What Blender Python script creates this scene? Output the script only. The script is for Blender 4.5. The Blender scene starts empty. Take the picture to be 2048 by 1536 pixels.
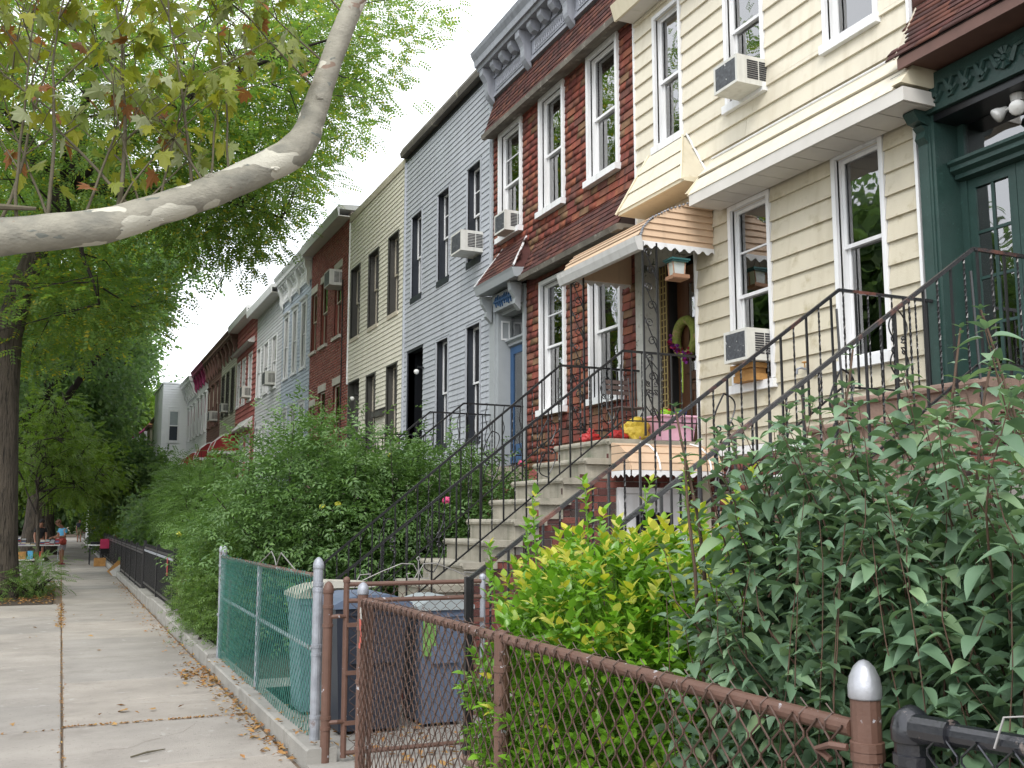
import bpy, bmesh, math, random
import numpy as np
from mathutils import Vector, Matrix, Euler
random.seed(7); rng = np.random.default_rng(7)
S = bpy.context.scene
COL = S.collection
# ------------------------------------------------------------------ camera
EYE = Vector((0, 0, 1.7))
PITCH = math.atan(272/2030.0); YAW = math.atan((1024-122)/math.hypot(2030, 272))
cam = bpy.data.cameras.new('camera'); co = bpy.data.objects.new('camera', cam); COL.objects.link(co)
cam.lens = 2030/2048*36; cam.sensor_width = 36; cam.clip_start = 0.05; cam.clip_end = 2000
co.location = EYE; co.rotation_euler = (math.pi/2+PITCH, 0, -YAW)
S.camera = co
# ------------------------------------------------------------------ sky and light: bright overcast
W = bpy.data.worlds.new('World'); S.world = W; W.use_nodes = True
nt = W.node_tree; nt.nodes.clear()
out = nt.nodes.new('ShaderNodeOutputWorld'); bg = nt.nodes.new('ShaderNodeBackground'); bg2 = nt.nodes.new('ShaderNodeBackground')
sky = nt.nodes.new('ShaderNodeTexSky'); sky.sky_type = 'NISHITA'; sky.sun_disc = False
sky.sun_elevation = math.radians(46); sky.sun_rotation = math.radians(217)
addn = nt.nodes.new('ShaderNodeAddShader')
nt.links.new(sky.outputs[0], bg.inputs[0]); bg.inputs[1].default_value = 0.05
bg2.inputs[0].default_value = (1.0, 1.0, 1.0, 1); bg2.inputs[1].default_value = 1.12
nt.links.new(bg.outputs[0], addn.inputs[0]); nt.links.new(bg2.outputs[0], addn.inputs[1]); nt.links.new(addn.outputs[0], out.inputs[0])
sun = bpy.data.lights.new('sun', 'SUN'); sun.energy = 1.3; sun.angle = math.radians(25); sun.color = (1, .96, .9)
so = bpy.data.objects.new('sun', sun); COL.objects.link(so)
so.rotation_euler = (math.radians(44), 0, math.radians(-37)) 
S.view_settings.view_transform = 'Standard'; S.view_settings.look = 'None'; S.view_settings.gamma = 1; S.view_settings.exposure = 0.7
S.view_settings.use_curve_mapping = False
S.cycles.max_bounces = 8; S.cycles.diffuse_bounces = 4; S.cycles.glossy_bounces = 3; S.cycles.transmission_bounces = 4; S.cycles.transparent_max_bounces = 8
S.cycles.use_denoising = True; S.cycles.caustics_reflective = False; S.cycles.caustics_refractive = False
S.cycles.sample_clamp_indirect = 6
# ------------------------------------------------------------------ materials
M = {}
def mat(name, col, rough=.7, var=.12, scale=3., bump=0., bscale=40., metal=0., spec=.4, ramp=None, rand='', stain=None, streak=None, trans=0., stretch=None, bdist=.01, sdet=6):
    """procedural surface. ramp: list of colours chosen by per-object ('obj') or per-island ('isl') random;
    stain=(colour, scale, threshold, softness): blotches of a second colour; streak=(colour, amount): vertical dirt"""
    m = bpy.data.materials.new(name); m.use_nodes = True; n = m.node_tree.nodes; l = m.node_tree.links
    p = n['Principled BSDF']; p.inputs['Roughness'].default_value = rough; p.inputs['Metallic'].default_value = metal
    p.inputs['Specular IOR Level'].default_value = spec
    geo = n.new('ShaderNodeNewGeometry'); pos = geo.outputs['Position']
    if stretch:
        mp = n.new('ShaderNodeMapping'); mp.inputs['Scale'].default_value = stretch; l.new(pos, mp.inputs[0]); pos = mp.outputs[0]
    def noise(sc, det=4, ro=.6):
        t = n.new('ShaderNodeTexNoise'); t.inputs['Scale'].default_value = sc; t.inputs['Detail'].default_value = det; t.inputs['Roughness'].default_value = ro
        l.new(pos, t.inputs['Vector']); return t
    def mix(fac, a, b, blend='MIX'):
        x = n.new('ShaderNodeMix'); x.data_type = 'RGBA'; x.blend_type = blend
        for i, v in ((0, fac), (6, a), (7, b)):
            if hasattr(v, 'is_output'): l.new(v, x.inputs[i])
            elif i == 0: x.inputs[0].default_value = v
            else: x.inputs[i].default_value = (*v[:3], 1)
        return x.outputs[2]
    if ramp:
        cr = n.new('ShaderNodeValToRGB'); cr.color_ramp.interpolation = 'CONSTANT' if rand.endswith('c') else 'LINEAR'
        e = cr.color_ramp.elements; k = len(ramp)
        e[0].position = 0; e[0].color = (*ramp[0], 1); e[1].position = (k-1)/k if rand.endswith('c') else 1; e[1].color = (*ramp[-1], 1)
        for i in range(1, k-1):
            q = e.new(i/k if rand.endswith('c') else i/(k-1)); q.color = (*ramp[i], 1)
        if rand.startswith('obj'):
            oi = n.new('ShaderNodeObjectInfo'); l.new(oi.outputs['Random'], cr.inputs[0])
        else: l.new(geo.outputs['Random Per Island'], cr.inputs[0])
        base = cr.outputs[0]
    else: base = (*col, 1)
    if var:
        t = noise(scale); r = n.new('ShaderNodeMapRange'); r.inputs[1].default_value = .3; r.inputs[2].default_value = .7
        r.inputs[3].default_value = 1-var; r.inputs[4].default_value = 1+var*.6; l.new(t.outputs[0], r.inputs[0])
        cmb = n.new('ShaderNodeCombineXYZ')
        for i in range(3): l.new(r.outputs[0], cmb.inputs[i])
        base = mix(1., base, cmb.outputs[0], 'MULTIPLY')
    if stain:
        for sc_, s_, th, so_ in (stain if isinstance(stain, list) else [stain]):
            t = noise(s_, sdet, .65 if sdet > 3 else .45); r = n.new('ShaderNodeMapRange'); r.inputs[1].default_value = th; r.inputs[2].default_value = th+so_
            l.new(t.outputs[0], r.inputs[0]); base = mix(r.outputs[0], base, sc_)
    if streak:
        mp = n.new('ShaderNodeMapping'); mp.inputs['Scale'].default_value = (9, 9, .5); l.new(geo.outputs['Position'], mp.inputs[0])
        t = n.new('ShaderNodeTexNoise'); t.inputs['Scale'].default_value = 1.3; t.inputs['Detail'].default_value = 5; l.new(mp.outputs[0], t.inputs['Vector'])
        r = n.new('ShaderNodeMapRange'); r.inputs[1].default_value = .5; r.inputs[2].default_value = .8; r.inputs[4].default_value = streak[1]
        l.new(t.outputs[0], r.inputs[0]); base = mix(r.outputs[0], base, streak[0])
    if hasattr(base, 'is_output'): l.new(base, p.inputs['Base Color'])
    else: p.inputs['Base Color'].default_value = base
    if bump:
        t = noise(bscale, 5, .6); b = n.new('ShaderNodeBump'); b.inputs['Strength'].default_value = min(1, bump); b.inputs['Distance'].default_value = bdist
        l.new(t.outputs[0], b.inputs['Height']); l.new(b.outputs[0], p.inputs['Normal'])
    if trans:
        tr = n.new('ShaderNodeBsdfTranslucent'); ms = n.new('ShaderNodeMixShader'); ms.inputs[0].default_value = trans
        if hasattr(base, 'is_output'):
            b2 = mix(1., base, (1.25, 1.35, .7), 'MULTIPLY'); l.new(b2, tr.inputs[0])
        else: tr.inputs[0].default_value = base
        o = n['Material Output']; l.new(p.outputs[0], ms.inputs[1]); l.new(tr.outputs[0], ms.inputs[2]); l.new(ms.outputs[0], o.inputs[0])
    M[name] = m; return m
def glassmat(name, tint=(.75, .8, .82), refl=1.0, base=.17):
    m = bpy.data.materials.new(name); m.use_nodes = True; n = m.node_tree.nodes; l = m.node_tree.links; n.clear()
    o = n.new('ShaderNodeOutputMaterial'); t = n.new('ShaderNodeBsdfTransparent'); t.inputs[0].default_value = (*tint, 1)
    g = n.new('ShaderNodeBsdfGlossy'); g.inputs[0].default_value = (refl, refl, refl, 1); g.inputs[1].default_value = .015
    f = n.new('ShaderNodeFresnel'); f.inputs[0].default_value = 1.6
    nz = n.new('ShaderNodeTexNoise'); nz.inputs['Scale'].default_value = 1.6; geo = n.new('ShaderNodeNewGeometry'); l.new(geo.outputs['Position'], nz.inputs['Vector'])
    b = n.new('ShaderNodeBump'); b.inputs['Strength'].default_value = .12; b.inputs['Distance'].default_value = .05; l.new(nz.outputs[0], b.inputs['Height']); l.new(b.outputs[0], g.inputs['Normal'])
    ad = n.new('ShaderNodeMath'); ad.operation = 'MULTIPLY_ADD'; ad.inputs[1].default_value = 1.3; ad.inputs[2].default_value = base; ad.use_clamp = True; l.new(f.outputs[0], ad.inputs[0])
    ms = n.new('ShaderNodeMixShader'); l.new(ad.outputs[0], ms.inputs[0]); l.new(t.outputs[0], ms.inputs[1]); l.new(g.outputs[0], ms.inputs[2]); l.new(ms.outputs[0], o.inputs[0])
    M[name] = m
glassmat('glass')
DIRT = (.16, .13, .09)
mat('cream', (.665, .618, .50), .5, .06, 1.3, .25, 90, streak=((.42, .36, .25), .34), stain=((.52, .47, .36), 2.2, .60, .2))
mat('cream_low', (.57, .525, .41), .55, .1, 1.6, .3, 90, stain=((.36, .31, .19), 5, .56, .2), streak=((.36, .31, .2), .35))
mat('cream_trim', (.66, .60, .45), .45, .06, 2, streak=((.4, .33, .2), .3))
mat('tan', (.62, .45, .31), .45, .08, 2, streak=((.3, .22, .15), .3))
mat('white', (.78, .79, .80), .4, .05, 2, streak=((.42, .4, .36), .35))
mat('dirty_white', (.55, .55, .535), .5, .1, 4, streak=((.28, .26, .23), .35), stain=((.36, .35, .31), 9, .64, .15))
mat('soffit', (.62, .60, .56), .6, .08, 3)
mat('steel_gray', (.30, .315, .355), .45, .12, 2.5, streak=((.1, .1, .11), .5))
mat('gray_vinyl', (.41, .435, .475), .45, .10, 1.5, .2, 80, streak=((.22, .22, .24), .42))
mat('beige_vinyl', (.68, .655, .56), .45, .06, 1.5, streak=((.3, .28, .22), .3))
mat('blue_vinyl', (.42, .47, .54), .5, .08, 2)
mat('pale_vinyl', (.58, .59, .61), .5, .08, 2, streak=((.3, .3, .3), .3))
mat('red_board', (.36, .11, .10), .6, .15, 2, streak=((.1, .05, .05), .4))
mat('olive_vinyl', (.33, .33, .25), .6, .1, 2)
mat('brown_wood', (.14, .075, .06), .6, .2, 3)
mat('maroon', (.33, .045, .14), .5, .15, 3)
mat('white_vinyl', (.80, .81, .83), .45, .05, 2)
mat('putty', (.52, .47, .38), .5, .1, 2)
mat('navy_trim', (.022, .026, .034), .4, .1, 3)
mat('bronze_trim', (.06, .058, .052), .4, .1, 3)
mat('tar', (.12, .11, .095), .8, .35, 2, .4, 30, stain=((.3, .28, .22), 3, .6, .1))
mat('dark_wood', (.06, .035, .025), .6, .3, 3, stretch=(6, 6, .6))
mat('door_wood', (.10, .045, .022), .35, .35, 4, .2, 30, stretch=(8, 8, .7))
SH = [(.24, .068, .042), (.19, .05, .037), (.26, .09, .05), (.16, .045, .035), (.20, .115, .062), (.24, .064, .044), (.13, .05, .038), (.215, .085, .056)]
mat('shingle', SH[0], .85, .28, 7, .6, 160, ramp=SH, rand='objc', streak=((.05, .035, .03), .62))
mat('shingle_far', SH[0], .85, .28, 7, .6, 160, ramp=SH, rand='islc')
SK = [(.10, .036, .03), (.085, .032, .028), (.13, .05, .035), (.07, .03, .026)]
mat('shingle_skirt', SK[0], .9, .3, 6, .6, 160, ramp=SK, rand='objc', streak=((.03, .022, .02), .5))
mat('shingle_skirt_far', SK[0], .9, .3, 6, .6, 160, ramp=SK, rand='islc')
mat('shingle_under', (.03, .018, .015), .95, .2, 5)
BR = [(.17, .055, .045), (.11, .045, .04), (.075, .05, .045), (.20, .07, .055), (.09, .04, .038)]
mat('brick', BR[0], .85, .25, 12, .5, 120, ramp=BR, rand='objc')
mat('brick_far', BR[0], .85, .25, 12, .5, 120, ramp=BR, rand='islc')
RB = [(.27, .085, .065), (.31, .10, .075), (.23, .07, .055), (.29, .12, .09)]
mat('brick_red', RB[0], .85, .2, 5, .4, 90, ramp=RB, rand='islc')
mat('mortar', (.30, .28, .26), .95, .25, 9, .4, 90)
mat('mortar_light', (.42, .36, .32), .95, .25, 9, .4, 90)
mat('limestone', (.36, .335, .275), .85, .25, 4, .6, 50, streak=((.13, .14, .10), .6), stain=((.19, .21, .15), 3.2, .56, .16))
mat('brownstone', (.24, .165, .13), .85, .2, 5, .5, 60, streak=((.13, .09, .08), .5))
mat('pale_stone', (.52, .49, .43), .8, .15, 6, .3, 60)
mat('iron', (.012, .012, .014), .28, .2, 10, .15, 80, spec=.6)
mat('rail_iron', (.02, .02, .022), .25, .3, 8, .2, 90, spec=.7, stain=((.17, .065, .045), 2.2, .56, .1))
mat('green_paint', (.026, .058, .051), .38, .15, 6, .35, 50, stain=((.05, .11, .095), 26, .62, .08))
mat('grey_paint', (.33, .355, .37), .4, .06, 4)
mat('blue_paint', (.03, .085, .19), .4, .12, 6)
mat('black_paint', (.008, .009, .011), .3, .1, 5)
mat('old_paint', (.50, .50, .46), .7, .2, 5, .3, 60, stain=[((.10, .12, .10), 6, .60, .04), ((.32, .3, .26), 14, .58, .1)])
mat('lattice_yellow', (.42, .33, .14), .5, .2, 8)
mat('curtain', (.76, .78, .77), .9, .1, 3, trans=.3)
mat('lace', (.50, .47, .48), .9, .35, 22, trans=.3, stain=((.75, .73, .74), 24, .55, .04))
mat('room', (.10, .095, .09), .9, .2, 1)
CONC = (.38, .35, .31)
mat('slab', CONC, .9, .2, 1.1, .6, 90, ramp=[(.355, .325, .285), (.315, .29, .26), (.37, .333, .29), (.30, .28, .255), (.345, .315, .28)], rand='obj', stain=[((.44, .425, .40), 4, .62, .1), ((.235, .215, .19), 1.7, .52, .22), ((.22, .20, .18), 24, .60, .06), ((.11, .10, .09), 13, .715, .01), ((.5, .49, .47), 17, .725, .01)])
mat('concrete', (.31, .30, .275), .9, .2, 2.2, .5, 60, stain=((.16, .15, .13), 3, .55, .2))
mat('joint', (.16, .12, .085), .95, .3, 20)
mat('soil', (.06, .045, .032), .95, .3, 10, .8, 30)
mat('asphalt', (.055, .055, .057), .9, .2, 3, .6, 120)
mat('ground', (.14, .13, .11), .95, .3, 2)
mat('brown_pipe', (.125, .068, .05), .5, .15, 10, .2, 60, stain=((.42, .42, .45), 16, .635, .03))
mat('brown_wire', (.085, .05, .038), .5, .3, 20)
mat('galvanised', (.33, .35, .39), .5, .3, 9, .2, 60, metal=.35, stain=((.16, .10, .08), 7, .6, .08))
mat('silver_cap', (.40, .41, .44), .45, .25, 12, .15, 60, metal=.6)
mat('black_pipe', (.016, .017, .022), .25, .3, 8, .2, 60, spec=.7, stain=((.16, .13, .12), 20, .62, .05))
mat('green_wire', (.05, .19, .155), .45, .25, 16)
mat('wire_grey', (.30, .29, .28), .5, .2, 12, metal=.3)
mat('bin_navy', (.03, .036, .052), .42, .1, 6)
mat('bin_blue', (.11, .145, .215), .45, .12, 6, stain=((.09, .12, .17), 4, .55, .2))
mat('bin_teal', (.17, .27, .31), .5, .1, 6)
mat('lid_beige', (.50, .475, .40), .55, .1, 6, .2, 30)
mat('lid_grey', (.30, .34, .35), .5, .1, 6)
mat('ac_white', (.60, .60, .56), .5, .1, 5, streak=((.3, .28, .24), .5))
mat('ac_grille', (.07, .075, .085), .5, .5, 30, stain=((.55, .55, .53), 26, .64, .02))
mat('ac_dark', (.03, .03, .035), .5, .2, 20)
mat('wood_scrap', (.42, .22, .07), .7, .3, 10)
mat('slat_wood', (.14, .10, .09), .8, .25, 12, stretch=(1, 1, 1))
mat('pink', (.72, .42, .55), .4, .05, 5)
mat('yellow', (.55, .40, .05), .4, .15, 15, stain=((.35, .12, .35), 14, .62, .03))
mat('red_plastic', (.36, .025, .025), .35, .2, 12)
mat('sticker_green', (.16, .33, .08), .5, .4, 12); mat('lime', (.30, .55, .04), .4, .1, 5); mat('toy_blue', (.03, .10, .40), .4, .1, 5)
mat('awning_red', (.33, .025, .03), .5, .1, 4)
mat('wreath_base', (.22, .26, .05), .8, .4, 25, .8, 50, stain=((.34, .26, .12), 9, .5, .1))
mat('petal_purple', (.22, .03, .25), .6, .3, 20); mat('petal_red', (.42, .02, .10), .6, .3, 20); mat('ribbon_green', (.33, .48, .06), .5, .1, 5)
mat('teal_tin', (.04, .13, .13), .4, .1, 8); mat('feeder_wood', (.36, .2, .12), .6, .2, 8); mat('feeder_pane', (.7, .74, .76), .2, .05, 5, trans=.3)
mat('lamp_glass', (.7, .7, .68), .15, .05, 5, spec=.8)
mat('bark', (.11, .09, .07), .95, .45, 3, 1., 7, stretch=(3.2, 3.2, .45), bdist=.12, stain=((.035, .03, .024), 6, .5, .12))
mat('bark_dark', (.035, .028, .024), .95, .3, 4, 1., 8, stretch=(3, 3, .6), bdist=.06)
mat('plane_bark', (.30, .285, .235), .8, .22, 5, .5, 30, sdet=3, bdist=.02, stretch=(1., 1.7, 1.7), stain=[((.20, .195, .165), 3.3, .52, .12), ((.55, .53, .45), 2.2, .555, .008), ((.235, .17, .13), 3.6, .69, .01), ((.17, .18, .16), 7.5, .66, .012)])
mat('twig', (.12, .105, .07), .85, .2, 20)
mat('stem_brown', (.10, .062, .042), .8, .2, 20)
# leaves
def leafmat(name, ramp, rough=.5, trans=.3, rand='isl', spec=.35, var=.15):
    mat(name, ramp[0], rough, var, 2.5, ramp=ramp, rand=rand, trans=trans, spec=spec)
leafmat('leaf_locust', [(.14, .235, .07), (.175, .27, .065), (.115, .205, .065), (.22, .30, .055), (.14, .235, .07), (.15, .245, .065), (.45, .38, .04)], .55, .62)
leafmat('leaf_oak', [(.125, .205, .10), (.15, .235, .11), (.105, .185, .09), (.17, .245, .095)], .5, .6)
leafmat('leaf_bright', [(.12, .20, .03), (.10, .18, .03), (.15, .22, .035), (.09, .16, .03)], .5, .45)
PL = [(.24, .27, .035), (.19, .24, .04), (.29, .29, .04), (.16, .21, .045), (.23, .25, .03), (.30, .34, .19), (.26, .27, .03), (.20, .23, .035), (.33, .36, .22), (.26, .11, .045), (.25, .28, .035), (.22, .26, .035), (.19, .22, .05)]
leafmat('leaf_plane', PL, .5, .42, 'objc'); leafmat('leaf_plane_far', PL, .5, .42, 'islc')
VB = [(.12, .21, .125), (.145, .24, .145), (.09, .16, .095), (.165, .27, .16), (.23, .34, .175), (.115, .195, .115), (.135, .23, .14), (.185, .29, .16)]
leafmat('leaf_viburnum', VB, .42, .2, 'obj', .45); leafmat('leaf_viburnum_far', VB, .42, .2, 'isl', .45)
leafmat('leaf_euonymus', [(.16, .34, .035), (.20, .40, .035), (.12, .27, .03), (.24, .44, .04)], .28, .3, 'obj', .5)
EU = [(.16, .34, .035), (.20, .40, .035), (.12, .26, .03), (.17, .34, .04)]
leafmat('leaf_euonymus_far', EU, .28, .3, 'isl', .5)
leafmat('leaf_euonymus_tip', [(.30, .42, .04), (.20, .36, .03), (.55, .50, .06), (.42, .46, .05)], .35, .4, 'isl', .4)
leafmat('leaf_gold', [(.62, .54, .07), (.52, .50, .08), (.66, .60, .18), (.40, .46, .06)], .35, .4, 'isl', .4)
leafmat('leaf_rose', [(.10, .19, .055), (.12, .22, .06), (.075, .15, .05), (.14, .245, .065), (.13, .23, .08)], .4, .3, 'isl', .45)
leafmat('leaf_hedge', [(.11, .20, .045), (.14, .235, .05), (.08, .155, .04), (.17, .26, .06)], .4, .35, 'isl', .4)
leafmat('leaf_sumac', [(.13, .23, .06), (.11, .20, .06), (.15, .26, .065)], .5, .4)
leafmat('leaf_litter', [(.36, .19, .06), (.30, .14, .045), (.42, .26, .09), (.24, .11, .05), (.45, .29, .08)], .8, .1)
mat('quince', (.45, .45, .05), .5, .1, 9); mat('flower_pink', (.6, .08, .2), .5, .1, 9); mat('flower_red', (.55, .03, .02), .5, .1, 9)
mat('paper', (.6, .6, .58), .7, .2, 9); mat('black_cloth', (.012, .012, .014), .8, .2, 9); mat('skin', (.33, .16, .10), .55, .08, 9); mat('skin_dark', (.19, .09, .055), .55, .08, 9)
mat('hair_dark', (.012, .009, .008), .5, .1, 9); mat('hair_brown', (.13, .06, .03), .5, .2, 9)
mat('cloth_blue', (.10, .38, .62), .8, .1, 9); mat('cloth_grey', (.30, .28, .31), .85, .1, 9); mat('cloth_navy', (.015, .018, .035), .8, .1, 9); mat('cloth_khaki', (.20, .17, .10), .85, .1, 9)
mat('bag_red', (.32, .05, .035), .6, .1, 9); mat('cloth_pink', (.45, .03, .10), .7, .1, 9)
mat('car_paint', (.03, .032, .036), .2, .05, 2, spec=.7); mat('sign_white', (.7, .72, .72), .5, .1, 5); mat('orange', (.6, .2, .05), .5, .1, 5)
mat('tape_red', (.55, .10, .07), .5, .3, 40); mat('tape_clear', (.45, .43, .40), .4, .2, 30)
BK = [(.6, .58, .52), (.35, .05, .05), (.05, .08, .2), (.5, .5, .52), (.12, .1, .1), (.3, .25, .4), (.55, .45, .3), (.2, .3, .35)]
mat('book', BK[0], .6, .2, 30, ramp=BK, rand='objc')
# ------------------------------------------------------------------ mesh helpers
class MB:
    def __init__(s): s.v = []; s.f = []; s.m = []; s.cur = 0
    def add(s, vs, fs):
        o = len(s.v); s.v += [tuple(q) for q in vs]; s.f += [tuple(i+o for i in q) for q in fs]; s.m += [s.cur]*len(fs); return s
    def box(s, x0, x1, y0, y1, z0, z1):
        if x0 > x1: x0, x1 = x1, x0
        if y0 > y1: y0, y1 = y1, y0
        if z0 > z1: z0, z1 = z1, z0
        return s.add([(x0,y0,z0),(x1,y0,z0),(x1,y1,z0),(x0,y1,z0),(x0,y0,z1),(x1,y0,z1),(x1,y1,z1),(x0,y1,z1)],
              [(0,3,2,1),(4,5,6,7),(0,1,5,4),(1,2,6,5),(2,3,7,6),(3,0,4,7)])
    def prism(s, prof, axis, a, b):
        """prof: list of 2D points; axis 'y' -> (x,z) extruded over y; 'x' -> (y,z); 'z' -> (x,y)"""
        def P(q, t): return {'y': (q[0], t, q[1]), 'x': (t, q[0], q[1]), 'z': (q[0], q[1], t)}[axis]
        k = len(prof); vs = [P(q, a) for q in prof]+[P(q, b) for q in prof]
        return s.add(vs, [tuple(range(k)), tuple(range(2*k-1, k-1, -1))]+[(i, i+k, (i+1) % k+k, (i+1) % k) for i in range(k)])
    def tube(s, pts, r, n=6, cap=True, phase=0.):
        pts = [Vector(p) for p in pts]; k = len(pts)
        rs = r if hasattr(r, '__len__') else [r]*k
        o = len(s.v); up = Vector((0, 0, 1)); prev = None
        for i in range(k):
            d = (pts[min(i+1, k-1)]-pts[max(i-1, 0)])
            if d.length < 1e-9: d = Vector((0, 0, 1))
            d.normalize()
            if prev is None:
                a = d.cross(up if abs(d.z) < .9 else Vector((1, 0, 0))).normalized()
            else:
                a = (prev-d*prev.dot(d)); a = a.normalized() if a.length > 1e-6 else d.cross(up).normalized()
            prev = a; b = d.cross(a)
            for j in range(n):
                t = 2*math.pi*j/n+phase; q = pts[i]+(a*math.cos(t)+b*math.sin(t))*rs[i]; s.v.append(tuple(q))
        fs = [(o+i*n+j, o+i*n+(j+1) % n, o+(i+1)*n+(j+1) % n, o+(i+1)*n+j) for i in range(k-1) for j in range(n)]
        if cap: fs += [tuple(o+j for j in range(n-1, -1, -1)), tuple(o+(k-1)*n+j for j in range(n))]
        s.f += fs; s.m += [s.cur]*len(fs); return s
    def cyl(s, p, q, r, n=8): return s.tube([p, q], r, n)
    def lathe(s, c, prof, n=12):
        """prof (r, z) list round vertical axis at c"""
        o = len(s.v)
        for r, z in prof:
            for j in range(n):
                t = 2*math.pi*j/n; s.v.append((c[0]+r*math.cos(t), c[1]+r*math.sin(t), c[2]+z))
        k = len(prof); fs = [(o+i*n+j, o+i*n+(j+1) % n, o+(i+1)*n+(j+1) % n, o+(i+1)*n+j) for i in range(k-1) for j in range(n)]
        fs += [tuple(o+j for j in range(n-1, -1, -1)), tuple(o+(k-1)*n+j for j in range(n))]
        s.f += fs; s.m += [s.cur]*len(fs); return s
    def xf(s, mtx, start=0):
        for i in range(start, len(s.v)): s.v[i] = tuple(mtx @ Vector(s.v[i]))
        return s
    def mesh(s, name, mats, off=(0, 0, 0), smooth=False):
        me = bpy.data.meshes.new(name)
        me.from_pydata([(a-off[0], b-off[1], c-off[2]) for a, b, c in s.v], [], s.f)
        for q in (mats if isinstance(mats, (list, tuple)) else [mats]): me.materials.append(M[q])
        if any(s.m): me.polygons.foreach_set('material_index', s.m)
        if smooth: me.polygons.foreach_set('use_smooth', [True]*len(s.f))
        me.update(); return me
    def build(s, name, mats, parent=None, kind=None, label=None, smooth=False):
        off = wl(parent); me = s.mesh(name, mats, off, smooth)
        return link(name, me, parent, kind, label)
WL = {}
def wl(o): return WL.get(o.name, (0, 0, 0)) if o is not None else (0, 0, 0)
def link(name, me, parent=None, kind=None, label=None, loc=(0, 0, 0), rot=None, scale=None):
    o = bpy.data.objects.new(name, me); COL.objects.link(o)
    if parent is not None: o.parent = parent; WL[o.name] = tuple(wl(parent)[i]+loc[i] for i in range(3))
    o.location = loc
    if parent is None: WL[o.name] = tuple(loc)
    if rot is not None: o.rotation_euler = rot
    if scale is not None: o.scale = scale if hasattr(scale, '__len__') else (scale,)*3
    if kind: o['kind'] = kind
    if label: o['label'] = label
    return o
def thing(name, label, cat, loc=(0, 0, 0), group=None):
    o = bpy.data.objects.new(name, None); COL.objects.link(o); o.location = loc; o.empty_display_size = .2
    WL[o.name] = tuple(loc); o['label'] = label; o['category'] = cat
    if group: o['group'] = group
    return o
def tag(o, label, cat, group=None):
    o['label'] = label; o['category'] = cat
    if group: o['group'] = group
    return o
def copy_thing(root, loc, label=None):
    r = root.copy(); COL.objects.link(r); r.location = loc; WL[r.name] = tuple(loc)
    if label: r['label'] = label
    def rec(a, b):
        for c in a.children:
            d = c.copy(); COL.objects.link(d); d.parent = b; rec(c, d)
    rec(root, r); return r
def np_mesh(name, V, Fa, mats, midx=None, smooth=False):
    """V (n,3) float, Fa (m,k) int"""
    me = bpy.data.meshes.new(name); n = len(V); m, k = Fa.shape
    me.vertices.add(n); me.vertices.foreach_set('co', np.ascontiguousarray(V, dtype=np.float32).ravel())
    me.loops.add(m*k); me.loops.foreach_set('vertex_index', np.ascontiguousarray(Fa, dtype=np.int32).ravel())
    me.polygons.add(m); me.polygons.foreach_set('loop_start', np.arange(0, m*k, k, dtype=np.int32))
    for q in (mats if isinstance(mats, (list, tuple)) else [mats]): me.materials.append(M[q])
    if midx is not None: me.polygons.foreach_set('material_index', np.ascontiguousarray(midx, dtype=np.int32))
    if smooth: me.polygons.foreach_set('use_smooth', np.ones(m, dtype=bool))
    me.update(calc_edges=True); return me
def scatter(T, Fa, R, sc, P):
    """template verts T (a,3), faces (b,k), rotations R (n,3,3), scale (n,), positions (n,3) -> V, F"""
    n = len(P); V = np.einsum('nij,aj->nai', R, T)*sc[:, None, None]+P[:, None, :]
    F = Fa[None]+(np.arange(n)*len(T))[:, None, None]
    return V.reshape(-1, 3), F.reshape(-1, Fa.shape[1])
def rot_np(dirs, up=None, twist=None):
    """frames with local +x along dirs; local z close to up"""
    d = dirs/np.linalg.norm(dirs, axis=1, keepdims=True)
    u = np.tile(np.array([0, 0, 1.]), (len(d), 1)) if up is None else up
    y = np.cross(u, d); ln = np.linalg.norm(y, axis=1, keepdims=True); y = np.where(ln < 1e-4, np.array([[0, 1., 0]]), y/np.maximum(ln, 1e-6))
    z = np.cross(d, y)
    if twist is not None:
        c, s_ = np.cos(twist)[:, None], np.sin(twist)[:, None]; y, z = y*c+z*s_, z*c-y*s_
    return np.stack([d, y, z], axis=2)
# ------------------------------------------------------------------ ground
FX = 1.75          # fence line
HX = 6.4           # facade line
g = MB().box(-400, 400, -60, 900, -.5, -.16); g.build('ground', 'ground', kind='structure')
r = MB().box(-11.5, -3.6, -60, 400, -.3, -.13); r.build('road', 'asphalt', kind='structure')
kb = MB().box(-3.6, -3.42, -60, 400, -.3, 0.0); kb.build('kerb', 'concrete', kind='structure')
sw = MB().box(-3.418, -1.75, -20, 400, -.2, -.012).box(-1.75, 1.66, -20, 22.9, -.2, -.02).box(-.06, 1.66, 22.9, 29.5, -.2, -.02).box(-1.75, 1.66, 29.5, 400, -.2, -.02)
walk = sw.build('sidewalk', 'joint', kind='structure')
ys = [-4, -2.5, -1, .5, 2, 3.45, 4.9, 6.35, 7.75, 9.42, 10.66, 11.95, 13.5, 14.9, 16.2, 17.35, 18.8, 20.2, 21.6, 23.05, 24.55, 26.1, 27.6]
while ys[-1] < 110: ys.append(ys[-1]+1.52)
rs = random.Random(3)
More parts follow.
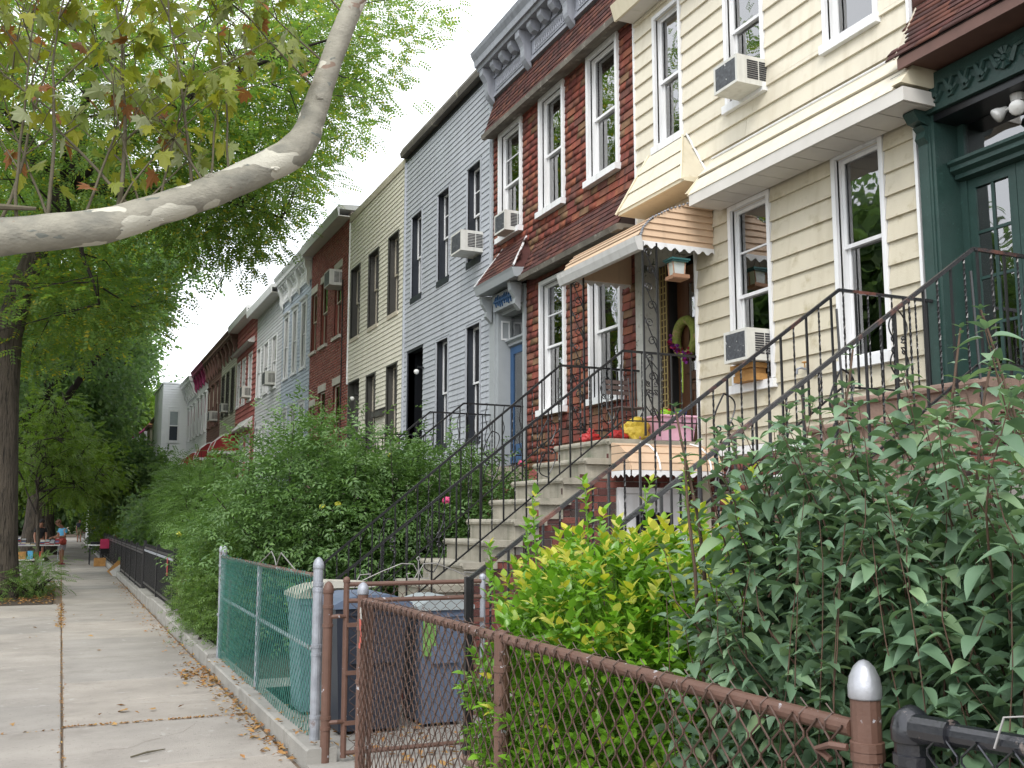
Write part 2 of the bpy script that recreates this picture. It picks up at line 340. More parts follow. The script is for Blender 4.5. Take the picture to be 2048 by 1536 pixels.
def slab(x0, x1, y0, y1, gy=.006):
    b = MB(); e = .008; z = rs.uniform(-.003, .003); t = rs.uniform(-.004, .004)
    x0 += .004; x1 -= .004; y0 += gy; y1 -= gy
    b.add([(x0,y0,-.05),(x1,y0,-.05),(x1,y1,-.05),(x0,y1,-.05),(x0,y0,z-e),(x1,y0,z-e+t),(x1,y1,z-e+t),(x0,y1,z-e),
           (x0+e,y0+e,z),(x1-e,y0+e,z+t),(x1-e,y1-e,z+t),(x0+e,y1-e,z)],
          [(0,1,5,4),(1,2,6,5),(2,3,7,6),(3,0,4,7),(4,5,9,8),(5,6,10,9),(6,7,11,10),(7,4,8,11),(8,9,10,11)])
    b.build('slab', 'slab', walk)
for i in range(len(ys)-1):
    a, b_ = ys[i], ys[i+1]
    g0 = .022 if abs(a-9.42) < .01 else 0
    slab(.105, 1.6, a+g0, b_ - (.012 if abs(b_-9.42) < .01 else 0))
    if not (22.5 < a < 29): slab(-1.7, .095, a+g0*.6-(.1 if abs(a-9.42) < .01 else 0), b_-(.1 if abs(b_-9.42) < .01 else 0))
    if a > 30 or a < 22: slab(-3.4, -1.71, a, b_)
tp = MB().box(-1.75, -.07, 22.95, 29.45, -.15, .015); tp.build('tree_pit_soil', 'soil', kind='structure')
yd = MB().box(1.82, 6.5, 5.9, 11.2, -.15, .03); yd.build('yard_paving', 'concrete', kind='structure')
yd = MB().box(1.82, 6.5, -8, 5.899, -.15, .02).box(1.82, 6.5, 11.201, 110, -.15, .03); yd.build('yard_soil', 'soil', kind='structure')
# low concrete kerb wall under the fences, in cast lengths
kw = thing('kerb_wall', 'low grey concrete kerb wall under the fences beside the sidewalk', 'kerb wall', (FX, 12, 0))
for (a, b_, z, m_) in [(-6, 1.6, .14, 'concrete'), (1.61, 3.9, .13, 'concrete'), (3.91, 6.15, .13, 'concrete'), (7.2, 10.1, .135, 'concrete'), (10.115, 12.45, .12, 'concrete'), (12.465, 17.6, .16, 'concrete'), (17.62, 20.9, .24, 'concrete'), (20.92, 24.3, .2, 'concrete'), (24.32, 40, .14, 'concrete'), (40.02, 100, .14, 'concrete')]:
    b = MB(); x0, x1 = 1.63, 1.84; b.prism([(x0, -.1), (x1, -.1), (x1, z), (x0+.015, z), (x0, z-.015)], 'y', a, b_); b.build('kerb_section', m_, kw)
gsil = MB().box(1.63, 1.9, 6.15, 7.2, -.1, .035); gsil.build('gate_threshold', 'concrete', kw)
# ------------------------------------------------------------------ facade helpers
def free(a, b, cuts):
    """intervals of [a,b] left by cuts"""
    out = []; cur = a
    for c0, c1 in sorted(cuts):
        if c1 <= cur: continue
        if c0 >= b: break
        if c0 > cur+.004: out.append((cur, min(c0, b)))
        cur = max(cur, c1)
    if cur < b-.004: out.append((cur, b))
    return out
def wall_rects(y0, y1, z0, z1, ops):
    zs = sorted({z0, z1, *[min(max(v, z0), z1) for o in ops for v in (o[2], o[3])]})
    return [(a, b, zs[i], zs[i+1]) for i in range(len(zs)-1) for a, b in free(y0, y1, [(o[0], o[1]) for o in ops if o[2] < zs[i+1]-1e-4 and o[3] > zs[i]+1e-4])]
def shell(h, y0, y1, ztop, wops, m_='putty', x=HX, z0=0.):
    w = MB()
    for a, b, c, d in wall_rects(y0+.01, y1-.01, z0, ztop, wops): w.box(x, x+.16, a, b, c, d)
    w.build('wall', m_, h)
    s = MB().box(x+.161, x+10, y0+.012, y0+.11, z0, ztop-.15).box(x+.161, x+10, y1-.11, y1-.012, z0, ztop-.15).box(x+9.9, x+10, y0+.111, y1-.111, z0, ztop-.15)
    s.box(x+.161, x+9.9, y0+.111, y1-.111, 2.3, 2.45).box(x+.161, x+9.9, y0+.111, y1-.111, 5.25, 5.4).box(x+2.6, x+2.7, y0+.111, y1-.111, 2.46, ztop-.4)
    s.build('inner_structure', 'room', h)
    MB().box(x+.01, x+10, y0+.005, y1-.005, ztop-.149, ztop-.01).build('roof', 'tar', h)
def clap(h, y0, y1, z0, z1, ch, t, ops, m_, x=HX, name='board', joined=False, start=None):
    """lapped boards on the facade, one object per run of board"""
    zz = z0 if start is None else start
    J = MB(); n = 0
    while zz < z1-1e-3:
        ze = zz+ch; a, b = max(zz, z0), min(ze, z1)
        zs = sorted({a, b, *[v for o in ops for v in (o[2], o[3]) if a+.01 < v < b-.01]})
        for i in range(len(zs)-1):
            c, d = zs[i], zs[i+1]
            def xo(z): return x-.006-t*(1-(z-zz)/ch)
            for p, q in free(y0, y1, [(o[0], o[1]) for o in ops if o[2] < d-.012 and o[3] > c+.012]):
                if not joined and q-p > 2.2 and d-c > ch*.8:
                    sp = p+(q-p)*random.uniform(.3, .7); MB().prism([(x-.001, c), (x-.001, d), (xo(d), d), (xo(c), c+.001)], 'y', p, sp-.0015).build(name, m_, h); p = sp+.0015
                bb = J if joined else MB()
                e = .004 if joined else random.uniform(-.0015, .0015)
                bb.prism([(x-.001, c), (x-.001, d), (xo(d)+(0 if joined else e*.3), d), (xo(c)+(0 if joined else e), c+.001)], 'y', p, q); n += 1
                if not joined: bb.build(name, m_, h)
        zz = ze
    if joined: J.build(name+'s', m_, h, kind='stuff')
    return n
FR_FACE = (Vector((0, 1, 0)), Vector((0, 0, 1)), Vector((-1, 0, 0)))
UNIT = {}
def field(h, O, fr, rects, th, m_near, m_far, name, nparts, tilt=.4, jit=.002, far_name=None):
    U, V, N = fr; O = Vector(O); per = wl(h)
    def key(r):
        c = O+U*((r[0]+r[1])/2)+V*((r[2]+r[3])/2); return (c-EYE).length/math.sqrt(max(1e-6, (r[1]-r[0])*(r[3]-r[2])))
    rects = sorted(rects, key=key)
    R3 = Matrix((U, V, N)).transposed()
    lr = random.Random(len(rects))
    uv = [(0,0,0),(1,0,0),(1,1,0),(0,1,0),(0,0,1),(1,0,1),(1,1,1-tilt),(0,1,1-tilt)]
    fs = [(4,5,6,7),(0,1,5,4),(1,2,6,5),(2,3,7,6),(3,0,4,7)]
    left = (U.cross(V)).dot(N) < 0
    if left: fs = [tuple(reversed(f)) for f in fs]
    k = (name, m_near, tilt)
    if k not in UNIT: UNIT[k] = MB().add(uv, fs).mesh(name, m_near)
    for r in rects[:nparts]:
        o = bpy.data.objects.new(name, UNIT[k]); COL.objects.link(o); o.parent = h
        p = O+U*r[0]+V*r[2]+N*lr.uniform(0, jit)
        mm = Matrix.LocRotScale(p-Vector(per), None, None) @ (R3.to_4x4() @ Matrix.Rotation(lr.uniform(-.008, .008), 4, 'Z')) @ Matrix.Diagonal((r[1]-r[0], r[3]-r[2], th*lr.uniform(.85, 1.15), 1))
        o.matrix_local = mm
    rest = rects[nparts:]
    if rest:
        A = np.array(rest); n = len(A); T = np.array(uv, float)
        u = A[:, 0, None]+(A[:, 1]-A[:, 0])[:, None]*T[None, :, 0]; v = A[:, 2, None]+(A[:, 3]-A[:, 2])[:, None]*T[None, :, 1]
        w = th*T[None, :, 2]*rng.uniform(.8, 1.2, (n, 1))+rng.uniform(0, jit, (n, 1))
        P = np.array(O)+u[..., None]*np.array(U)+v[..., None]*np.array(V)+w[..., None]*np.array(N)-np.array(per)
        Q = np.array([f for f in fs]); F4 = (Q[None]+(np.arange(n)*8)[:, None, None]).reshape(-1, 4)
        link(far_name or name+'_field', np_mesh(name+'_field', P.reshape(-1, 3), F4, m_far), h, kind='stuff')
def courses(u0, u1, v0, v1, w, hh, ops, gap=.004, rowoff=.5, jw=.0, clipfn=None):
    out = []; v = v0; k = 0; lr = random.Random(int(u0*100)+int(v0*77))
    while v < v1-.01:
        ve = min(v+hh, v1); u = u0-(w*rowoff if k % 2 else 0)-lr.uniform(0, w*.2)*jw
        while u < u1:
            ww = w*(1+lr.uniform(-.2, .2)*jw); a, b = max(u, u0), min(u+ww, u1)
            if b-a > .02:
                segs = free(a, b, [(o[0], o[1]) for o in ops if o[2] < (v+ve)/2 and o[3] > (v+ve)/2])
                if clipfn: segs = [s_ for s_ in segs if clipfn((s_[0]+s_[1])/2, (v+ve)/2)]
                out += [(p+gap/2, q-gap/2, v+gap/2, ve-gap/2) for p, q in segs if q-p > .02]
            u += ww
        v = ve; k += 1
    return out
CUR = {}
def window(h, ya, yb, za, zb, x=HX, trim='white', tw=.055, proud=.03, depth=.1, sash='white', reveal=None, sill=True, sillm=None, split=.52, cur=True, blind=0., dark=False, muntin=False, sillw=None, sd=.05, head=0.):
    reveal = reveal or trim
    w = MB(); e = tw
    # casing ring
    w.box(x-proud, x+.02, ya-e, ya, za-.0, zb+e).box(x-proud, x+.02, yb, yb+e, za, zb+e).box(x-proud, x+.02, ya+.0005, yb-.0005, zb+.0005, zb+e)
    w.cur = 1
    w.box(x+.0205, x+depth+.05, ya-.02, ya+.002, za, zb).box(x+.0205, x+depth+.05, yb-.002, yb+.02, za, zb).box(x+.0205, x+depth+.05, ya+.0025, yb-.0025, zb-.002, zb+.02).box(x-.001, x+depth+.05, ya+.0025, yb-.0025, za-.02, za+.006)
    win = w.build('window', [trim, reveal], h)
    if head:
        MB().prism([(x-proud-.05, zb+e+.002), (x-proud-.07, zb+e+.05), (x-.001, zb+e+.09), (x-.001, zb+e+.002)], 'y', ya-e-.03, yb+e+.03).build('window_head', trim, win)
    if sill:
        sw_ = sillw if sillw is not None else tw
        MB().box(x-sd-.02, x+.03, ya-sw_-.02, yb+sw_+.02, za-.1, za-.012).build('sill', sillm or trim, win)
    zm = za+(zb-za)*split; s = .035; xs = x+depth
    def ring(a, b, c, d, xx, r=s, th=.03):
        q = MB(); q.box(xx, xx+th, a, a+r, c, d).box(xx, xx+th, b-r, b, c, d).box(xx, xx+th, a+r+.0005, b-r-.0005, c, c+r).box(xx, xx+th, a+r+.0005, b-r-.0005, d-r, d); return q
    u = ring(ya+.004, yb-.004, zm-.02, zb-.004, xs-.035)
    if muntin: u.box(xs-.03, xs-.01, ya+.04, yb-.04, (zm+zb)/2-.01, (zm+zb)/2+.01)
    u.build('upper_sash', sash, win)
    ring(ya+.006, yb-.006, za+.008, zm+.015, xs+.0).build('lower_sash', sash, win)
    MB().box(xs-.022, xs-.018, ya+.03, yb-.03, zm, zb-.03).build('pane', 'glass', win)
    MB().box(xs+.013, xs+.017, ya+.03, yb-.03, za+.03, zm).build('pane', 'glass', win)
    if cur:
        k = int(34*(yb-ya))+6; q = MB(); lr = random.Random(int(ya*31+za*17)); ph = lr.uniform(0, 6)
        gapc = lr.uniform(.1, .35)
        for (p, r_) in ((ya+.02, ya+(yb-ya)*(.5-gapc)), (yb-(yb-ya)*(.5-gapc), yb-.02)):
            vs = []; n_ = 14
            for i in range(n_+1):
                t = i/n_; yy = p+(r_-p)*t; xx = xs+.16+.022*math.sin(t*n_*1.35+ph)
                vs += [(xx, yy, za+.05), (xx+.01*math.sin(i), yy, zb-.02)]
            q.add(vs, [(2*i, 2*i+2, 2*i+3, 2*i+1) for i in range(n_)])
        q.build('curtain', 'curtain', win)
    if blind: MB().box(xs+.10, xs+.106, ya+.02, yb-.02, zb-(zb-za)*blind, zb-.02).build('blind', 'curtain', win)
    return win
def op(ya, yb, za, zb, e=.055): return (ya-e, yb+e, za-e, zb+e)
def cap_box(h, name, m_, *b): return MB().box(*b).build(name, m_, h)
def bracket(h, y, x0, x1, z0, z1, w, m_, name='bracket'):
    """scrolled cornice bracket in the x-z plane"""
    pr = [(x1, z0), (x1, z1), (x0, z1), (x0-.0, z1-(z1-z0)*.18)]
    for i in range(9):
        t = i/8; pr.append((x0+(x1-x0)*(.08+.80*t**1.2)+.03*math.sin(t*6.28), z1-(z1-z0)*(.22+.74*t)))
    MB().prism(pr, 'y', y-w/2, y+w/2).build(name, m_, h)
def cornice(h, y0, y1, zb, zt, xo, m_, m2=None, nb=4, bh=.7, mod=0, name='cornice', bm=None, panel=True, endface=True):
    m2 = m2 or m_; b = MB()
    b.prism([(HX-.02, zt-.30), (xo+.12, zt-.30), (xo+.10, zt-.24), (xo+.06, zt-.24), (xo+.05, zt-.14), (xo, zt-.06), (xo-.02, zt), (HX+.3, zt+.05), (HX+.3, zt-.2), (HX-.02, zt-.2)], 'y', y0, y1)
    b.box(HX-.05, HX-.004, y0+.001, y1-.001, zb, zt-.301); c = b.build(name, m_, h)
    b = MB().box(HX-.075, HX-.0505, y0+.01, y1-.01, zb-.0, zb+.05).box(HX-.075, HX-.0505, y0+.01, y1-.01, zb+.33, zb+.37); b.build('moulding', m2, c)
    for i in range(nb):
        yy = y0+.14+(y1-y0-.28)*i/(nb-1); bracket(c, yy, xo+.13, HX-.052, zt-.31-bh, zt-.305, .15, bm or m2)
        if i < nb-1:
            st = (y1-y0-.28)/(nb-1)
            if panel:
                MB().box(HX-.066, HX-.051, yy+.14, yy+st-.14, zb+.09, zb+.29).build('panel', m2, c)
                q = MB()
                for k in range(int((st-.4)/.06)):
                    p = yy+.2+k*.06; q.tube([(HX-.072, p, zb+.12), (HX-.076, p+.02, zb+.19), (HX-.072, p-.01, zb+.26)], .012, 4)
                q.build('carving', m2, c, kind='stuff')
            for k in range(mod):
                p = yy+st*(k+1)/(mod+1); q = MB()
                q.prism([(xo+.16, zt-.301), (HX-.06, zt-.301), (HX-.06, zt-.36), (xo+.30, zt-.48), (xo+.22, zt-.46), (xo+.16, zt-.38)], 'y', p-.07, p+.07); q.build('modillion', m2, c)
    return c
def eave(h, y0, y1, z, xo, m_, ms='soffit', rise=.28):
    b = MB(); b.prism([(xo, z-.02), (xo-.03, z+rise*.75), (xo+.0, z+rise), (HX+.5, z+rise+.06), (HX+.5, z+rise-.1), (xo+.03, z+rise*.6), (xo+.03, z-.02)], 'y', y0, y1); b.build('fascia', m_, h)
    n = max(1, int((y1-y0)/.32))
    for i in range(n):
        a = y0+.01+(y1-y0-.02)*i/n; MB().box(xo+.032, HX-.012, a+.003, a+(y1-y0-.02)/n-.003, z-.012+.001*(i % 2), z+.008).build('soffit_panel', ms, h)
def acunit(x, y, z, w=.5, hh=.36, d=.38, label='', group='window air conditioners', m_='ac_white'):
    """x: outer face, y: near side"""
    t = thing('air_conditioner', label, 'air conditioner', (x, y, z), group)
    MB().box(x+.012, x+d, y, y+w, z, z+hh).build('case', m_, t)
    MB().box(x+.001, x+.0115, y+.03, y+w-.03, z+.03, z+hh-.03).build('rear_grille', 'ac_grille', t)
    b = MB().box(x, x+.0118, y, y+.029, z, z+hh).box(x, x+.0118, y+w-.029, y+w, z, z+hh).box(x, x+.0118, y+.03, y+w-.03, z, z+.029).box(x, x+.0118, y+.03, y+w-.03, z+hh-.029, z+hh); b.build('rear_frame', m_, t)
    b = MB(); k = 9
    for i in range(k):
        zz = z+hh*.2+i*hh*.68/k; b.box(x+d*.3, x+d*.62, y-.004, y-.0005, zz, zz+.016).box(x+d*.66, x+d*.95, y-.004, y-.0005, zz, zz+.016)
    b.build('side_vent', 'ac_dark', t)
    return t
HG = 'row houses along the sidewalk'

# hairline cracks in the slabs
cr_ = MB(); lr = random.Random(12)
for (x0, y0, dx, dy, n) in [(.3, 8.3, .12, .10, 9), (1.5, 10.2, -.13, .03, 8), (-1.5, 11.4, .14, .05, 10), (.2, 13.9, .16, .04, 8), (-.1, 15.2, -.15, .10, 9), (1.55, 18.3, -.14, .12, 9)]:
    p = [(x0, y0)]
    for i in range(n): p.append((p[-1][0]+dx*lr.uniform(.5, 1.3), p[-1][1]+dy*lr.uniform(-.6, 2)))
    for a, b in zip(p, p[1:]):
        w_ = lr.uniform(.0015, .0035); cr_.add([(a[0], a[1]-w_, .0065), (b[0], b[1]-w_, .0065), (b[0], b[1]+w_, .0065), (a[0], a[1]+w_, .0065)], [(0, 1, 2, 3)])
cr_.build('crack', 'joint', walk, kind='stuff')
# ================================================================== H1 cream house
h1 = thing('row_house', 'cream clapboard two-storey house with pent eave and tan metal door awning', 'house', (HX, 8.4, 0), HG)
Y0, Y1 = 6.09, 10.63
W1 = [(6.52, 7.07, 3.13, 5.0), (8.08, 8.68, 3.1, 4.97), (9.6, 10.12, 6.2, 7.82), (8.08, 8.66, 6.16, 7.82), (6.5, 7.1, 6.16, 7.82)]
ops = [op(*w) for w in W1]; door = (9.42, 10.56, 2.55, 5.0); bas = [(9.3, 10.6, 0, 2.54), (7.0, 8.1, 1.25, 2.1)]
shell(h1, Y0, Y1, 8.05, [(w[0], w[1], w[2], w[3]) for w in W1]+[door, (7.0, 8.1, 1.25, 2.1)], 'cream')
clap(h1, Y0+.02, Y1-.02, 5.08, 8.02, .2045, .026, ops, 'cream', start=4.88)
clap(h1, Y0+.02, Y1-.02, 2.46, 5.08, .2045, .026, ops+[(9.34, 10.64, 2.4, 5.08)], 'cream_low', start=2.425)
for q in ((HX-.035, HX, Y1-.02, Y1+.005, 2.46, 8.02), (HX-.04, HX, Y0-.01, Y0+.02, 2.46, 8.02), (HX-.05, HX-.001, 9.335, 9.36, 2.5, 5.0)): MB().box(*q).build('corner_trim', 'white', h1)
for i, w in enumerate(W1):
    window(h1, *w, split=.5 if i != 0 else .56, tw=.05, depth=.085, proud=.035, blind=0, cur=(i != 0), muntin=(i == 1))
# window guard bars inside the upper outer windows
for w in (W1[2], W1[4]):
    b = MB()
    for k in range(4): b.cyl((HX+.12, w[0]+.02, w[2]+.06+k*.1), (HX+.12, w[1]-.02, w[2]+.06+k*.1), .006, 4)
    for k in range(4): b.cyl((HX+.115, w[0]+.06+k*.15, w[2]+.02), (HX+.115, w[0]+.06+k*.15, w[2]+.4), .006, 4)
    b.build('window_guard', 'iron', h1)
# main eave
b = MB(); b.prism([(6.12, 8.0), (6.06, 8.2), (6.12, 8.24), (HX+.4, 8.3), (HX+.4, 8.06), (6.15, 8.06), (6.15, 8.0)], 'y', Y0, Y1+.03); b.build('gutter', 'cream_trim', h1)
for i in range(14): MB().box(6.152, 6.37, Y0+.02+i*.322, Y0+.016+(i+1)*.322, 8.0, 8.03).build('soffit_panel', 'soffit', h1)
# pent eave between the storeys
pe = MB().box(5.96, 5.985, 5.8, 8.84, 5.02, 5.135).box(5.986, 6.36, 5.8, 5.82, 5.02, 5.135).box(5.986, 6.36, 8.82, 8.84, 5.02, 5.135).build('pent_eave', 'soffit', h1)
for i in range(11):
    a = 5.83+i*.272; MB().box(5.99, 6.355, a, a+.262, 5.02, 5.03).build('soffit_panel', 'soffit', pe)
for (x0, z0, x1, z1) in ((5.95, 5.14, 6.095, 5.345), (6.085, 5.372, 6.31, 5.60)):
    MB().prism([(x0, z0), (x1, z1), (x1+.02, z1-.02), (x0+.02, z0-.012)], 'y', 5.9, 8.86).build('board', 'cream', pe)
MB().prism([(5.94, 5.165), (6.31, 5.61), (6.34, 5.61), (6.34, 5.165)], 'y', 5.8, 5.90).build('end_cap', 'cream_trim', pe)
MB().prism([(5.94, 5.165), (6.31, 5.61), (6.34, 5.61), (6.34, 5.165)], 'y', 8.86, 8.89).build('end_cap', 'cream_trim', pe)
MB().cyl((6.31, 5.88, 5.62), (6.31, 8.9, 5.62), .012, 6).build('flashing', 'white', pe)
MB().box(6.15, 6.345, 5.91, 8.855, 5.17, 5.2).build('eave_core', 'cream_trim', pe)
# flared box under the upper left window
y0, y1 = 8.98, 10.42
fb = MB().prism([(6.0, 5.36), (6.0, 5.40), (6.37, 5.44), (6.37, 5.36)], 'y', y0, y1).build('hooded_box', 'cream_trim', h1)
def taper(u0, z0, u1, z1):  # sloping board between heights with narrowing ends
    def pt(z):
        t = (z-5.38)/(6.1-5.38); return (6.0+.33*t, y0+.02+.50*t, y1-.0-.20*t)
    a, b_ = pt(z0), pt(z1); m = MB(); th = .022
    m.add([(a[0]-th, a[1], z0), (a[0]-th, a[2], z0), (b_[0]-.004, b_[2], z1), (b_[0]-.004, b_[1], z1), (a[0]+.03, a[1], z0), (a[0]+.03, a[2], z0), (b_[0]+.03, b_[2], z1), (b_[0]+.03, b_[1], z1)],
          [(0,3,2,1),(4,5,6,7),(0,1,5,4),(1,2,6,5),(2,3,7,6),(3,0,4,7)]); return m
for k in range(3): taper(0, 5.40+k*.225, 0, 5.40+(k+1)*.225).build('board', 'cream', fb)
MB().add([(5.98, y0+.01, 5.38), (6.37, y0+.01, 5.38), (6.37, y0+.50, 6.08), (6.32, y0+.50, 6.08)], [(0, 1, 2, 3)]).build('side_panel', 'cream_low', fb); MB().add([(5.98, y1, 5.38), (6.37, y1, 5.38), (6.37, y1-.2, 6.08), (6.32, y1-.2, 6.08)], [(3, 2, 1, 0)]).build('side_panel', 'cream_low', fb)
for (ya, yb) in ((y0+.01, y0+.50), (y1, y1-.2)): MB().tube([(5.965, ya, 5.37), (6.32, yb, 6.1)], .014, 5).build('edge_trim', 'cream_trim', fb)
MB().tube([(6.375, y0, 5.37), (6.375, y0+.49, 6.12)], .012, 5).build('edge_trim', 'white', fb)
# door recess of the cream house
MB().box(HX+.16, HX+.75, 9.36, 9.40, 2.56, 5.0).box(HX+.001, HX+.16, 9.36, 9.42, 2.56, 5.0).build('door_reveal', 'old_paint', h1)
MB().box(HX+.16, HX+.75, 10.57, 10.62, 2.56, 5.0).build('door_reveal', 'old_paint', h1)
MB().box(HX-.06, HX+.16, 10.42, 10.62, 2.56, 4.99).build('door_pilaster', 'old_paint', h1)
MB().box(HX+.02, HX+.2, 9.42, 10.42, 4.78, 4.98).build('door_lintel', 'old_paint', h1)
lt = MB()
for k in range(26):
    lt.box(HX+.155, HX+.165, 10.26, 10.41, 2.62+k*.082, 2.632+k*.082)
for k in range(3): lt.box(HX+.153, HX+.166, 10.26+k*.066, 10.272+k*.066, 2.6, 4.76)
lt.build('lattice', 'lattice_yellow', h1)
MB().box(HX+.17, HX+.19, 10.25, 10.415, 2.58, 4.77).build('lattice_backing', 'dark_wood', h1)
dr = MB().box(HX+.3, HX+.35, 9.42, 10.24, 2.6, 4.72).build('door', 'door_wood', h1)
b = MB()
for (a, c, e, f) in ((9.55, 9.98, 2.75, 3.25), (9.55, 9.98, 3.3, 3.36)): b.box(HX+.285, HX+.299, a, c, e, e+.04).box(HX+.285, HX+.299, a, c, f-.04, f).box(HX+.285, HX+.299, a, a+.04, e+.041, f-.041).box(HX+.285, HX+.299, c-.04, c, e+.041, f-.041)
b.box(HX+.285, HX+.299, 9.46, 9.55, 3.42, 4.6).box(HX+.285, HX+.299, 9.98, 10.08, 3.42, 4.6).box(HX+.285, HX+.299, 9.551, 9.979, 4.5, 4.6); b.build('door_panel', 'door_wood', dr)
MB().box(HX+.290, HX+.296, 9.56, 9.97, 3.44, 4.49).build('door_glass', 'glass', dr)
b = MB(); b.lathe((0, 0, 0), [(.001, 0), (.03, .005), (.034, .03), (.001, .05)], 10); b.xf(Matrix.Translation((HX+.28, 9.5, 3.4)) @ Matrix.Rotation(-math.pi/2, 4, 'Y')); b.build('door_knob', 'silver_cap', dr)
MB().box(HX+.17, HX+.299, 9.401, 10.42, 2.56, 2.6).build('door_saddle', 'dark_wood', h1)
# cellar wall: brick below the boards
bops = [(9.2, 10.7, 0, 2.6), (6.95, 8.15, 1.2, 2.15)]
field(h1, (HX, 0, 0), FR_FACE, courses(Y0, Y1, .05, 2.36, .21, .072, bops, .010), .012, 'brick', 'brick_far', 'brick', 60, 0)
MB().box(HX-.03, HX, Y0, 9.3, 2.37, 2.455).build('water_table', 'white', h1)
window(h1, 7.0, 8.1, 1.25, 2.1, cur=False, tw=.04)
# garden tap
t = thing('garden_tap', 'small steel garden tap sticking out of the cream boards between the two lower windows', 'tap', (HX-.03, 7.55, 3.1))
MB().cyl((HX-.03, 7.55, 3.11), (HX-.11, 7.55, 3.12), .011).tube([(HX-.1, 7.55, 3.12), (HX-.13, 7.57, 3.11), (HX-.135, 7.575, 3.06)], .012).build('spout', 'galvanised', t)
MB().lathe((HX-.06, 7.55, 3.125), [(.006, 0), (.006, .04), (.026, .045), (.026, .055), (.004, .06)], 8).build('handle', 'wood_scrap', t)
# air conditioners of the cream house
acunit(6.02, 8.02, 6.10, .40, .30, .42, 'white air conditioner with scraped grey rear grille in upper cream house window')
acunit(6.09, 8.09, 3.27, .38, .32, .34, 'air conditioner with mottled silver back above scrap wood in the lower cream house window')
t = thing('wood_blocks', 'stack of orange-brown wood scraps propping the lower air conditioner on its sill', 'wood blocks', (6.3, 8.3, 3.09))
MB().box(6.22, 6.39, 8.16, 8.5, 3.085, 3.15).build('wood_block', 'wood_scrap', t); MB().box(6.24, 6.395, 8.2, 8.5, 3.151, 3.21).build('wood_block', 'wood_scrap', t); MB().box(6.21, 6.39, 8.17, 8.54, 3.211, 3.262).build('wood_block', 'wood_scrap', t)
# ---- tan metal awning over the door
t = thing('door_awning', 'tan ribbed metal awning with scalloped white valance over the wreath door', 'awning', (5.9, 9.7, 4.7))
ya, yb = 9.02, 10.78
prof = [(HX-.01, 5.23), (6.1, 5.12), (5.8, 5.0), (5.58, 4.88), (5.47, 4.76), (5.43, 4.64)]
for i in range(len(prof)-1):
    (xa, za), (xb, zb) = prof[i], prof[i+1]; nseg = 3 if i == 0 else 2
    for k in range(nseg):
        t0, t1 = k/nseg, (k+1)/nseg; p = (xa+(xb-xa)*t0, za+(zb-za)*t0); q = (xa+(xb-xa)*t1, za+(zb-za)*t1)
        MB().prism([(p[0], p[1]), (q[0]-.012, q[1]+.012), (q[0]-.012, q[1]), (p[0], p[1]-.012)], 'y', ya, yb).build('slat', 'tan', t)
for yy, nm in ((ya, 0), (yb, 1)):
    for k in range(8):
        z0, z1 = 4.62+k*.075, 4.62+(k+1)*.075
        def xe(z):
            for i in range(len(prof)-1):
                if prof[i+1][1] <= z <= prof[i][1]:
                    tt = (z-prof[i+1][1])/(prof[i][1]-prof[i+1][1]); return prof[i+1][0]+(prof[i][0]-prof[i+1][0])*tt
            return prof[-1][0] if z < 4.7 else HX-.03
        if xe(z1) < HX-.05:
            dy = .018; s_ = -1 if nm == 0 else 1
            m = MB(); m.add([(xe(z0)+.01, yy+s_*dy, z0), (HX-.02, yy+s_*dy, z0), (HX-.02, yy, z1), (xe(z1)+.01, yy, z1), (xe(z0)+.01, yy-s_*.01, z0), (HX-.02, yy-s_*.01, z0), (HX-.02, yy-s_*.01, z1), (xe(z1)+.01, yy-s_*.01, z1)],
                [(0,1,2,3),(4,7,6,5),(0,4,5,1),(1,5,6,2),(2,6,7,3),(3,7,4,0)]); m.build('side_slat', 'tan', t)
m = MB()
for k in range(30):
    u = k/29; s_ = u*(len(prof)-1); i = min(int(s_), len(prof)-2); f = s_-i
    m.tube([(prof[i][0]+(prof[i+1][0]-prof[i][0])*f, ya-.02, prof[i][1]+(prof[i+1][1]-prof[i][1])*f+.012)]*1+[(prof[i][0]+(prof[i+1][0]-prof[i][0])*f+.02, ya-.02, prof[i][1]+(prof[i+1][1]-prof[i][1])*f+.02)], .011, 5)
m.build('edge_bead', 'galvanised', t)
for yy, xa in ((ya-.022, 5.43), (yb+.022, 5.43)):
    n = 36; vs = []
    for i in range(n+1):
        x = xa+(HX-.02-xa)*i/n; z = 4.575-.022*math.sin(i/n*2*math.pi*8); vs += [(x, yy, 4.635), (x, yy, z), (x, yy+.006, 4.635), (x, yy+.006, z)]
    m = MB().add(vs, [(4*i, 4*i+1, 4*i+5, 4*i+4) for i in range(n)]+[(4*i+2, 4*i+6, 4*i+7, 4*i+3) for i in range(n)]+[(4*i+1, 4*i+3, 4*i+7, 4*i+5) for i in range(n)])
    m.build('valance', 'white', t)
MB().prism([(5.40, 4.52), (5.37, 4.60), (5.36, 4.66), (5.44, 4.68), (5.46, 4.60), (5.46, 4.52)], 'y', ya-.05, yb+.05).build('gutter', 'dirty_white', t)
MB().prism([(5.47, 4.60), (6.38, 5.05), (6.38, 5.035), (5.47, 4.585)], 'y', ya+.02, yb-.02).build('liner', 'dirty_white', t)
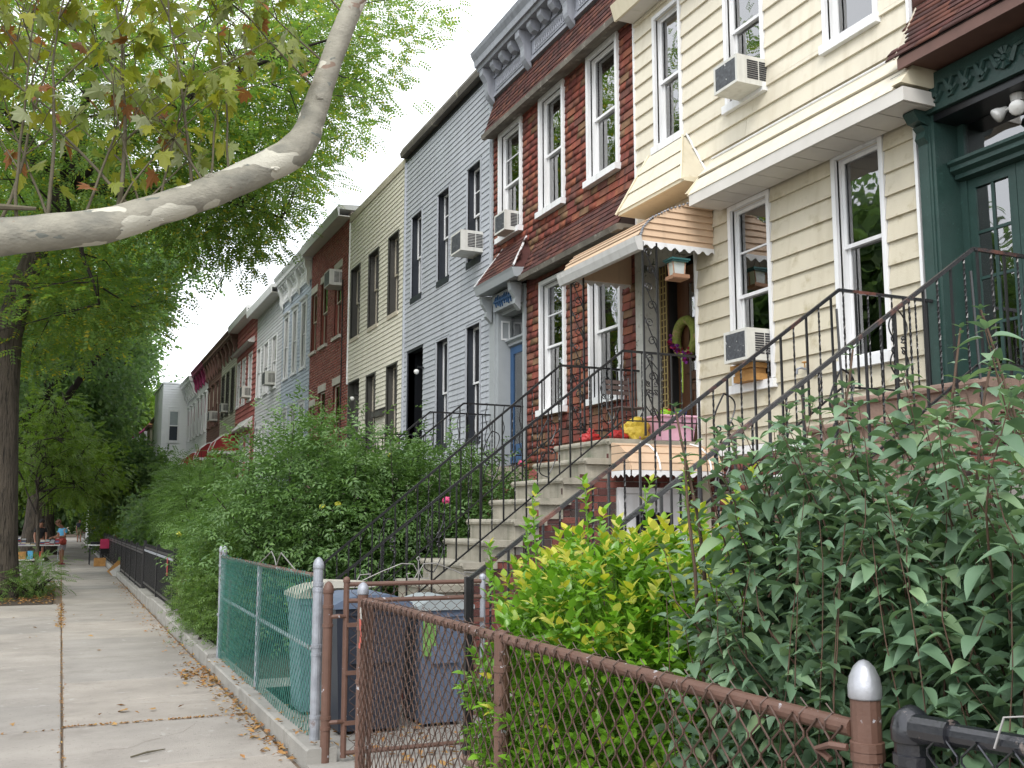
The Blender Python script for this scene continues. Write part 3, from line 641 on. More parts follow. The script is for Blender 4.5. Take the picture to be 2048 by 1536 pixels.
# ornamental iron posts
def scr(p, q, r, turns=1.2, side=1, n=16):
    """flat spiral starting near p, ending curled round q, in x-z plane given as (x,z)"""
    pts = []
    for i in range(n+1):
        a = i/n*turns*2*math.pi; rr = r*(1-i/n*.75); pts.append((q[0]+side*rr*math.cos(a), q[1]+rr*math.sin(a)))
    return [p]+pts
for (yy, zb_, lab) in ((9.0, 3.50, 'near wrought iron awning post with scrollwork'), (10.66, 3.50, 'far wrought iron awning post with scrollwork beside the shingled wall')):
    t = thing('awning_post', lab, 'post', (5.5, yy, 2.56), 'iron posts holding the door awning')
    x0 = 5.47
    for xx in (x0, x0+.17): MB().box(xx-.009, xx+.009, yy-.009, yy+.009, 2.56, 4.62).build('upright', 'iron', t)
    for k in range(5):
        z0 = 2.7+k*.38
        MB().tube([(x0, yy, z0+.37), (x0+.17, yy, z0)], .007, 5).build('brace', 'iron', t)
        s_ = scr((x0+.15, z0+.05), (x0+.10, z0+.10), .055, 1.3, 1); MB().tube([(p[0], yy, p[1]) for p in s_], .006, 5).build('scroll', 'iron', t)
        s_ = scr((x0+.02, z0+.34), (x0+.07, z0+.29), .05, 1.3, -1); MB().tube([(p[0], yy, p[1]) for p in s_], .006, 5).build('scroll', 'iron', t)
# bird feeder hanging from the awning
fx, fy, fz = 6.33, 9.62, 4.42
fx = 5.93; fy = 9.06; fz = 4.30
t = thing('bird_feeder', 'green-roofed wooden bird feeder with wire mesh sides hanging from the tan awning', 'bird feeder', (fx, fy, fz-.02))
MB().box(fx-.10, fx+.10, fy-.08, fy+.08, fz+.15, fz+.165).box(fx-.115, fx+.115, fy-.095, fy+.095, fz+.166, fz+.185).build('feeder_roof', 'teal_tin', t)
MB().prism([(fx-.06, fz), (fx+.06, fz), (fx+.075, fz+.149), (fx-.075, fz+.149)], 'y', fy-.045, fy+.045).build('feeder_pane', 'feeder_pane', t)
b = MB()
for sx in (-1, 1):
    for sy in (-1, 1): b.tube([(fx+sx*.064, fy+sy*.05, fz), (fx+sx*.079, fy+sy*.05, fz+.149)], .008, 4)
b.build('feeder_frame', 'feeder_wood', t)
MB().box(fx-.095, fx+.095, fy-.08, fy+.08, fz-.04, fz-.001).box(fx-.105, fx+.105, fy-.09, fy-.081, fz-.03, fz+.01).build('feeder_tray', 'feeder_wood', t)
MB().tube([(fx-.06, fy, fz+.186), (fx-.01, fy, fz+.36)], .0025, 4).tube([(fx+.06, fy, fz+.186), (fx-.01, fy, fz+.36)], .0025, 4).build('hanging_wire', 'black_paint', t)
# wreath on the door
t = thing('door_wreath', 'green and straw wreath with purple flowers and green ribbon on the wooden door', 'wreath', (HX+.22, 9.78, 3.75))
pts = [(HX+.23, 9.97+.2*math.cos(a), 3.83+.21*math.sin(a)) for a in [i*2*math.pi/22 for i in range(23)]]
MB().tube(pts, .058, 8, cap=False).build('ring', 'wreath_base', t, smooth=True)
for k in range(16):
    a = math.radians(20+k*9); p = Vector((HX+.155, 9.97+.21*math.cos(a)+random.uniform(-.04, .06), 3.80-.22*math.sin(a-.6)+random.uniform(-.05, .08)))
    b = MB()
    for j in range(6):
        q = Euler((random.uniform(0, 6), random.uniform(0, 6), random.uniform(0, 6))).to_matrix() @ Vector((.05, 0, 0)); r_ = q.cross(Vector((0, .3, 1))).normalized()*.022
        b.add([p, p+q*.6+r_, p+q, p+q*.6-r_], [(0, 1, 2, 3)])
    b.build('flower', 'petal_purple' if k % 3 else 'petal_red', t)
MB().add([(HX+.16, 9.93, 3.64), (HX+.16, 9.98, 3.64), (HX+.16, 9.99, 3.2), (HX+.16, 9.95, 3.17), (HX+.166, 9.93, 3.64), (HX+.166, 9.98, 3.64), (HX+.166, 9.99, 3.2), (HX+.166, 9.95, 3.17)], [(0,3,2,1),(4,5,6,7),(0,4,7,3),(1,2,6,5)]).build('ribbon', 'ribbon_green', t)
# ================================================================== stoop builder
def stoop(name, label, y0, y1, zl, xl, rise, run, n, stone, bricks=True, nb=300, door=True):
    t = thing(name, label, 'front steps', (xl-1.4, (y0+y1)/2, 0), 'stoops with steps up to the doors')
    def tread(x, z, xb, nm):
        b = MB(); no = .035
        b.prism([(x+no, z-rise), (xb, z-rise), (xb, z), (x+.02, z), (x+.006, z-.012), (x, z-.03), (x+.006, z-.052), (x+no, z-.062)], 'y', y0+.035, y1-.035)
        b.prism([(x+.02, z-.065), (x+run+.1, z-.065), (x+run+.1, z), (x+.02, z), (x+.0, z-.03)], 'y', y0-.02, y0+.0349)
        b.prism([(x+.02, z-.065), (x+run+.1, z-.065), (x+run+.1, z), (x+.02, z), (x+.0, z-.03)], 'y', y1-.0349, y1+.02)
        b.build(nm, stone, t)
    tread(xl, zl, HX-.01, 'landing')
    for i in range(1, n): tread(xl-i*run, zl-i*rise, xl-(i-1)*run+.0345, 'step')
    # core with stone ends, brick facing on both sides
    for yy, s_ in ((y0, -1), (y1, 1)):
        c = MB(); c.box(xl+.08, HX-.01, yy-s_*.06, yy-s_*.12, 0, zl-rise-.002)
        for i in range(1, n): c.box(xl-i*run+.06, xl-(i-1)*run+.0795, yy-s_*.06, yy-s_*.12, 0, zl-(i+1)*rise-.002)
        c.build('side_wall', 'mortar', t)
    def inside(u, v):
        if u > xl+.06: return v < zl-rise*.4
        i = int(math.ceil((xl+.06-u)/run)); return v < zl-(i)*rise-.5*rise
    fr = (Vector((1, 0, 0)), Vector((0, 0, 1)), Vector((0, -1, 0)))
    dops = [(xl+.12, xl+1.0, 0, 2.05)] if door else []
    rc = [r_ for r_ in courses(xl-n*run, HX-.02, .03, zl-.1, .215, .074, dops, .011, clipfn=inside)]
    field(t, (0, y0+.06, 0), fr, rc, .013, 'brick', 'brick_far', 'brick', nb, 0, jit=.003)
    return t
st1 = stoop('front_stoop', 'grey limestone stoop with brick side leading up to the wreath door', 9.32, 10.6, 2.55, 5.2, .21, .272, 13, 'limestone')
# canopy and white cellar door on the near side of the grey stoop
t = thing('cellar_canopy', 'small tan metal canopy with scalloped edge over the white cellar door under the stoop', 'awning', (5.8, 9.1, 2.3))
xa, xb = 5.22, 6.32
cp = [(9.26, 2.5), (9.08, 2.46), (8.95, 2.38), (8.89, 2.28), (8.87, 2.2)]
for i in range(4):
    (pa, za), (pb, zb) = cp[i], cp[i+1]
    MB().prism([(pa, za), (pb-.012, zb+.004), (pb-.004, zb-.006), (pa, za-.012)], 'x', xa, xb).build('slat', 'tan', t)
for xx in (xa, xb):
    for i in range(4):
        (pa, za), (pb, zb) = cp[i], cp[i+1]; MB().prism([(9.26, za-.005), (pa+.003, za-.005), (pb+.003, zb+.003), (9.26, zb+.003)], 'x', xx-.012 if xx == xa else xx, xx if xx == xa else xx+.012).build('side_slat', 'tan', t)
for xx in (xa+.33, xb-.15): MB().tube([(xx, p[0]-.018, p[1]+.008) for p in cp], [.012]*5, 4).build('rib', 'white', t)
n = 40; vs = []
for i in range(n+1):
    x = xa+(xb-xa)*i/n; z = 2.145-.018*math.sin(i/n*2*math.pi*11); vs += [(x, 8.862, 2.2), (x, 8.862, z), (x, 8.868, 2.2), (x, 8.868, z)]
MB().add(vs, [(4*i, 4*i+1, 4*i+5, 4*i+4) for i in range(n)]+[(4*i+2, 4*i+6, 4*i+7, 4*i+3) for i in range(n)]).build('valance', 'white', t)
n = 14; vs = []
for i in range(n+1):
    y = 8.868+(9.26-8.868)*i/n; z = 2.145-.018*math.sin(i/n*2*math.pi*3.5); vs += [(xa-.014, y, 2.2), (xa-.014, y, z)]
MB().add(vs, [(2*i, 2*i+1, 2*i+3, 2*i+2) for i in range(n)]).build('valance', 'white', t)
t = thing('cellar_door', 'white panelled cellar door under the tan canopy', 'door', (5.75, 9.36, 0))
MB().box(5.33, 5.40, 9.32, 9.40, .05, 2.04).box(6.12, 6.19, 9.32, 9.40, .05, 2.04).box(5.4005, 6.1195, 9.32, 9.40, 1.98, 2.04).build('door_frame', 'white', t)
dd = MB().box(5.402, 6.118, 9.36, 9.40, .05, 1.978).build('door_leaf', 'white', t)
MB().box(5.55, 5.97, 9.348, 9.358, 1.35, 1.78).build('door_light', 'black_paint', dd); MB().box(5.55, 5.97, 9.348, 9.358, .9, 1.2).build('door_panel', 'white', dd); MB().box(5.55, 5.97, 9.348, 9.358, .2, .75).build('door_panel', 'white', dd)
# ================================================================== railings
def railing(label, y, xb, zb, xc, zc, xe, foot, twist=True, hh=.88, sp=.122, tone='iron', scr_at=(), bottom=True, leg=True, wavy=False):
    """stair railing in the plane y: foot (xb,zb) -> corner (xc,zc) -> facade (xe). foot(x) gives the height the bars stand on"""
    t = thing('stair_railing', label, 'railing', (xb, y, 0), 'black iron stair railings')
    MB().tube([(xb, y, zb), (xc, y, zc)], .017, 4, phase=math.pi/4).build('top_rail', 'rail_iron' if tone == 'rail_iron' else 'iron', t)
    MB().tube([(xc-.004, y, zc), (xe, y, zc-.005)], .017, 4, phase=math.pi/4).build('top_rail', tone, t)
    sl = (zc-zb)/(xc-xb)
    off = hh-.13
    if bottom:
        MB().tube([(xb+.05, y, zb-off+.05*sl), (xc-.02, y, zc-off-.02*sl)], .010, 4, phase=math.pi/4).build('bottom_rail', 'iron', t)
        MB().tube([(xc, y, zc-off), (xe, y, zc-off)], .010, 4, phase=math.pi/4).build('bottom_rail', 'iron', t)
    def top(x): return zb+(x-xb)*sl if x < xc else zc
    k = 0; x = xb+.03
    while x < xe-.03:
        z1 = top(x)-.012; z0 = z1-off if (bottom and k % 4) else foot(x)
        if any(abs(x-q) < .03 for q in scr_at): pass
        if z0 < z1-.1:
            if wavy and k % 2:
                L_ = z1-z0; MB().tube([(x+.018*math.sin(i/12*14), y, z0+L_*i/12) for i in range(13)], .007, 5).build('baluster', 'iron', t)
            elif twist and k % 2:
                L_ = z1-z0; n = max(6, int(L_/.035)); b = MB(); vs = []; fs = []
                for i in range(n+1):
                    a = i*1.1
                    for j in range(4): vs.append((x+.0085*math.cos(a+j*math.pi/2), y+.0085*math.sin(a+j*math.pi/2), z0+L_*i/n))
                    if i: fs += [((i-1)*4+j, (i-1)*4+(j+1) % 4, i*4+(j+1) % 4, i*4+j) for j in range(4)]
                b.add(vs, fs).build('baluster', 'iron', t)
            else: MB().box(x-.007, x+.007, y-.007, y+.007, z0, z1).build('baluster', 'iron', t)
        x += sp; k += 1
    for q in scr_at:   # heart scrolls
        zc_ = top(q)-.012-off*.5; hs = off*.36
        for s_ in (-1, 1):
            for d_ in (1, -1):
                pts = []
                for i in range(19):
                    a = i/18; 
                    px_ = s_*(.095*math.sin(a*math.pi*.92)); pz = d_*(hs*(1-a)*1.0)+d_*.02
                    pts.append((q+px_, y, zc_+pz+sl*px_*(1 if q < xc else 0)))
                cx_, cz_ = pts[-1][0]+s_*.012, pts[-1][2]+d_*.03
                for i in range(12):
                    a = -math.pi/2*d_+s_*d_*i*.55; rr = .032*(1-i/16); pts.append((cx_+s_*.012+rr*math.cos(a), y, cz_+rr*math.sin(a)))
                MB().tube(pts, .0065, 5).build('scroll', 'iron', t)
    if leg: MB().tube([(xc-.03, y, zc-.15), (xc-.02, y-.03, foot(xc-.05)-.25)], .010, 5).build('brace', 'iron', t)
    MB().box(xb-.018, xb+.018, y-.018, y+.018, foot(xb), zb+.02).build('newel', 'iron', t)
    return t
def footf(xl, zl, rise, run):
    def f(x):
        if x >= xl: return zl
        return max(0.02, zl-rise*math.ceil((xl-x)/run))
    return f
f1 = footf(5.2, 2.55, .21, .272)
railing('wrought iron railing along the near side of the grey stone stoop', 9.36, 2.25, 1.08, 5.42, 3.5, HX-.02, f1, scr_at=(3.3, 4.52, 5.78), sp=.125)
railing('wrought iron railing along the far side of the grey stone stoop', 10.56, 2.25, 1.04, 5.27, 3.5, HX-.02, f1, scr_at=(3.2, 4.4, 5.9), sp=.125)
# ================================================================== things on the landing
def lump(name, c, r, m_, parent, seed=0, sq=(1, 1, 1)):
    bm = bmesh.new(); bmesh.ops.create_icosphere(bm, subdivisions=3, radius=1); lr = random.Random(seed)
    import mathutils.noise as mn
    for v in bm.verts:
        n_ = mn.noise(v.co*1.8+Vector((seed, 0, 0)))*.35+mn.noise(v.co*5+Vector((0, seed, 0)))*.14
        v.co = Vector((v.co.x*sq[0], v.co.y*sq[1], v.co.z*sq[2]))*(1+n_)*r
    me = bpy.data.meshes.new(name); bm.to_mesh(me); bm.free(); me.materials.append(M[m_]); off = wl(parent)
    return link(name, me, parent, loc=tuple(c[i]-off[i] for i in range(3)))
t = thing('toy_bag', 'yellow and red patterned plastic bag slumped on the stoop landing', 'bag', (5.75, 9.62, 2.55))
lump('bag_body', (5.75, 9.66, 2.68), .15, 'yellow', t, 3, (1.1, .8, .95)); lump('bag_fold', (5.56, 9.7, 2.62), .10, 'red_plastic', t, 5, (1.3, .8, .6))
t = thing('red_bag', 'crumpled red plastic bag at the edge of the stoop landing', 'bag', (5.4, 10.1, 2.55)); lump('bag_body', (5.42, 10.1, 2.61), .10, 'red_plastic', t, 9, (1.3, 1, .6)); lump('bag_knot', (5.42, 10.1, 2.68), .04, 'red_plastic', t, 8, (1, 1, 1.2))
t = thing('toy_tub', 'pink plastic tub full of toys on the stoop landing', 'tub', (6.1, 9.55, 2.55))
b = MB(); b.add([(5.93, 9.42, 2.56), (6.33, 9.42, 2.56), (6.33, 9.68, 2.56), (5.93, 9.68, 2.56), (5.90, 9.38, 2.82), (6.36, 9.38, 2.82), (6.36, 9.72, 2.82), (5.90, 9.72, 2.82)], [(0,3,2,1),(0,1,5,4),(1,2,6,5),(2,3,7,6),(3,0,4,7)]); b.build('tub_body', 'pink', t)
MB().tube([(5.89, 9.37, 2.825), (6.37, 9.37, 2.825), (6.37, 9.73, 2.825), (5.89, 9.73, 2.825), (5.89, 9.37, 2.825)], .014, 5).build('rim', 'pink', t)
for (c, r_, m_, s_) in (((6.02, 9.5, 2.86), .07, 'lime', 1), ((6.1, 9.6, 2.88), .07, 'red_plastic', 2), ((6.24, 9.52, 2.87), .065, 'toy_blue', 3), ((6.17, 9.45, 2.84), .05, 'lime', 4)):
    tt = thing('toy', {'lime': 'lime green toy in the pink tub', 'red_plastic': 'red toy in the middle of the pink tub', 'toy_blue': 'blue toy at the wall side of the pink tub'}[m_] + ('' if s_ != 4 else ', the smaller one at the front'), 'toy', c, 'toys in the pink tub'); lump('toy_body', c, r_, m_, tt, s_, (1.2, .8, .7))
t = thing('folding_chair', 'weathered wooden slatted folding chair with black metal legs on the stoop landing', 'chair', (5.95, 10.3, 2.55))
for k in range(3): MB().box(5.80, 6.12, 10.42+.01*k, 10.435+.01*k, 3.17+k*.065, 3.215+k*.065).build('back_slat', 'slat_wood', t)
for k in range(5): MB().box(5.78, 6.14, 10.08+k*.065, 10.13+k*.065, 2.98, 2.995).build('seat_slat', 'slat_wood', t)
for xx in (5.8, 6.12):
    MB().tube([(xx, 10.45, 3.38), (xx, 10.40, 3.0), (xx, 10.08, 2.56)], .009, 5).build('leg', 'iron', t); MB().tube([(xx, 10.1, 2.975), (xx, 10.46, 2.56)], .009, 5).build('leg', 'iron', t)
# ================================================================== H0 brick and green house
h0 = thing('row_house', 'dark brick and shingle house with green painted doorway at the right edge', 'house', (HX, 3.8, 0), HG)
Y0, Y1 = 1.3, 6.07
gd = (4.34, 5.899, 2.6, 4.98)
shell(h0, Y0, Y1, 9.4, [(1.6, 2.3, 3.1, 4.9), (3.0, 3.7, 3.1, 4.9), gd], 'mortar')
field(h0, (HX, 0, 0), FR_FACE, courses(Y0, Y1, 5.55, 9.2, .27, .115, [], .006, jw=1.), .010, 'shingle', 'shingle_far', 'shingle', 70, .75)
field(h0, (HX, 0, 0), FR_FACE, courses(Y0, Y1, .05, 2.5, .21, .072, [], .010), .012, 'brick', 'brick_far', 'brick', 0, 0)
for a in ((1.6, 2.3), (3.0, 3.7)): window(h0, a[0], a[1], 3.1, 4.9)
# shingled skirt above the door
sv = Vector((.46, 0, .62)).normalized(); fr = (Vector((0, 1, 0)), sv, Vector((-sv.z, 0, sv.x)))
field(h0, (5.97, 0, 5.40), fr, courses(Y0, 6.03, 0, .73, .26, .085, [], .006, jw=1., clipfn=lambda u, v: u < 5.88+v*.25), .012, 'shingle_skirt', 'shingle_skirt_far', 'shingle', 110, .7)
MB().prism([(5.98, 5.39), (6.39, 5.95), (6.39, 5.39)], 'y', Y0, 5.86).build('skirt_core', 'shingle_under', h0)
MB().box(5.985, 6.01, Y0, 5.87, 5.30, 5.392).build('skirt_fascia', 'brown_wood', h0)
MB().box(6.011, 6.399, Y0, 5.87, 5.33, 5.35).build('skirt_soffit', 'brown_wood', h0)
MB().tube([(5.965, 5.88, 5.39), (6.40, 6.04, 6.0)], .009, 4).build('verge_strip', 'putty', h0)
# green doorway
MB().box(6.33, 6.57, 5.90, 6.03, 2.6, 4.98).box(6.355, 6.5, 6.0305, 6.05, 2.6, 5.2).build('door_pilaster', 'green_paint', h0)
MB().box(6.325, 6.3295, 5.925, 6.005, 2.75, 4.8).build('pilaster_panel', 'green_paint', h0)
MB().box(6.33, 6.57, 4.2, 4.33, 2.6, 4.98).build('door_pilaster', 'green_paint', h0)
MB().box(6.30, 6.5, 4.1, 6.04, 4.985, 5.305).build('frieze', 'green_paint', h0)
cv = MB(); lr = random.Random(5)
for k in range(-5, 6):   # carved leaf scroll along the frieze
    yc = 5.12+k*.15
    if k == 0: continue
    sg = 1 if k > 0 else -1
    pts = [(6.29, yc-sg*.09, 5.09), (6.285, yc-sg*.04, 5.19), (6.285, yc+sg*.03, 5.2), (6.288, yc+sg*.06, 5.13), (6.29, yc+sg*.03, 5.08)]; cv.tube(pts, [.028, .022, .018, .022, .028], 5)
    cv.tube([(6.29, yc, 5.12), (6.29, yc+sg*.05, 5.055), (6.29, yc+sg*.1, 5.05)], [.02, .017, .006], 5)
cv.build('carved_leaves', 'green_paint', h0, kind='stuff')
b = MB()
for j in range(10):
    a = j*2*math.pi/10; b.tube([(6.29, 5.12+.03*math.cos(a), 5.14+.03*math.sin(a)), (6.29, 5.12+.085*math.cos(a), 5.14+.085*math.sin(a))], [.014, .026], 5)
b.tube([(6.27, 5.12, 5.14), (6.30, 5.12, 5.14)], [.02, .035], 8); b.build('rosette', 'green_paint', h0)
for yy in (5.965, 4.27):
    c = MB(); c.prism([(6.33, 4.9), (6.22, 4.93), (6.17, 5.0), (6.21, 5.06), (6.13, 5.13), (6.06, 5.22), (6.06, 5.30), (6.36, 5.30), (6.36, 4.9)], 'y', yy-.06, yy+.06); c.prism([(6.34, 4.74), (6.28, 4.80), (6.30, 4.86), (6.26, 4.9), (6.36, 4.9)], 'y', yy-.05, yy+.05)
    c.build('bracket', 'green_paint', h0)
MB().box(6.34, 6.70, 5.865, 5.899, 2.6, 4.98).build('door_reveal', 'green_paint', h0); MB().box(6.34, 6.70, 4.331, 4.37, 2.6, 4.98).build('door_reveal', 'green_paint', h0)
MB().box(6.34, 6.70, 4.371, 5.864, 4.92, 4.98).build('door_reveal', 'black_paint', h0)
MB().box(6.59, 6.66, 5.80, 5.864, 2.6, 4.919).box(6.59, 6.66, 4.371, 4.43, 2.6, 4.919).build('door_frame', 'green_paint', h0)
MB().prism([(6.60, 4.44), (6.53, 4.45), (6.53, 4.485), (6.48, 4.51), (6.48, 4.545), (6.45, 4.565), (6.45, 4.59), (6.60, 4.60)], 'y', 4.40, 5.855).build('transom_bar', 'green_paint', h0)
MB().box(6.62, 6.626, 4.43, 5.80, 4.6, 4.91).build('transom_pane', 'glass', h0)
MB().box(6.66, 6.665, 4.43, 5.80, 4.6, 4.91).build('transom_blind', 'lace', h0)
def leaf_door(ya, yb, lab=None):   # glazed door leaf between ya and yb
    ia, ib = ya+.07, yb-.07; dn = MB().box(6.61, 6.645, yb-.07, yb, 2.62, 4.44).box(6.61, 6.645, ya, ya+.07, 2.62, 4.44).box(6.61, 6.645, ia+.0005, ib-.0005, 4.36, 4.44).box(6.61, 6.645, ia+.0005, ib-.0005, 2.62, 2.86)
    ym = (ia+ib)/2; dn.box(6.615, 6.64, ym-.013, ym+.013, 2.8605, 4.3595); n = 4; st = 1.5/n
    for k in range(1, n): dn.box(6.612, 6.643, ia+.001, ym-.0135, 2.86+k*st-.012, 2.86+k*st+.012).box(6.612, 6.643, ym+.0135, ib-.001, 2.86+k*st-.012, 2.86+k*st+.012)
    dn = dn.build('door', 'green_paint', h0)
    for k in range(n):
        for (a, c) in ((ia+.001, ym-.014), (ym+.014, ib-.001)): MB().box(6.625, 6.628, a, c, 2.874+k*st, 2.846+(k+1)*st).build('pane', 'glass', dn)
    vs = []
    for i in range(31): vs += [(6.675+.012*math.sin(i*1.1), ia+(ib-ia)*i/30, 2.86), (6.675+.010*math.sin(i*1.1+.4), ia+(ib-ia)*i/30, 4.36)]
    MB().add(vs, [(2*i, 2*i+2, 2*i+3, 2*i+1) for i in range(30)]).build('lace_curtain', 'lace', dn)
leaf_door(5.35, 5.80); leaf_door(4.88, 5.345); leaf_door(4.431, 4.875)
MB().box(6.5, 7.4, 4.33, 5.9, 2.5, 2.6).build('door_saddle', 'brownstone', h0)
# double flood lamp in the green doorway
t = thing('flood_lamp', 'twin round flood lamp on a grey mount under the green door head', 'lamp', (6.55, 5.1, 4.9))
MB().lathe((6.5, 5.2, 4.86), [(.05, 0), (.055, .05), (.04, .085)], 10).build('mount', 'dirty_white', t)
for (c, d_) in (((6.40, 5.13, 4.77), (-.6, -.6, -.4)), ((6.45, 5.34, 4.80), (-.5, .5, -.5))):
    b = MB(); b.lathe((0, 0, 0), [(.02, -.08), (.03, -.05), (.055, -.01), (.06, .02), (.05, .03), (.001, .038)], 14); q = Vector(d_).to_track_quat('Z', 'Y').to_matrix().to_4x4(); b.xf(Matrix.Translation(c) @ q); b.build('lamp_head', 'lamp_glass', t, smooth=True)
    MB().cyl((6.5, 5.2, 4.85), c, .012).build('arm', 'dirty_white', t)
st0 = stoop('front_stoop', 'brownstone stoop with red brick side leading up to the green doorway', 4.62, 6.02, 2.6, 5.3, .21, .272, 13, 'brownstone', nb=150)
f0 = footf(5.3, 2.6, .21, .272)
railing('rust-worn iron railing between the brownstone stoop and the cream house', 5.97, 2.33, 1.33, 5.37, 3.45, HX-.06, f0, tone='rail_iron', scr_at=(4.28, 5.95))
railing('rust-worn iron railing on the near side of the brownstone stoop', 4.68, 2.66, 1.66, 5.34, 3.45, HX-.06, f0, tone='rail_iron', scr_at=(4.2, 5.88))
# ================================================================== H2 shingled house
h2 = thing('row_house', 'brick-patterned shingle house with grey bracketed cornice and blue door', 'house', (HX, 13, 0), HG)
Y0, Y1 = 10.64, 15.33
W2 = [(11.08, 11.83, 3.3, 5.1), (12.66, 13.38, 3.3, 5.16), (11.08, 11.83, 6.3, 8.03), (12.66, 13.38, 6.3, 8.03), (14.15, 14.95, 6.3, 8.03)]
d2 = (14.046, 14.999, 2.55, 5.1)
shell(h2, Y0, Y1, 9.45, [(w[0], w[1], w[2], w[3]) for w in W2]+[d2], 'shingle_under')
ops = [op(*w, e=.06) for w in W2]+[(13.95, 15.4, 2.4, 5.5)]
rr = courses(Y0+.02, Y1-.05, 2.45, 8.8, .235, .104, ops, .007, jw=1.)
field(h2, (HX, 0, 0), FR_FACE, rr, .017, 'shingle', 'shingle_far', 'shingle', 230, .75, jit=.005)
for i, w in enumerate(W2): window(h2, *w, tw=.06, proud=.05, depth=.09, sd=.08, split=.5, blind=0, muntin=(i in (1, 4)))
MB().box(HX-.03, HX+.0, Y1-.045, Y1+.01, 2.5, 8.85).build('corner_trim', 'grey_paint', h2)
def skirt(h, y0, y1, xo, zo, zt, hw=.07, mats=('shingle_skirt', 'shingle_skirt_far'), np_=40, gut='dirty_gutter', cw=.22):
    d = Vector((HX-.01-xo, 0, zt-zo)); L_ = d.length; d.normalize(); fr = (Vector((0, 1, 0)), d, Vector((-d.z, 0, d.x)))
    field(h, (xo, 0, zo), fr, courses(y0, y1, 0, L_, cw, .09, [], .006, jw=1.), .012, mats[0], mats[1], 'shingle', np_, .7, jit=.004)
    MB().prism([(xo+.012, zo-.005), (HX-.004, zt-.01), (HX-.004, zo-.005)], 'y', y0+.01, y1-.01).build('skirt_core', 'shingle_under', h)
    MB().prism([(xo-.03, zo-.09), (xo-.05, zo-.02), (xo+.0, zo-.008), (HX-.01, zo-.008), (HX-.01, zo-.04), (xo+.06, zo-.06), (xo+.04, zo-.09)], 'y', y0-.03, y1+.03).build('skirt_gutter', gut, h)
mat('dirty_gutter', (.17, .155, .13), .8, .4, 4, .3, 50, stain=((.35, .33, .29), 7, .58, .1))
skirt(h2, 10.66, 15.2, 6.18, 8.14, 8.79)
skirt(h2, 10.66, 13.62, 6.14, 5.36, 5.86)
cornice(h2, 10.62, 15.36, 8.8, 9.6, 6.0, 'steel_gray', nb=4, bh=.58, mod=3)
# door surround with shingled hood
hd = MB().prism([(6.03, 5.33), (6.0, 5.43), (5.98, 5.47), (HX-.01, 5.5), (HX-.01, 5.38), (6.08, 5.33)], 'y', 13.60, 15.16).build('door_hood', 'grey_paint', h2)
d = Vector((HX-.01-6.02, 0, .62)); L_ = d.length; d.normalize(); fr = (Vector((0, 1, 0)), d, Vector((-d.z, 0, d.x)))
field(hd, (6.02, 0, 5.48), fr, [r_ for r_ in courses(13.62, 15.14, 0, L_, .2, .09, [], .006, jw=1., clipfn=lambda u, v: v < (u-13.6)*2.2+.06 and v < (15.16-u)*2.2+.06)], .012, 'shingle_skirt', 'shingle_skirt_far', 'shingle', 30, .7)
MB().prism([(6.04, 5.47), (HX-.012, 6.07), (HX-.012, 5.47)], 'y', 13.95, 14.85).build('hood_core', 'shingle_under', hd)
MB().tube([(6.01, 13.60, 5.50), (6.39, 13.95, 6.08)], .02, 4).build('hip_flashing', 'white', hd)
m = MB().add([(6.02, 13.605, 5.48), (6.39, 13.605, 5.48), (6.39, 13.95, 6.06)], [(0, 1, 2)]); m.build('hood_end', 'shingle_skirt', hd)
m = MB().add([(6.02, 15.15, 5.48), (6.39, 15.15, 5.48), (6.39, 14.85, 6.06)], [(2, 1, 0)]); m.build('hood_end', 'shingle_skirt', hd)
MB().tube([(6.0, 15.17, 5.49), (6.39, 14.87, 6.1)], .010, 4).build('hip_flashing', 'white', hd)
MB().box(6.34, 6.5, 15.0, 15.28, 2.5, 5.33).box(6.31, 6.3395, 15.04, 15.24, 2.6, 5.2).box(6.36, 6.4, 13.97, 14.045, 2.5, 5.33).build('door_pilaster', 'grey_paint', h2)
MB().box(6.27, 6.5, 14.021, 14.999, 5.05, 5.33).build('frieze', 'grey_paint', h2)
cv = MB()
for k in range(10):
    yy = 14.1+k*.085; zz = 5.19+.02*math.sin(k*1.7); cv.tube([(6.26, yy-.02, zz-.09), (6.255, yy+.02, zz), (6.26, yy-.01, zz+.085)], [.012, .022, .010], 5)
cv.tube([(6.255, 14.08, 5.19), (6.255, 14.92, 5.19)], .024, 5); cv.build('carved_ornament', 'blue_paint', h2, kind='stuff')
for yy in (13.99, 15.14):
    MB().prism([(6.28, 4.9), (6.18, 5.0), (6.20, 5.08), (6.12, 5.2), (6.10, 5.33), (6.30, 5.33)], 'y', yy-.05, yy+.05).build('bracket', 'grey_paint', h2)
MB().box(6.345, 6.62, 14.965, 14.999, 2.55, 5.05).build('door_reveal', 'grey_paint', h2); MB().box(6.4005, 6.62, 14.046, 14.075, 2.55, 5.05).build('door_reveal', 'grey_paint', h2); MB().box(6.4005, 6.62, 14.0755, 14.9645, 5.0, 5.05).build('door_reveal', 'grey_paint', h2)
for (z0, z1) in ((4.60, 4.92),):
    b = MB().box(6.40, 6.55, 14.952, 14.964, z0, z0+.03).box(6.40, 6.55, 14.952, 14.964, z1-.03, z1).box(6.40, 6.42, 14.952, 14.964, z0+.031, z1-.031).box(6.53, 6.55, 14.952, 14.964, z0+.031, z1-.031); b.build('reveal_panel', 'white', h2)
MB().prism([(6.60, 4.48), (6.52, 4.50), (6.52, 4.54), (6.46, 4.57), (6.46, 4.60), (6.60, 4.61)], 'y', 14.08, 14.96).build('transom_bar', 'grey_paint', h2)
MB().box(6.58, 6.59, 14.08, 14.96, 4.61, 4.99).build('transom_pane', 'glass', h2)
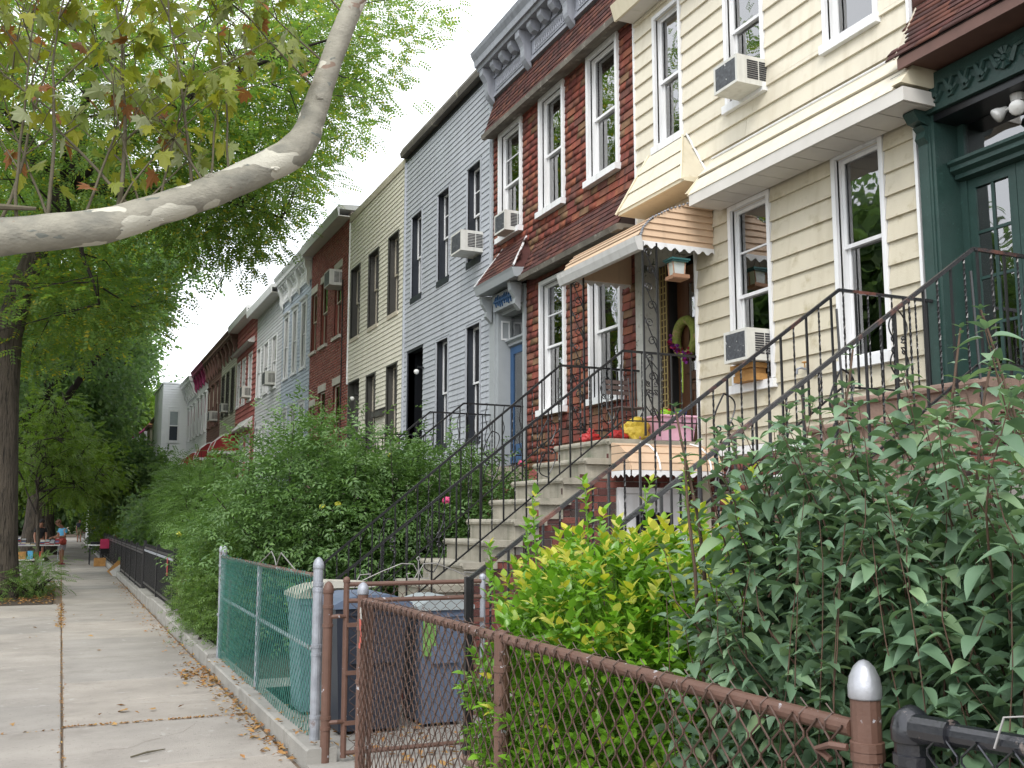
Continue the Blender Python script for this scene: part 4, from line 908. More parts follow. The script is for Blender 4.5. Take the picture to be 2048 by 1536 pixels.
dd = MB().box(6.56, 6.60, 14.84, 14.96, 2.6, 4.48).box(6.56, 6.60, 14.08, 14.2, 2.6, 4.48).box(6.56, 6.60, 14.201, 14.839, 4.36, 4.48).box(6.56, 6.60, 14.201, 14.839, 2.6, 2.9).build('door', 'blue_paint', h2)
MB().box(6.575, 6.585, 14.201, 14.839, 2.9, 4.36).build('door_glass', 'glass', dd); MB().box(6.61, 6.615, 14.201, 14.839, 2.9, 4.36).build('door_blind', 'curtain', dd)
acunit(6.12, 13.98+.2, 6.22, .42, .32, .34, 'air conditioner in the upper left window of the shingled house')
# cellar front of vertical red boards and lower bricks
for k in range(16): MB().box(HX-.03, HX-.001, 10.66+k*.2, 10.66+k*.2+.185, 1.9, 2.44).build('board', 'red_board', h2)
field(h2, (HX, 0, 0), FR_FACE, courses(Y0, Y1, .05, 1.9, .21, .072, [], .010), .012, 'brick', 'brick_far', 'brick', 0, 0)
st2 = stoop('front_stoop', 'low-set grey stoop partly hidden behind the fruit bush, below the blue door', 14.0, 15.1, 2.5, 5.2, .21, .272, 12, 'limestone', nb=40, door=False)
f2 = footf(5.2, 2.5, .21, .272)
railing('black iron railing with wavy bars on the near side of the blue door stoop', 14.02, 2.5, 1.1, 5.39, 3.42, HX-.02, f2, twist=False, wavy=True, sp=.14, leg=False)
railing('black iron railing with wavy bars on the far side of the blue door stoop', 15.2, 2.5, 1.1, 5.27, 3.4, HX-.02, f2, twist=False, wavy=True, sp=.14, leg=False)
# ================================================================== H3 grey house
h3 = thing('row_house', 'grey vinyl sided house with navy window reveals and black door', 'house', (HX, 17.8, 0), HG)
Y0, Y1 = 15.35, 20.13
W3 = [(15.86, 16.5, 3.1, 5.06), (17.44, 18.08, 3.1, 5.06), (15.86, 16.5, 6.24, 7.96), (17.44, 18.08, 6.24, 7.96), (19.04, 19.7, 6.24, 7.96)]
d3 = (18.92, 19.9, 2.5, 5.12)
shell(h3, Y0, Y1, 9.5, W3+[d3], 'navy_trim')
ops = [op(*w, e=.05) for w in W3]+[(18.88, 19.94, 2.4, 5.16)]
clap(h3, Y0+.03, Y1-.03, 2.4, 9.3, .1025, .014, ops, 'gray_vinyl', name='board')
for i, w in enumerate(W3):
    window(h3, *w, trim='gray_vinyl', reveal='navy_trim', tw=.03, proud=.028, depth=.15, sill=False, split=.5, muntin=(i in (2, 3)))
    MB().box(HX-.03, HX+.02, w[0]-.01, w[1]+.02, w[2]-.12, w[2]-.002).build('window_apron', 'navy_trim', h3)
MB().box(HX-.05, HX, Y1-.028, Y1+.012, 2.4, 9.3).build('corner_trim', 'gray_vinyl', h3); MB().box(HX-.05, HX, Y0-.012, Y0+.028, 2.4, 9.3).build('corner_trim', 'gray_vinyl', h3)
MB().box(HX-.03, HX+.02, Y0, Y1, 9.3, 9.42).build('frieze', 'black_paint', h3)
MB().prism([(6.26, 9.4), (6.24, 9.5), (6.3, 9.62), (HX+.5, 9.66), (HX+.5, 9.4)], 'y', Y0, Y1+.02).build('parapet_cap', 'tar', h3)
MB().box(HX+.02, HX+.7, 19.9, 19.93, 2.5, 5.12).box(HX+.02, HX+.7, 18.89, 18.92, 2.5, 5.12).build('door_reveal', 'black_paint', h3)
dd = MB().box(HX+.35, HX+.4, 18.921, 19.899, 2.5, 5.11).build('door', 'black_paint', h3)
for (z0, z1) in ((2.75, 4.2), (4.4, 4.95)):
    MB().box(HX+.335, HX+.349, 19.1, 19.7, z0, z0+.04).box(HX+.335, HX+.349, 19.1, 19.7, z1-.04, z1).box(HX+.335, HX+.349, 19.1, 19.14, z0+.041, z1-.041).box(HX+.335, HX+.349, 19.66, 19.7, z0+.041, z1-.041).build('door_panel', 'black_paint', dd)
acunit(5.98, 15.74, 6.26, .5, .36, .42, 'beige air conditioner with twin side vents in the grey house')
def wall_lamp(x, y, z, label):
    t = thing('wall_lamp', label, 'lamp', (x, y, z), 'lamps beside the doors'); MB().cyl((HX-.02, y, z+.05), (x+.05, y, z+.06), .02).build('arm', 'black_paint', t)
    MB().lathe((x+.03, y, z-.09), [(.01, 0), (.035, .015), (.052, .05), (.05, .08), (.03, .10)], 12).build('globe', 'lamp_glass', t, smooth=True); return t
wall_lamp(6.2, 18.8, 4.62, 'small pale lamp beside the black door of the grey house'); wall_lamp(6.2, 22.95+.7, 4.62, 'round white lamp beside the doorway of the beige house')
field(h3, (HX, 0, 0), FR_FACE, courses(Y0, Y1, .05, 2.4, .21, .072, [], .010), .012, 'brick', 'brick_far', 'brick', 0, 0)
# ================================================================== H4 beige house
h4 = thing('row_house', 'beige narrow-clapboard house with dark bronze window reveals', 'house', (HX, 22.5, 0), HG)
Y0, Y1 = 20.15, 24.75
W4 = [(20.6, 21.32, 3.3, 5.02), (22.25, 22.96, 3.3, 5.02), (20.6, 21.32, 6.18, 7.93), (22.13, 22.93, 6.18, 7.93), (23.75, 24.55, 6.18, 7.93)]
d4 = (23.66, 24.72, 2.5, 5.07)
shell(h4, Y0, Y1, 9.36, W4+[d4], 'bronze_trim')
ops = [op(*w, e=.05) for w in W4]+[(23.62, 24.78, 2.4, 5.1)]
clap(h4, Y0+.03, Y1-.0, 2.4, 9.24, .1025, .016, ops, 'beige_vinyl', joined=True)
for w in W4:
    window(h4, *w, trim='bronze_trim', reveal='bronze_trim', sash='putty', tw=.035, proud=.03, depth=.16, sill=True, sillm='putty', sd=.02, sillw=.0)
MB().box(HX-.04, HX+.3, Y0, Y1, 9.245, 9.42).build('parapet_cap', 'putty', h4)
MB().box(HX-.045, HX, Y1-.02, Y1+.01, 5.07, 9.24).build('corner_trim', 'white', h4)
MB().box(HX+.17, HX+.7, 23.62, 23.66, 2.5, 5.06).box(HX+.17, HX+.7, 24.68, 24.72, 2.5, 5.06).build('door_reveal', 'bronze_trim', h4)
dd = MB().box(HX+.4, HX+.45, 23.661, 24.679, 2.5, 5.05).build('door', 'bronze_trim', h4); MB().box(HX+.38, HX+.399, 23.8, 24.5, 3.1, 4.6).build('door_glass', 'glass', dd)
t = thing('mailbox', 'flat dark mailbox on the beige house front between its lower windows', 'mailbox', (HX-.08, 21.55, 3.98)); MB().prism([(HX-.13, 3.98), (HX-.13, 4.10), (HX-.02, 4.15), (HX-.02, 3.98)], 'y', 21.42, 22.15).build('box', 'bronze_trim', t); MB().prism([(HX-.145, 4.105), (HX-.01, 4.165), (HX-.01, 4.175), (HX-.15, 4.118)], 'y', 21.40, 22.17).build('lid', 'bronze_trim', t)
field(h4, (HX, 0, 0), FR_FACE, courses(Y0, Y1, .05, 2.4, .21, .072, [], .010), .012, 'brick', 'brick_far', 'brick', 0, 0)
def porch_frame(y, lab):
    t = thing('stair_railing', lab, 'railing', (5.2, y, 0), 'black iron stair railings')
    MB().tube([(2.6, y, 1.0), (5.2, y, 3.35), (HX-.02, y, 3.35)], .017, 4).build('top_rail', 'iron', t)
    for k in range(26):
        x = 2.7+k*.14; z = 1.0+(x-2.6)*2.35/2.6 if x < 5.2 else 3.35; MB().box(x-.008, x+.008, y-.008, y+.008, max(0, z-.85), z).build('baluster', 'iron', t)
porch_frame(18.9, 'plain black railing at the near side of the black door steps'); porch_frame(20.0, 'plain black railing at the far side of the black door steps'); porch_frame(23.6, 'plain black railing at the beige house steps')
for (y0, y1, m_, lb) in ((18.86, 20.05, 'limestone', 'grey stoop below the black door, behind the fruit bush'), (23.6, 24.7, 'brownstone', 'brown stoop at the beige house doorway')):
    stoop('front_stoop', lb, y0, y1, 2.5, 5.2, .21, .272, 12, m_, nb=0, door=False)
# ================================================================== H5 red brick house
h5 = thing('row_house', 'red brick house with white boxed eave and stone lintels', 'house', (HX, 27.3, 0), HG)
Y0, Y1 = 24.76, 29.15
W5 = [(25.55, 26.25, 3.2, 5.2), (27.15, 27.9, 3.2, 5.2), (28.4, 29.0, 2.7, 4.9), (25.6, 26.3, 6.5, 8.3), (27.1, 27.88, 6.5, 8.3), (28.4, 29.05, 6.5, 8.22)]
shell(h5, Y0, Y1, 9.55, W5, 'mortar_light')
field(h5, (HX, 0, 0), FR_FACE, courses(Y0, Y1, .05, 9.4, .215, .075, [op(*w, e=.0) for w in W5], .014), .008, 'brick_far', 'brick_red', 'brick', 0, 0, far_name='brickwork')
field(h5, (HX, Y0, 0), (Vector((1, 0, 0)), Vector((0, 0, 1)), Vector((0, -1, 0))), courses(0, .6, 8.9, 9.4, .215, .075, [], .014), .008, 'brick_far', 'brick_red', 'brick', 0, 0, far_name='brickwork')
for w in W5:
    window(h5, *w, trim='brick_red', reveal='brick_red', sash='putty', tw=.001, proud=.002, depth=.085, sill=True, sillm='pale_stone', sd=.05, sillw=.06)
    MB().box(HX-.02, HX+.03, w[0]-.08, w[1]+.08, w[3]+.003, w[3]+.2).build('lintel', 'pale_stone', h5)
eave(h5, Y0, Y1, 9.42, 6.06, 'dirty_white')
t = thing('downpipe', 'thin black cable running down the red brick house front', 'downpipe', (HX-.02, 25.35, 2.5)); MB().tube([(HX-.02, 25.42, 7.9), (HX-.022, 25.38, 7.6), (HX-.02, 25.36, 2.5)], .02, 5).build('pipe', 'black_paint', t)
acunit(6.06, 25.56, 7.78, .6, .42, .42, 'grey air conditioner high in the near upper window of the red brick house')
# ================================================================== farther houses
def far_house(y0, y1, m_, label, wins, z=9.45, ch=.12, trim='white', sash='white', frame_tw=.07, cor=None, eav=None, bops=None, depth=.045, head=0., lowm=None, t=.016):
    h = thing('row_house', label, 'house', (HX, (y0+y1)/2, 0), HG)
    shell(h, y0, y1, z, wins, m_)
    clap(h, y0+.02, y1-.02, .4, z-.05, ch, t, [op(*w, e=frame_tw) for w in wins], m_, joined=True)
    for w in wins: window(h, *w, trim=trim, sash=sash, tw=frame_tw, proud=.04, depth=depth, cur=False, blind=.45 if random.random() < .6 else .9, sillm=trim, head=head)
    if cor: cornice(h, y0, y1, **cor)
    if eav: eave(h, y0, y1, *eav)
    return h
h6 = far_house(29.17, 33.4, 'blue_vinyl', 'blue-grey clapboard house with white scrolled cornice brackets and hooded windows',
    [(29.75, 30.3, 3.2, 5.1), (31.0, 31.6, 3.2, 5.1), (32.3, 32.85, 3.2, 5.1), (29.75, 30.3, 6.25, 8.2), (31.05, 31.6, 6.25, 8.2), (32.35, 32.9, 6.25, 8.2)], z=9.4, frame_tw=.1,
    cor=dict(zb=8.75, zt=9.62, xo=6.05, m_='white', nb=4, bh=.75, mod=2), head=1)
h7 = far_house(33.42, 38.3, 'pale_vinyl', 'pale grey narrow-clapboard house with plain white eave',
    [(34.3, 35.0, 3.2, 5.0), (35.9, 36.6, 3.2, 5.0), (37.3, 38.0, 2.7, 5.0), (34.3, 35.05, 6.2, 7.95), (35.85, 36.6, 6.2, 7.95), (37.35, 38.05, 6.2, 7.95)], z=9.3, eav=(9.22, 5.98, 'white'))
acunit(6.05, 34.45, 6.25, .6, .45, .36, 'air conditioner in the near upper window of the pale grey house')
h8 = far_house(38.32, 43.0, 'red_board', 'dark red clapboard house with white hooded window band',
    [(39.2, 39.9, 3.2, 4.9), (40.7, 41.4, 3.2, 4.9), (42.0, 42.6, 2.7, 4.9), (39.2, 39.9, 6.3, 8.05), (40.7, 41.4, 6.3, 8.05), (42.0, 42.7, 6.3, 8.05)], z=9.6, ch=.2, t=.03, eav=(9.45, 5.98, 'dirty_white'))
MB().prism([(6.15, 8.4), (6.1, 8.45), (HX-.01, 8.68), (HX-.01, 8.4)], 'y', 38.7, 43.0).build('window_hood', 'dirty_white', h8)
MB().prism([(6.1, 5.15), (6.05, 5.2), (HX-.01, 5.6), (HX-.01, 5.15)], 'y', 38.7, 41.8).build('window_hood', 'dirty_white', h8)
acunit(6.05, 39.3, 6.35, .55, .42, .36, 'white air conditioner in the near upper window of the dark red house')
h9 = far_house(43.02, 47.6, 'olive_vinyl', 'olive clapboard house with dark brown bracketed cornice',
    [(43.6, 44.3, 6.3, 8.1), (45.1, 45.8, 6.3, 8.1), (46.5, 47.2, 6.3, 8.1), (43.6, 44.3, 3.2, 5.0), (45.1, 45.8, 3.2, 5.0), (46.3, 47.2, 2.7, 5.0)], z=9.4, trim='bronze_trim', sash='bronze_trim', frame_tw=.05,
    cor=dict(zb=8.9, zt=9.6, xo=6.0, m_='brown_wood', nb=5, bh=.8, mod=0, panel=False))
acunit(6.1, 45.2, 6.35, .5, .38, .3, 'small air conditioner in the middle upper window of the olive house')
h10 = far_house(47.62, 52.2, 'brown_wood', 'brown wooden house with scrolled brackets under a dark cornice',
    [(48.2, 49.0, 6.2, 8.0), (49.7, 50.4, 6.2, 8.0), (51.1, 51.8, 6.2, 8.0), (48.2, 49.0, 3.2, 5.0), (50.4, 51.2, 3.2, 5.0)], z=9.4, trim='brown_wood', sash='putty', frame_tw=.09,
    cor=dict(zb=8.7, zt=9.6, xo=6.0, m_='brown_wood', nb=6, bh=.85, mod=0, panel=False), head=1)
acunit(6.0, 48.3, 6.25, .6, .45, .4, 'air conditioner in the near upper window of the brown house')
h11 = far_house(52.22, 56.8, 'white_vinyl', 'white house with magenta cornice and window trim',
    [(52.8, 53.4, 6.2, 8.0), (54.2, 54.8, 6.2, 8.0), (55.6, 56.2, 6.2, 8.0), (52.8, 53.4, 3.2, 5.0), (54.4, 55.0, 3.2, 5.0)], z=9.3, trim='white', sash='maroon', frame_tw=.09,
    cor=dict(zb=8.7, zt=9.6, xo=6.0, m_='maroon', nb=5, bh=.8, mod=0, panel=False), head=1)
h12 = far_house(56.82, 61.2, 'white_vinyl', 'white house with creamy bracketed cornice and maroon window strips',
    [(57.4, 58.0, 6.2, 7.9), (58.8, 59.4, 6.2, 7.9), (60.1, 60.7, 6.2, 7.9), (57.4, 58.0, 3.2, 5.0), (59.2, 59.9, 3.2, 5.0)], z=9.2, sash='maroon', frame_tw=.1,
    cor=dict(zb=8.4, zt=9.45, xo=5.9, m_='white_vinyl', nb=6, bh=.7, mod=0), head=1)
# red awnings over far doors
def far_awning(y0, y1, z, xo, lab):
    t = thing('door_awning', lab, 'awning', (xo, (y0+y1)/2, z), 'red awnings over the far doors')
    pr = [(HX, z+.75), (xo+.45, z+.62), (xo+.15, z+.38), (xo, z)]
    for i in range(3): MB().prism([pr[i], pr[i+1], (pr[i+1][0]+.02, pr[i+1][1]-.02), (pr[i][0], pr[i][1]-.03)], 'y', y0, y1).build('canopy', 'awning_red', t)
    for yy in (y0, y1-.02):
        MB().prism([(HX-.01, z), (HX-.01, z+.74), (xo+.45, z+.6), (xo+.15, z+.36), (xo+.01, z)], 'y', yy+.001, yy+.019).build('side_panel', 'awning_red', t)
        MB().tube([(p[0]-.01, yy, p[1]+.015) for p in pr], .018, 4).build('edge_trim', 'white', t)
    for a, b in ((xo-.01, xo),):
        n = 16; vs = []
        for i in range(n+1):
            y = y0+(y1-y0)*i/n; zz = z-.14-.03*math.sin(i/n*2*math.pi*5); vs += [(a, y, z), (a, y, zz)]
        MB().add(vs, [(2*i, 2*i+1, 2*i+3, 2*i+2) for i in range(n)]).build('valance', 'white', t)
        n = 16; vs = []
        for i in range(n+1):
            x = xo+(HX-xo)*i/n; zz = z-.12-.03*math.sin(i/n*2*math.pi*5); vs += [(x, y0-.005, z), (x, y0-.005, zz)]
        MB().add(vs, [(2*i, 2*i+1, 2*i+3, 2*i+2) for i in range(n)]).build('valance', 'white', t)
far_awning(41.8, 43.1, 4.45, 5.35, 'dark red door awning nearest the dark red clapboard house')
far_awning(46.8, 48.0, 4.45, 5.35, 'bright red door awning, the middle one of three')
far_awning(52.2, 53.6, 4.35, 5.3, 'dull maroon door awning, the farthest of three')
# white bay-fronted house and the ones beyond
h13 = thing('row_house', 'white clapboard house with tall projecting bay facing down the street', 'house', (5.6, 63.5, 0), HG)
YB = 61.25
MB().box(5.0, HX+9, YB+.02, 66.9, 0, 9.5).build('wall', 'white_vinyl', h13)
J = MB(); z = .5
while z < 9.45:
    for p, q in free(5.0, HX, [(5.35, 5.95)] if 6.1 < z < 8.1 or 2.9 < z < 5.0 else []):
        J.prism([(YB+.019, z), (YB+.019, z+.15), (YB+.010, z+.15), (YB-.02, z)], 'x', p, q)
    z += .15
for yy in range(1): pass
J.build('boards', 'white_vinyl', h13, kind='stuff')
for (z0, z1) in ((6.2, 8.0), (3.0, 4.9)):
    w = MB().box(5.35, 5.43, YB-.03, YB+.06, z0, z1).box(5.87, 5.95, YB-.03, YB+.06, z0, z1).box(5.4305, 5.8695, YB-.03, YB+.06, z1-.1, z1).box(5.4305, 5.8695, YB-.03, YB+.06, (z0+z1)/2-.04, (z0+z1)/2+.02).box(5.30, 6.0, YB-.06, YB+.01, z0-.12, z0-.001).build('window', 'white', h13)
    MB().box(5.43, 5.87, YB+.0, YB+.015, z0+.05, (z0+z1)/2-.04).build('pane', 'bin_navy', w); MB().box(5.43, 5.87, YB+.0, YB+.015, (z0+z1)/2+.02, z1-.1).build('pane', 'lid_grey', w)
MB().box(4.95, HX+9, YB-.06, 66.95, 9.5, 9.6).build('parapet_cap', 'white', h13)
def bay_house(y0, y1, xf, zt, m_, label, roofm='shingle_skirt_far', fm='brown_wood', gable=False):
    h = thing('row_house', label, 'house', (xf+.5, (y0+y1)/2, 0), HG)
    MB().box(HX, HX+9, y0+.01, y1-.01, 0, zt+1.2).build('wall', m_, h)
    ym = (y0+y1)/2
    MB().prism([(HX, y0+.1), (xf, y0+.9), (xf, y1-.9), (HX, y1-.1)], 'z', 0, zt).build('bay', m_, h)
    MB().prism([(HX, y0+.0), (xf-.15, y0+.8), (xf-.15, y1-.8), (HX, y1-.0)], 'z', zt+.001, zt+.2).build('fascia', fm, h)
    b = MB(); b.add([(HX, y0, zt+.2), (xf-.15, y0+.8, zt+.2), (xf-.15, y1-.8, zt+.2), (HX, y1, zt+.2), (HX+.3, ym-.4, zt+1.4), (HX+.3, ym+.4, zt+1.4)], [(0, 1, 4), (1, 2, 5, 4), (2, 3, 5)]); b.build('bay_roof', roofm, h)
    nx, ny = .8, -(HX-xf); L_ = math.hypot(nx, ny)
    for (z0, z1) in ((zt-2.3, zt-.5), (zt-5.4, zt-3.6)):
        d = Vector((xf-HX, .8, 0)).normalized(); n_ = Vector((-d.y, d.x, 0)); n_ = n_ if n_.y < 0 else -n_
        c = Vector(((HX+xf)/2, y0+.5, 0)); w_ = .3
        b = MB(); b.add([c-d*w_+n_*.02+Vector((0, 0, z0)), c+d*w_+n_*.02+Vector((0, 0, z0)), c+d*w_+n_*.02+Vector((0, 0, z1)), c-d*w_+n_*.02+Vector((0, 0, z1)), c-d*w_-n_*.02+Vector((0, 0, z0)), c+d*w_-n_*.02+Vector((0, 0, z0)), c+d*w_-n_*.02+Vector((0, 0, z1)), c-d*w_-n_*.02+Vector((0, 0, z1))], [(0,1,2,3),(7,6,5,4),(0,4,5,1),(1,5,6,2),(2,6,7,3),(3,7,4,0)]); w = b.build('window', 'white', h)
        w_ = .22; e = Vector((0, 0, .1)); b = MB(); b.add([c-d*w_+n_*.03+Vector((0, 0, z0+.08)), c+d*w_+n_*.03+Vector((0, 0, z0+.08)), c+d*w_+n_*.03+Vector((0, 0, z1-.08)), c-d*w_+n_*.03+Vector((0, 0, z1-.08))], [(0, 1, 2, 3)]); b.build('pane', 'bin_navy', w)
        MB().box(xf-.03, xf+.01, ym-.45, ym+.45, z0, z1).build('window', 'bin_navy', h)
    if gable:
        b = MB(); p = []
        for i in range(9):
            t = i/8; p.append((xf-.9+t*2.6, zt-.2+2.9*t**1.7))
        b.prism(p+[(HX+3, zt+2.7), (HX+3, zt-.4), (xf-.9, zt-.4)], 'y', y0+.1, y1-.1); b.build('swept_gable', 'white_vinyl', h)
        MB().tube([(q[0]-.05, y0+.08, q[1]+.06) for q in p], .09, 4).build('verge_board', 'maroon', h)
    return h
bay_house(67.0, 71.6, 5.2, 8.0, 'beige_vinyl', 'cream bay-fronted house with a brown-red roof skirt just beyond the white bay', 'wood_scrap')
bay_house(71.7, 76.3, 5.2, 7.9, 'putty', 'tan bay-fronted house below a low orange-brown roof', 'wood_scrap')
bay_house(76.4, 82, 5.0, 7.6, 'white_vinyl', 'house with a white swept gable and maroon edge above its bay', 'white_vinyl', 'white', gable=True)
bay_house(82.1, 88, 5.0, 7.0, 'pale_vinyl', 'far grey bay-fronted house with a small red roof', 'red_board', 'white')
bay_house(88.1, 94, 5.0, 6.6, 'cream', 'far cream bay-fronted house under trees', 'wood_scrap', 'brown_wood')
far_blk = thing('apartment_block', 'distant brick building closing the street', 'building', (8, 150, 0))
MB().box(2.5, 30, 150, 165, 0, 9).build('wall', 'brick_red', far_blk)
for k in range(6):
    for j in range(2): MB().box(4+k*3.2, 5.2+k*3.2, 149.95, 150.05, 2.5+j*3.3, 4.3+j*3.3).build('window', 'lid_grey', far_blk)
# ================================================================== chain link fences
def chainlink(name, parent, o, u, length, z0, z1, r, m_, d=.036, n=4, wav=.004, seed=0, ragged=False):
    """wires in the vertical plane through o along unit u"""
    u = Vector(u); nn = Vector((u.y, -u.x, 0)); lr = random.Random(seed); b = MB(); k = int(length/d); rows = int(round((z1-z0)/d))
    for i in range(k):
        pts = []; c = i*d; ph = lr.uniform(-.003, .003)
        for j in range(rows+1):
            side = 1 if (j+i) % 2 else 0
            a = c+side*d*1.04+ph; z = z0+j*(z1-z0)/rows
            off = wav*math.sin(a*2.3+seed)+wav*.6*math.sin(z*7+a*3)
            e = (r*1.0 if side else -r*1.0)
            q = Vector(o)+u*a+nn*(off+e)+Vector((0, 0, z+wav*.8*math.sin(a*4))); kn = d*.14
            if 0 < j < rows: pts += [q-Vector((0, 0, kn))-u*(kn*.25 if side else -kn*.25), q+Vector((0, 0, kn))-u*(kn*.25 if side else -kn*.25)]
            else: pts.append(q)
        if ragged: pts.append(pts[-1]+Vector((lr.uniform(-.02, .02), lr.uniform(-.03, .03), lr.uniform(-.01, .03))))
        b.tube(pts, r, n, cap=False)
    return b.build(name, m_, parent, kind='stuff')
def ties(parent, x, y0, y1, z, r, m_, st=.09, seed=1):
    lr = random.Random(seed); y = y0+.04
    while y < y1-.03:
        b = MB(); rr = r+.006; q = []
        for i in range(9):
            a = i*2*math.pi/7; q.append((x+rr*math.cos(a), y+.028*i/8, z+rr*math.sin(a)))
        q.append((q[-1][0]-.006, q[-1][1]+.02, q[-1][2]+.022)); b.tube(q, .0023, 4); b.build('wire_tie', m_, parent); y += st*lr.uniform(.7, 1.4)
def post(parent, x, y, z0, z1, r, m_, capm, cr=None, dome=.05, collars=(), lean=(0, 0), name='post'):
    cr = cr or r*1.12; b = MB(); b.tube([(x, y, z0), (x+lean[0], y+lean[1], z1-dome)], r, 14); p = b.build(name, m_, parent, smooth=False)
    c = MB(); c.lathe((x+lean[0], y+lean[1], z1-dome-.035), [(cr*.96, 0), (cr, .004), (cr, .03), (cr*.97, .034), (cr*.9, .05), (cr*.62, .035+dome*.7), (cr*.3, .035+dome*.93), (.001, .035+dome)], 16); c.build('cap', capm, p, smooth=True)
    for zc in collars: MB().lathe((x, y, zc), [(r+.001, 0), (r+.005, .002), (r+.005, .024), (r+.001, .026)], 14).build('collar', capm if m_ != 'brown_pipe' else m_, p)
    return p
# green chain link panel
gf = thing('chain_link_fence', 'green plastic-coated chain link fence panel with grey posts in front of the bins', 'fence', (FX, 10, 0))
post(gf, FX, 7.5, .0, 1.43, .036, 'galvanised', 'galvanised', collars=(1.18, 1.22, .78, .72, .28))
post(gf, FX, 12.4, .0, 1.40, .03, 'galvanised', 'galvanised', collars=(1.16, .6), lean=(.03, 0)); post(gf, FX+.06, 12.75, .0, 1.40, .026, 'galvanised', 'galvanised', lean=(-.02, 0))
MB().cyl((FX+.14, 12.65, 0), (FX+.14, 12.65, 1.0), .022, 8).build('stake', 'brown_pipe', gf)
MB().cyl((FX, 9.9, .1), (FX, 9.9, 1.27), .022, 8).build('middle_post', 'galvanised', gf)
MB().cyl((FX, 7.52, 1.29), (FX, 12.4, 1.27), .019, 8).build('top_rail', 'brown_pipe', gf)
MB().cyl((FX+.02, 7.52, .74), (FX+.02, 12.38, .80), .017, 8).build('middle_rail', 'galvanised', gf)
chainlink('chain_link_mesh', gf, (FX-.02, 7.56, 0), (0, 1, 0), 4.82, .14, 1.285, .0024, 'green_wire', d=.046, n=4, seed=3, ragged=True)
MB().tube([(FX-.0, 8.3, 1.30), (FX, 8.6, 1.36), (FX, 8.9, 1.42), (FX, 9.02, 1.36), (FX, 9.1, 1.30)], .005, 5).tube([(FX, 9.1, 1.30), (FX, 9.2, 1.37), (FX, 9.35, 1.42), (FX, 9.6, 1.36), (FX, 9.9, 1.30)], .005, 5).build('top_scroll', 'wire_grey', gf)
# gate
gt = thing('garden_gate', 'chipped brown tube gate with wire mesh and scroll top standing open', 'gate', (1.85, 7.2, 0))
post(gt, FX+.01, 7.22, -.05, 1.27, .034, 'brown_pipe', 'brown_pipe', collars=(1.08, .95, .32, .25), name='hinge_post')
GY = 7.2
for xx, m_ in ((1.885, 'brown_pipe'), (2.93, 'galvanised')):
    p = MB().cyl((xx, GY, .06), (xx, GY, 1.27), .021, 10).build('stile', m_, gt); MB().lathe((xx, GY, 1.26), [(.026, 0), (.027, .02), (.018, .035), (.001, .042)], 10).build('cap', m_, p)
for zz in (1.245, 1.13, .09): MB().cyl((1.9, GY, zz), (2.92, GY, zz), .0165, 8).build('gate_rail', 'brown_pipe', gt)
for xx in (1.98, 2.80): MB().box(xx-.008, xx+.008, GY-.022, GY-.012, .1, 1.2).build('tension_bar', 'brown_pipe', gt)
for zz in (.95, .62, .28):
    MB().box(1.885, 1.99, GY-.03, GY-.0225, zz, zz+.03).build('strap', 'brown_pipe', gt)
    MB().box(2.79, 2.93, GY-.03, GY-.0225, zz, zz+.03).build('strap', 'brown_pipe', gt)
chainlink('gate_mesh', gt, (1.92, GY-.004, 0), (1, 0, 0), .98, .1, 1.24, .0020, 'brown_wire', d=.042, seed=5)
for s_ in (-1, 1):
    c = 2.42; pts = [(c+s_*.42, GY, 1.27), (c+s_*.28, GY, 1.33), (c+s_*.13, GY, 1.385), (c+s_*.04, GY, 1.38), (c+s_*.005, GY, 1.32), (c+s_*.03, GY, 1.275), (c+s_*.08, GY, 1.275), (c+s_*.09, GY, 1.31), (c+s_*.06, GY, 1.315)]
    MB().tube(pts, .004, 5).build('scroll', 'wire_grey', gt)
    MB().tube([(c+s_*.46, GY, 1.27), (c+s_*.44, GY, 1.31), (c+s_*.36, GY, 1.315), (c+s_*.37, GY, 1.29)], .004, 5).build('scroll', 'wire_grey', gt)
MB().tube([(2.42, GY, 1.27), (2.42, GY, 1.40), (2.405, GY, 1.42), (2.42, GY, 1.435), (2.435, GY, 1.42), (2.42, GY, 1.40)], .004, 5).build('scroll', 'wire_grey', gt)
for zz in (1.02, .3): MB().tube([(FX+.01, 7.22, zz), (1.83, GY-.03, zz+.01), (1.89, GY, zz)], .016, 6).build('hinge', 'brown_pipe', gt)
# brown chain link fence near the camera
bf = thing('chain_link_fence', 'brown painted chain link fence running along the yard towards the camera', 'fence', (FX, 4, 0))
def zr(y): return 1.215 if y > 4 else 1.215+.0*(4-y)
post(bf, FX, 6.28, .0, 1.315, .032, 'brown_pipe', 'galvanised', collars=(1.02, .7, .3), dome=.04)
MB().cyl((FX+.06, 6.3, 0), (FX+.06, 6.3, 1.16), .016, 8).build('brace_post', 'brown_pipe', bf)
post(bf, FX, 4.08, .0, 1.235, .034, 'brown_pipe', 'brown_pipe', cr=.03, dome=.02, collars=(1.06, .8), name='line_post')
post(bf, FX+.012, 1.93, .0, 1.372, .035, 'brown_pipe', 'silver_cap', cr=.039, dome=.055, collars=(1.16, 1.14), name='end_post')
MB().tube([(FX, 6.28, 1.20), (FX, 5.5, 1.205), (FX, 4.08, 1.20), (FX, 3.0, 1.205), (FX, 1.96, 1.21)], .0225, 12).build('top_rail', 'brown_pipe', bf)
chainlink('chain_link_mesh', bf, (FX-.026, 1.97, 0), (0, 1, 0), 4.3, .12, 1.215, .0031, 'brown_wire', d=.045, n=5, seed=9)
ties(bf, FX, 1.98, 6.2, 1.205, .0225, 'brown_wire', .12)
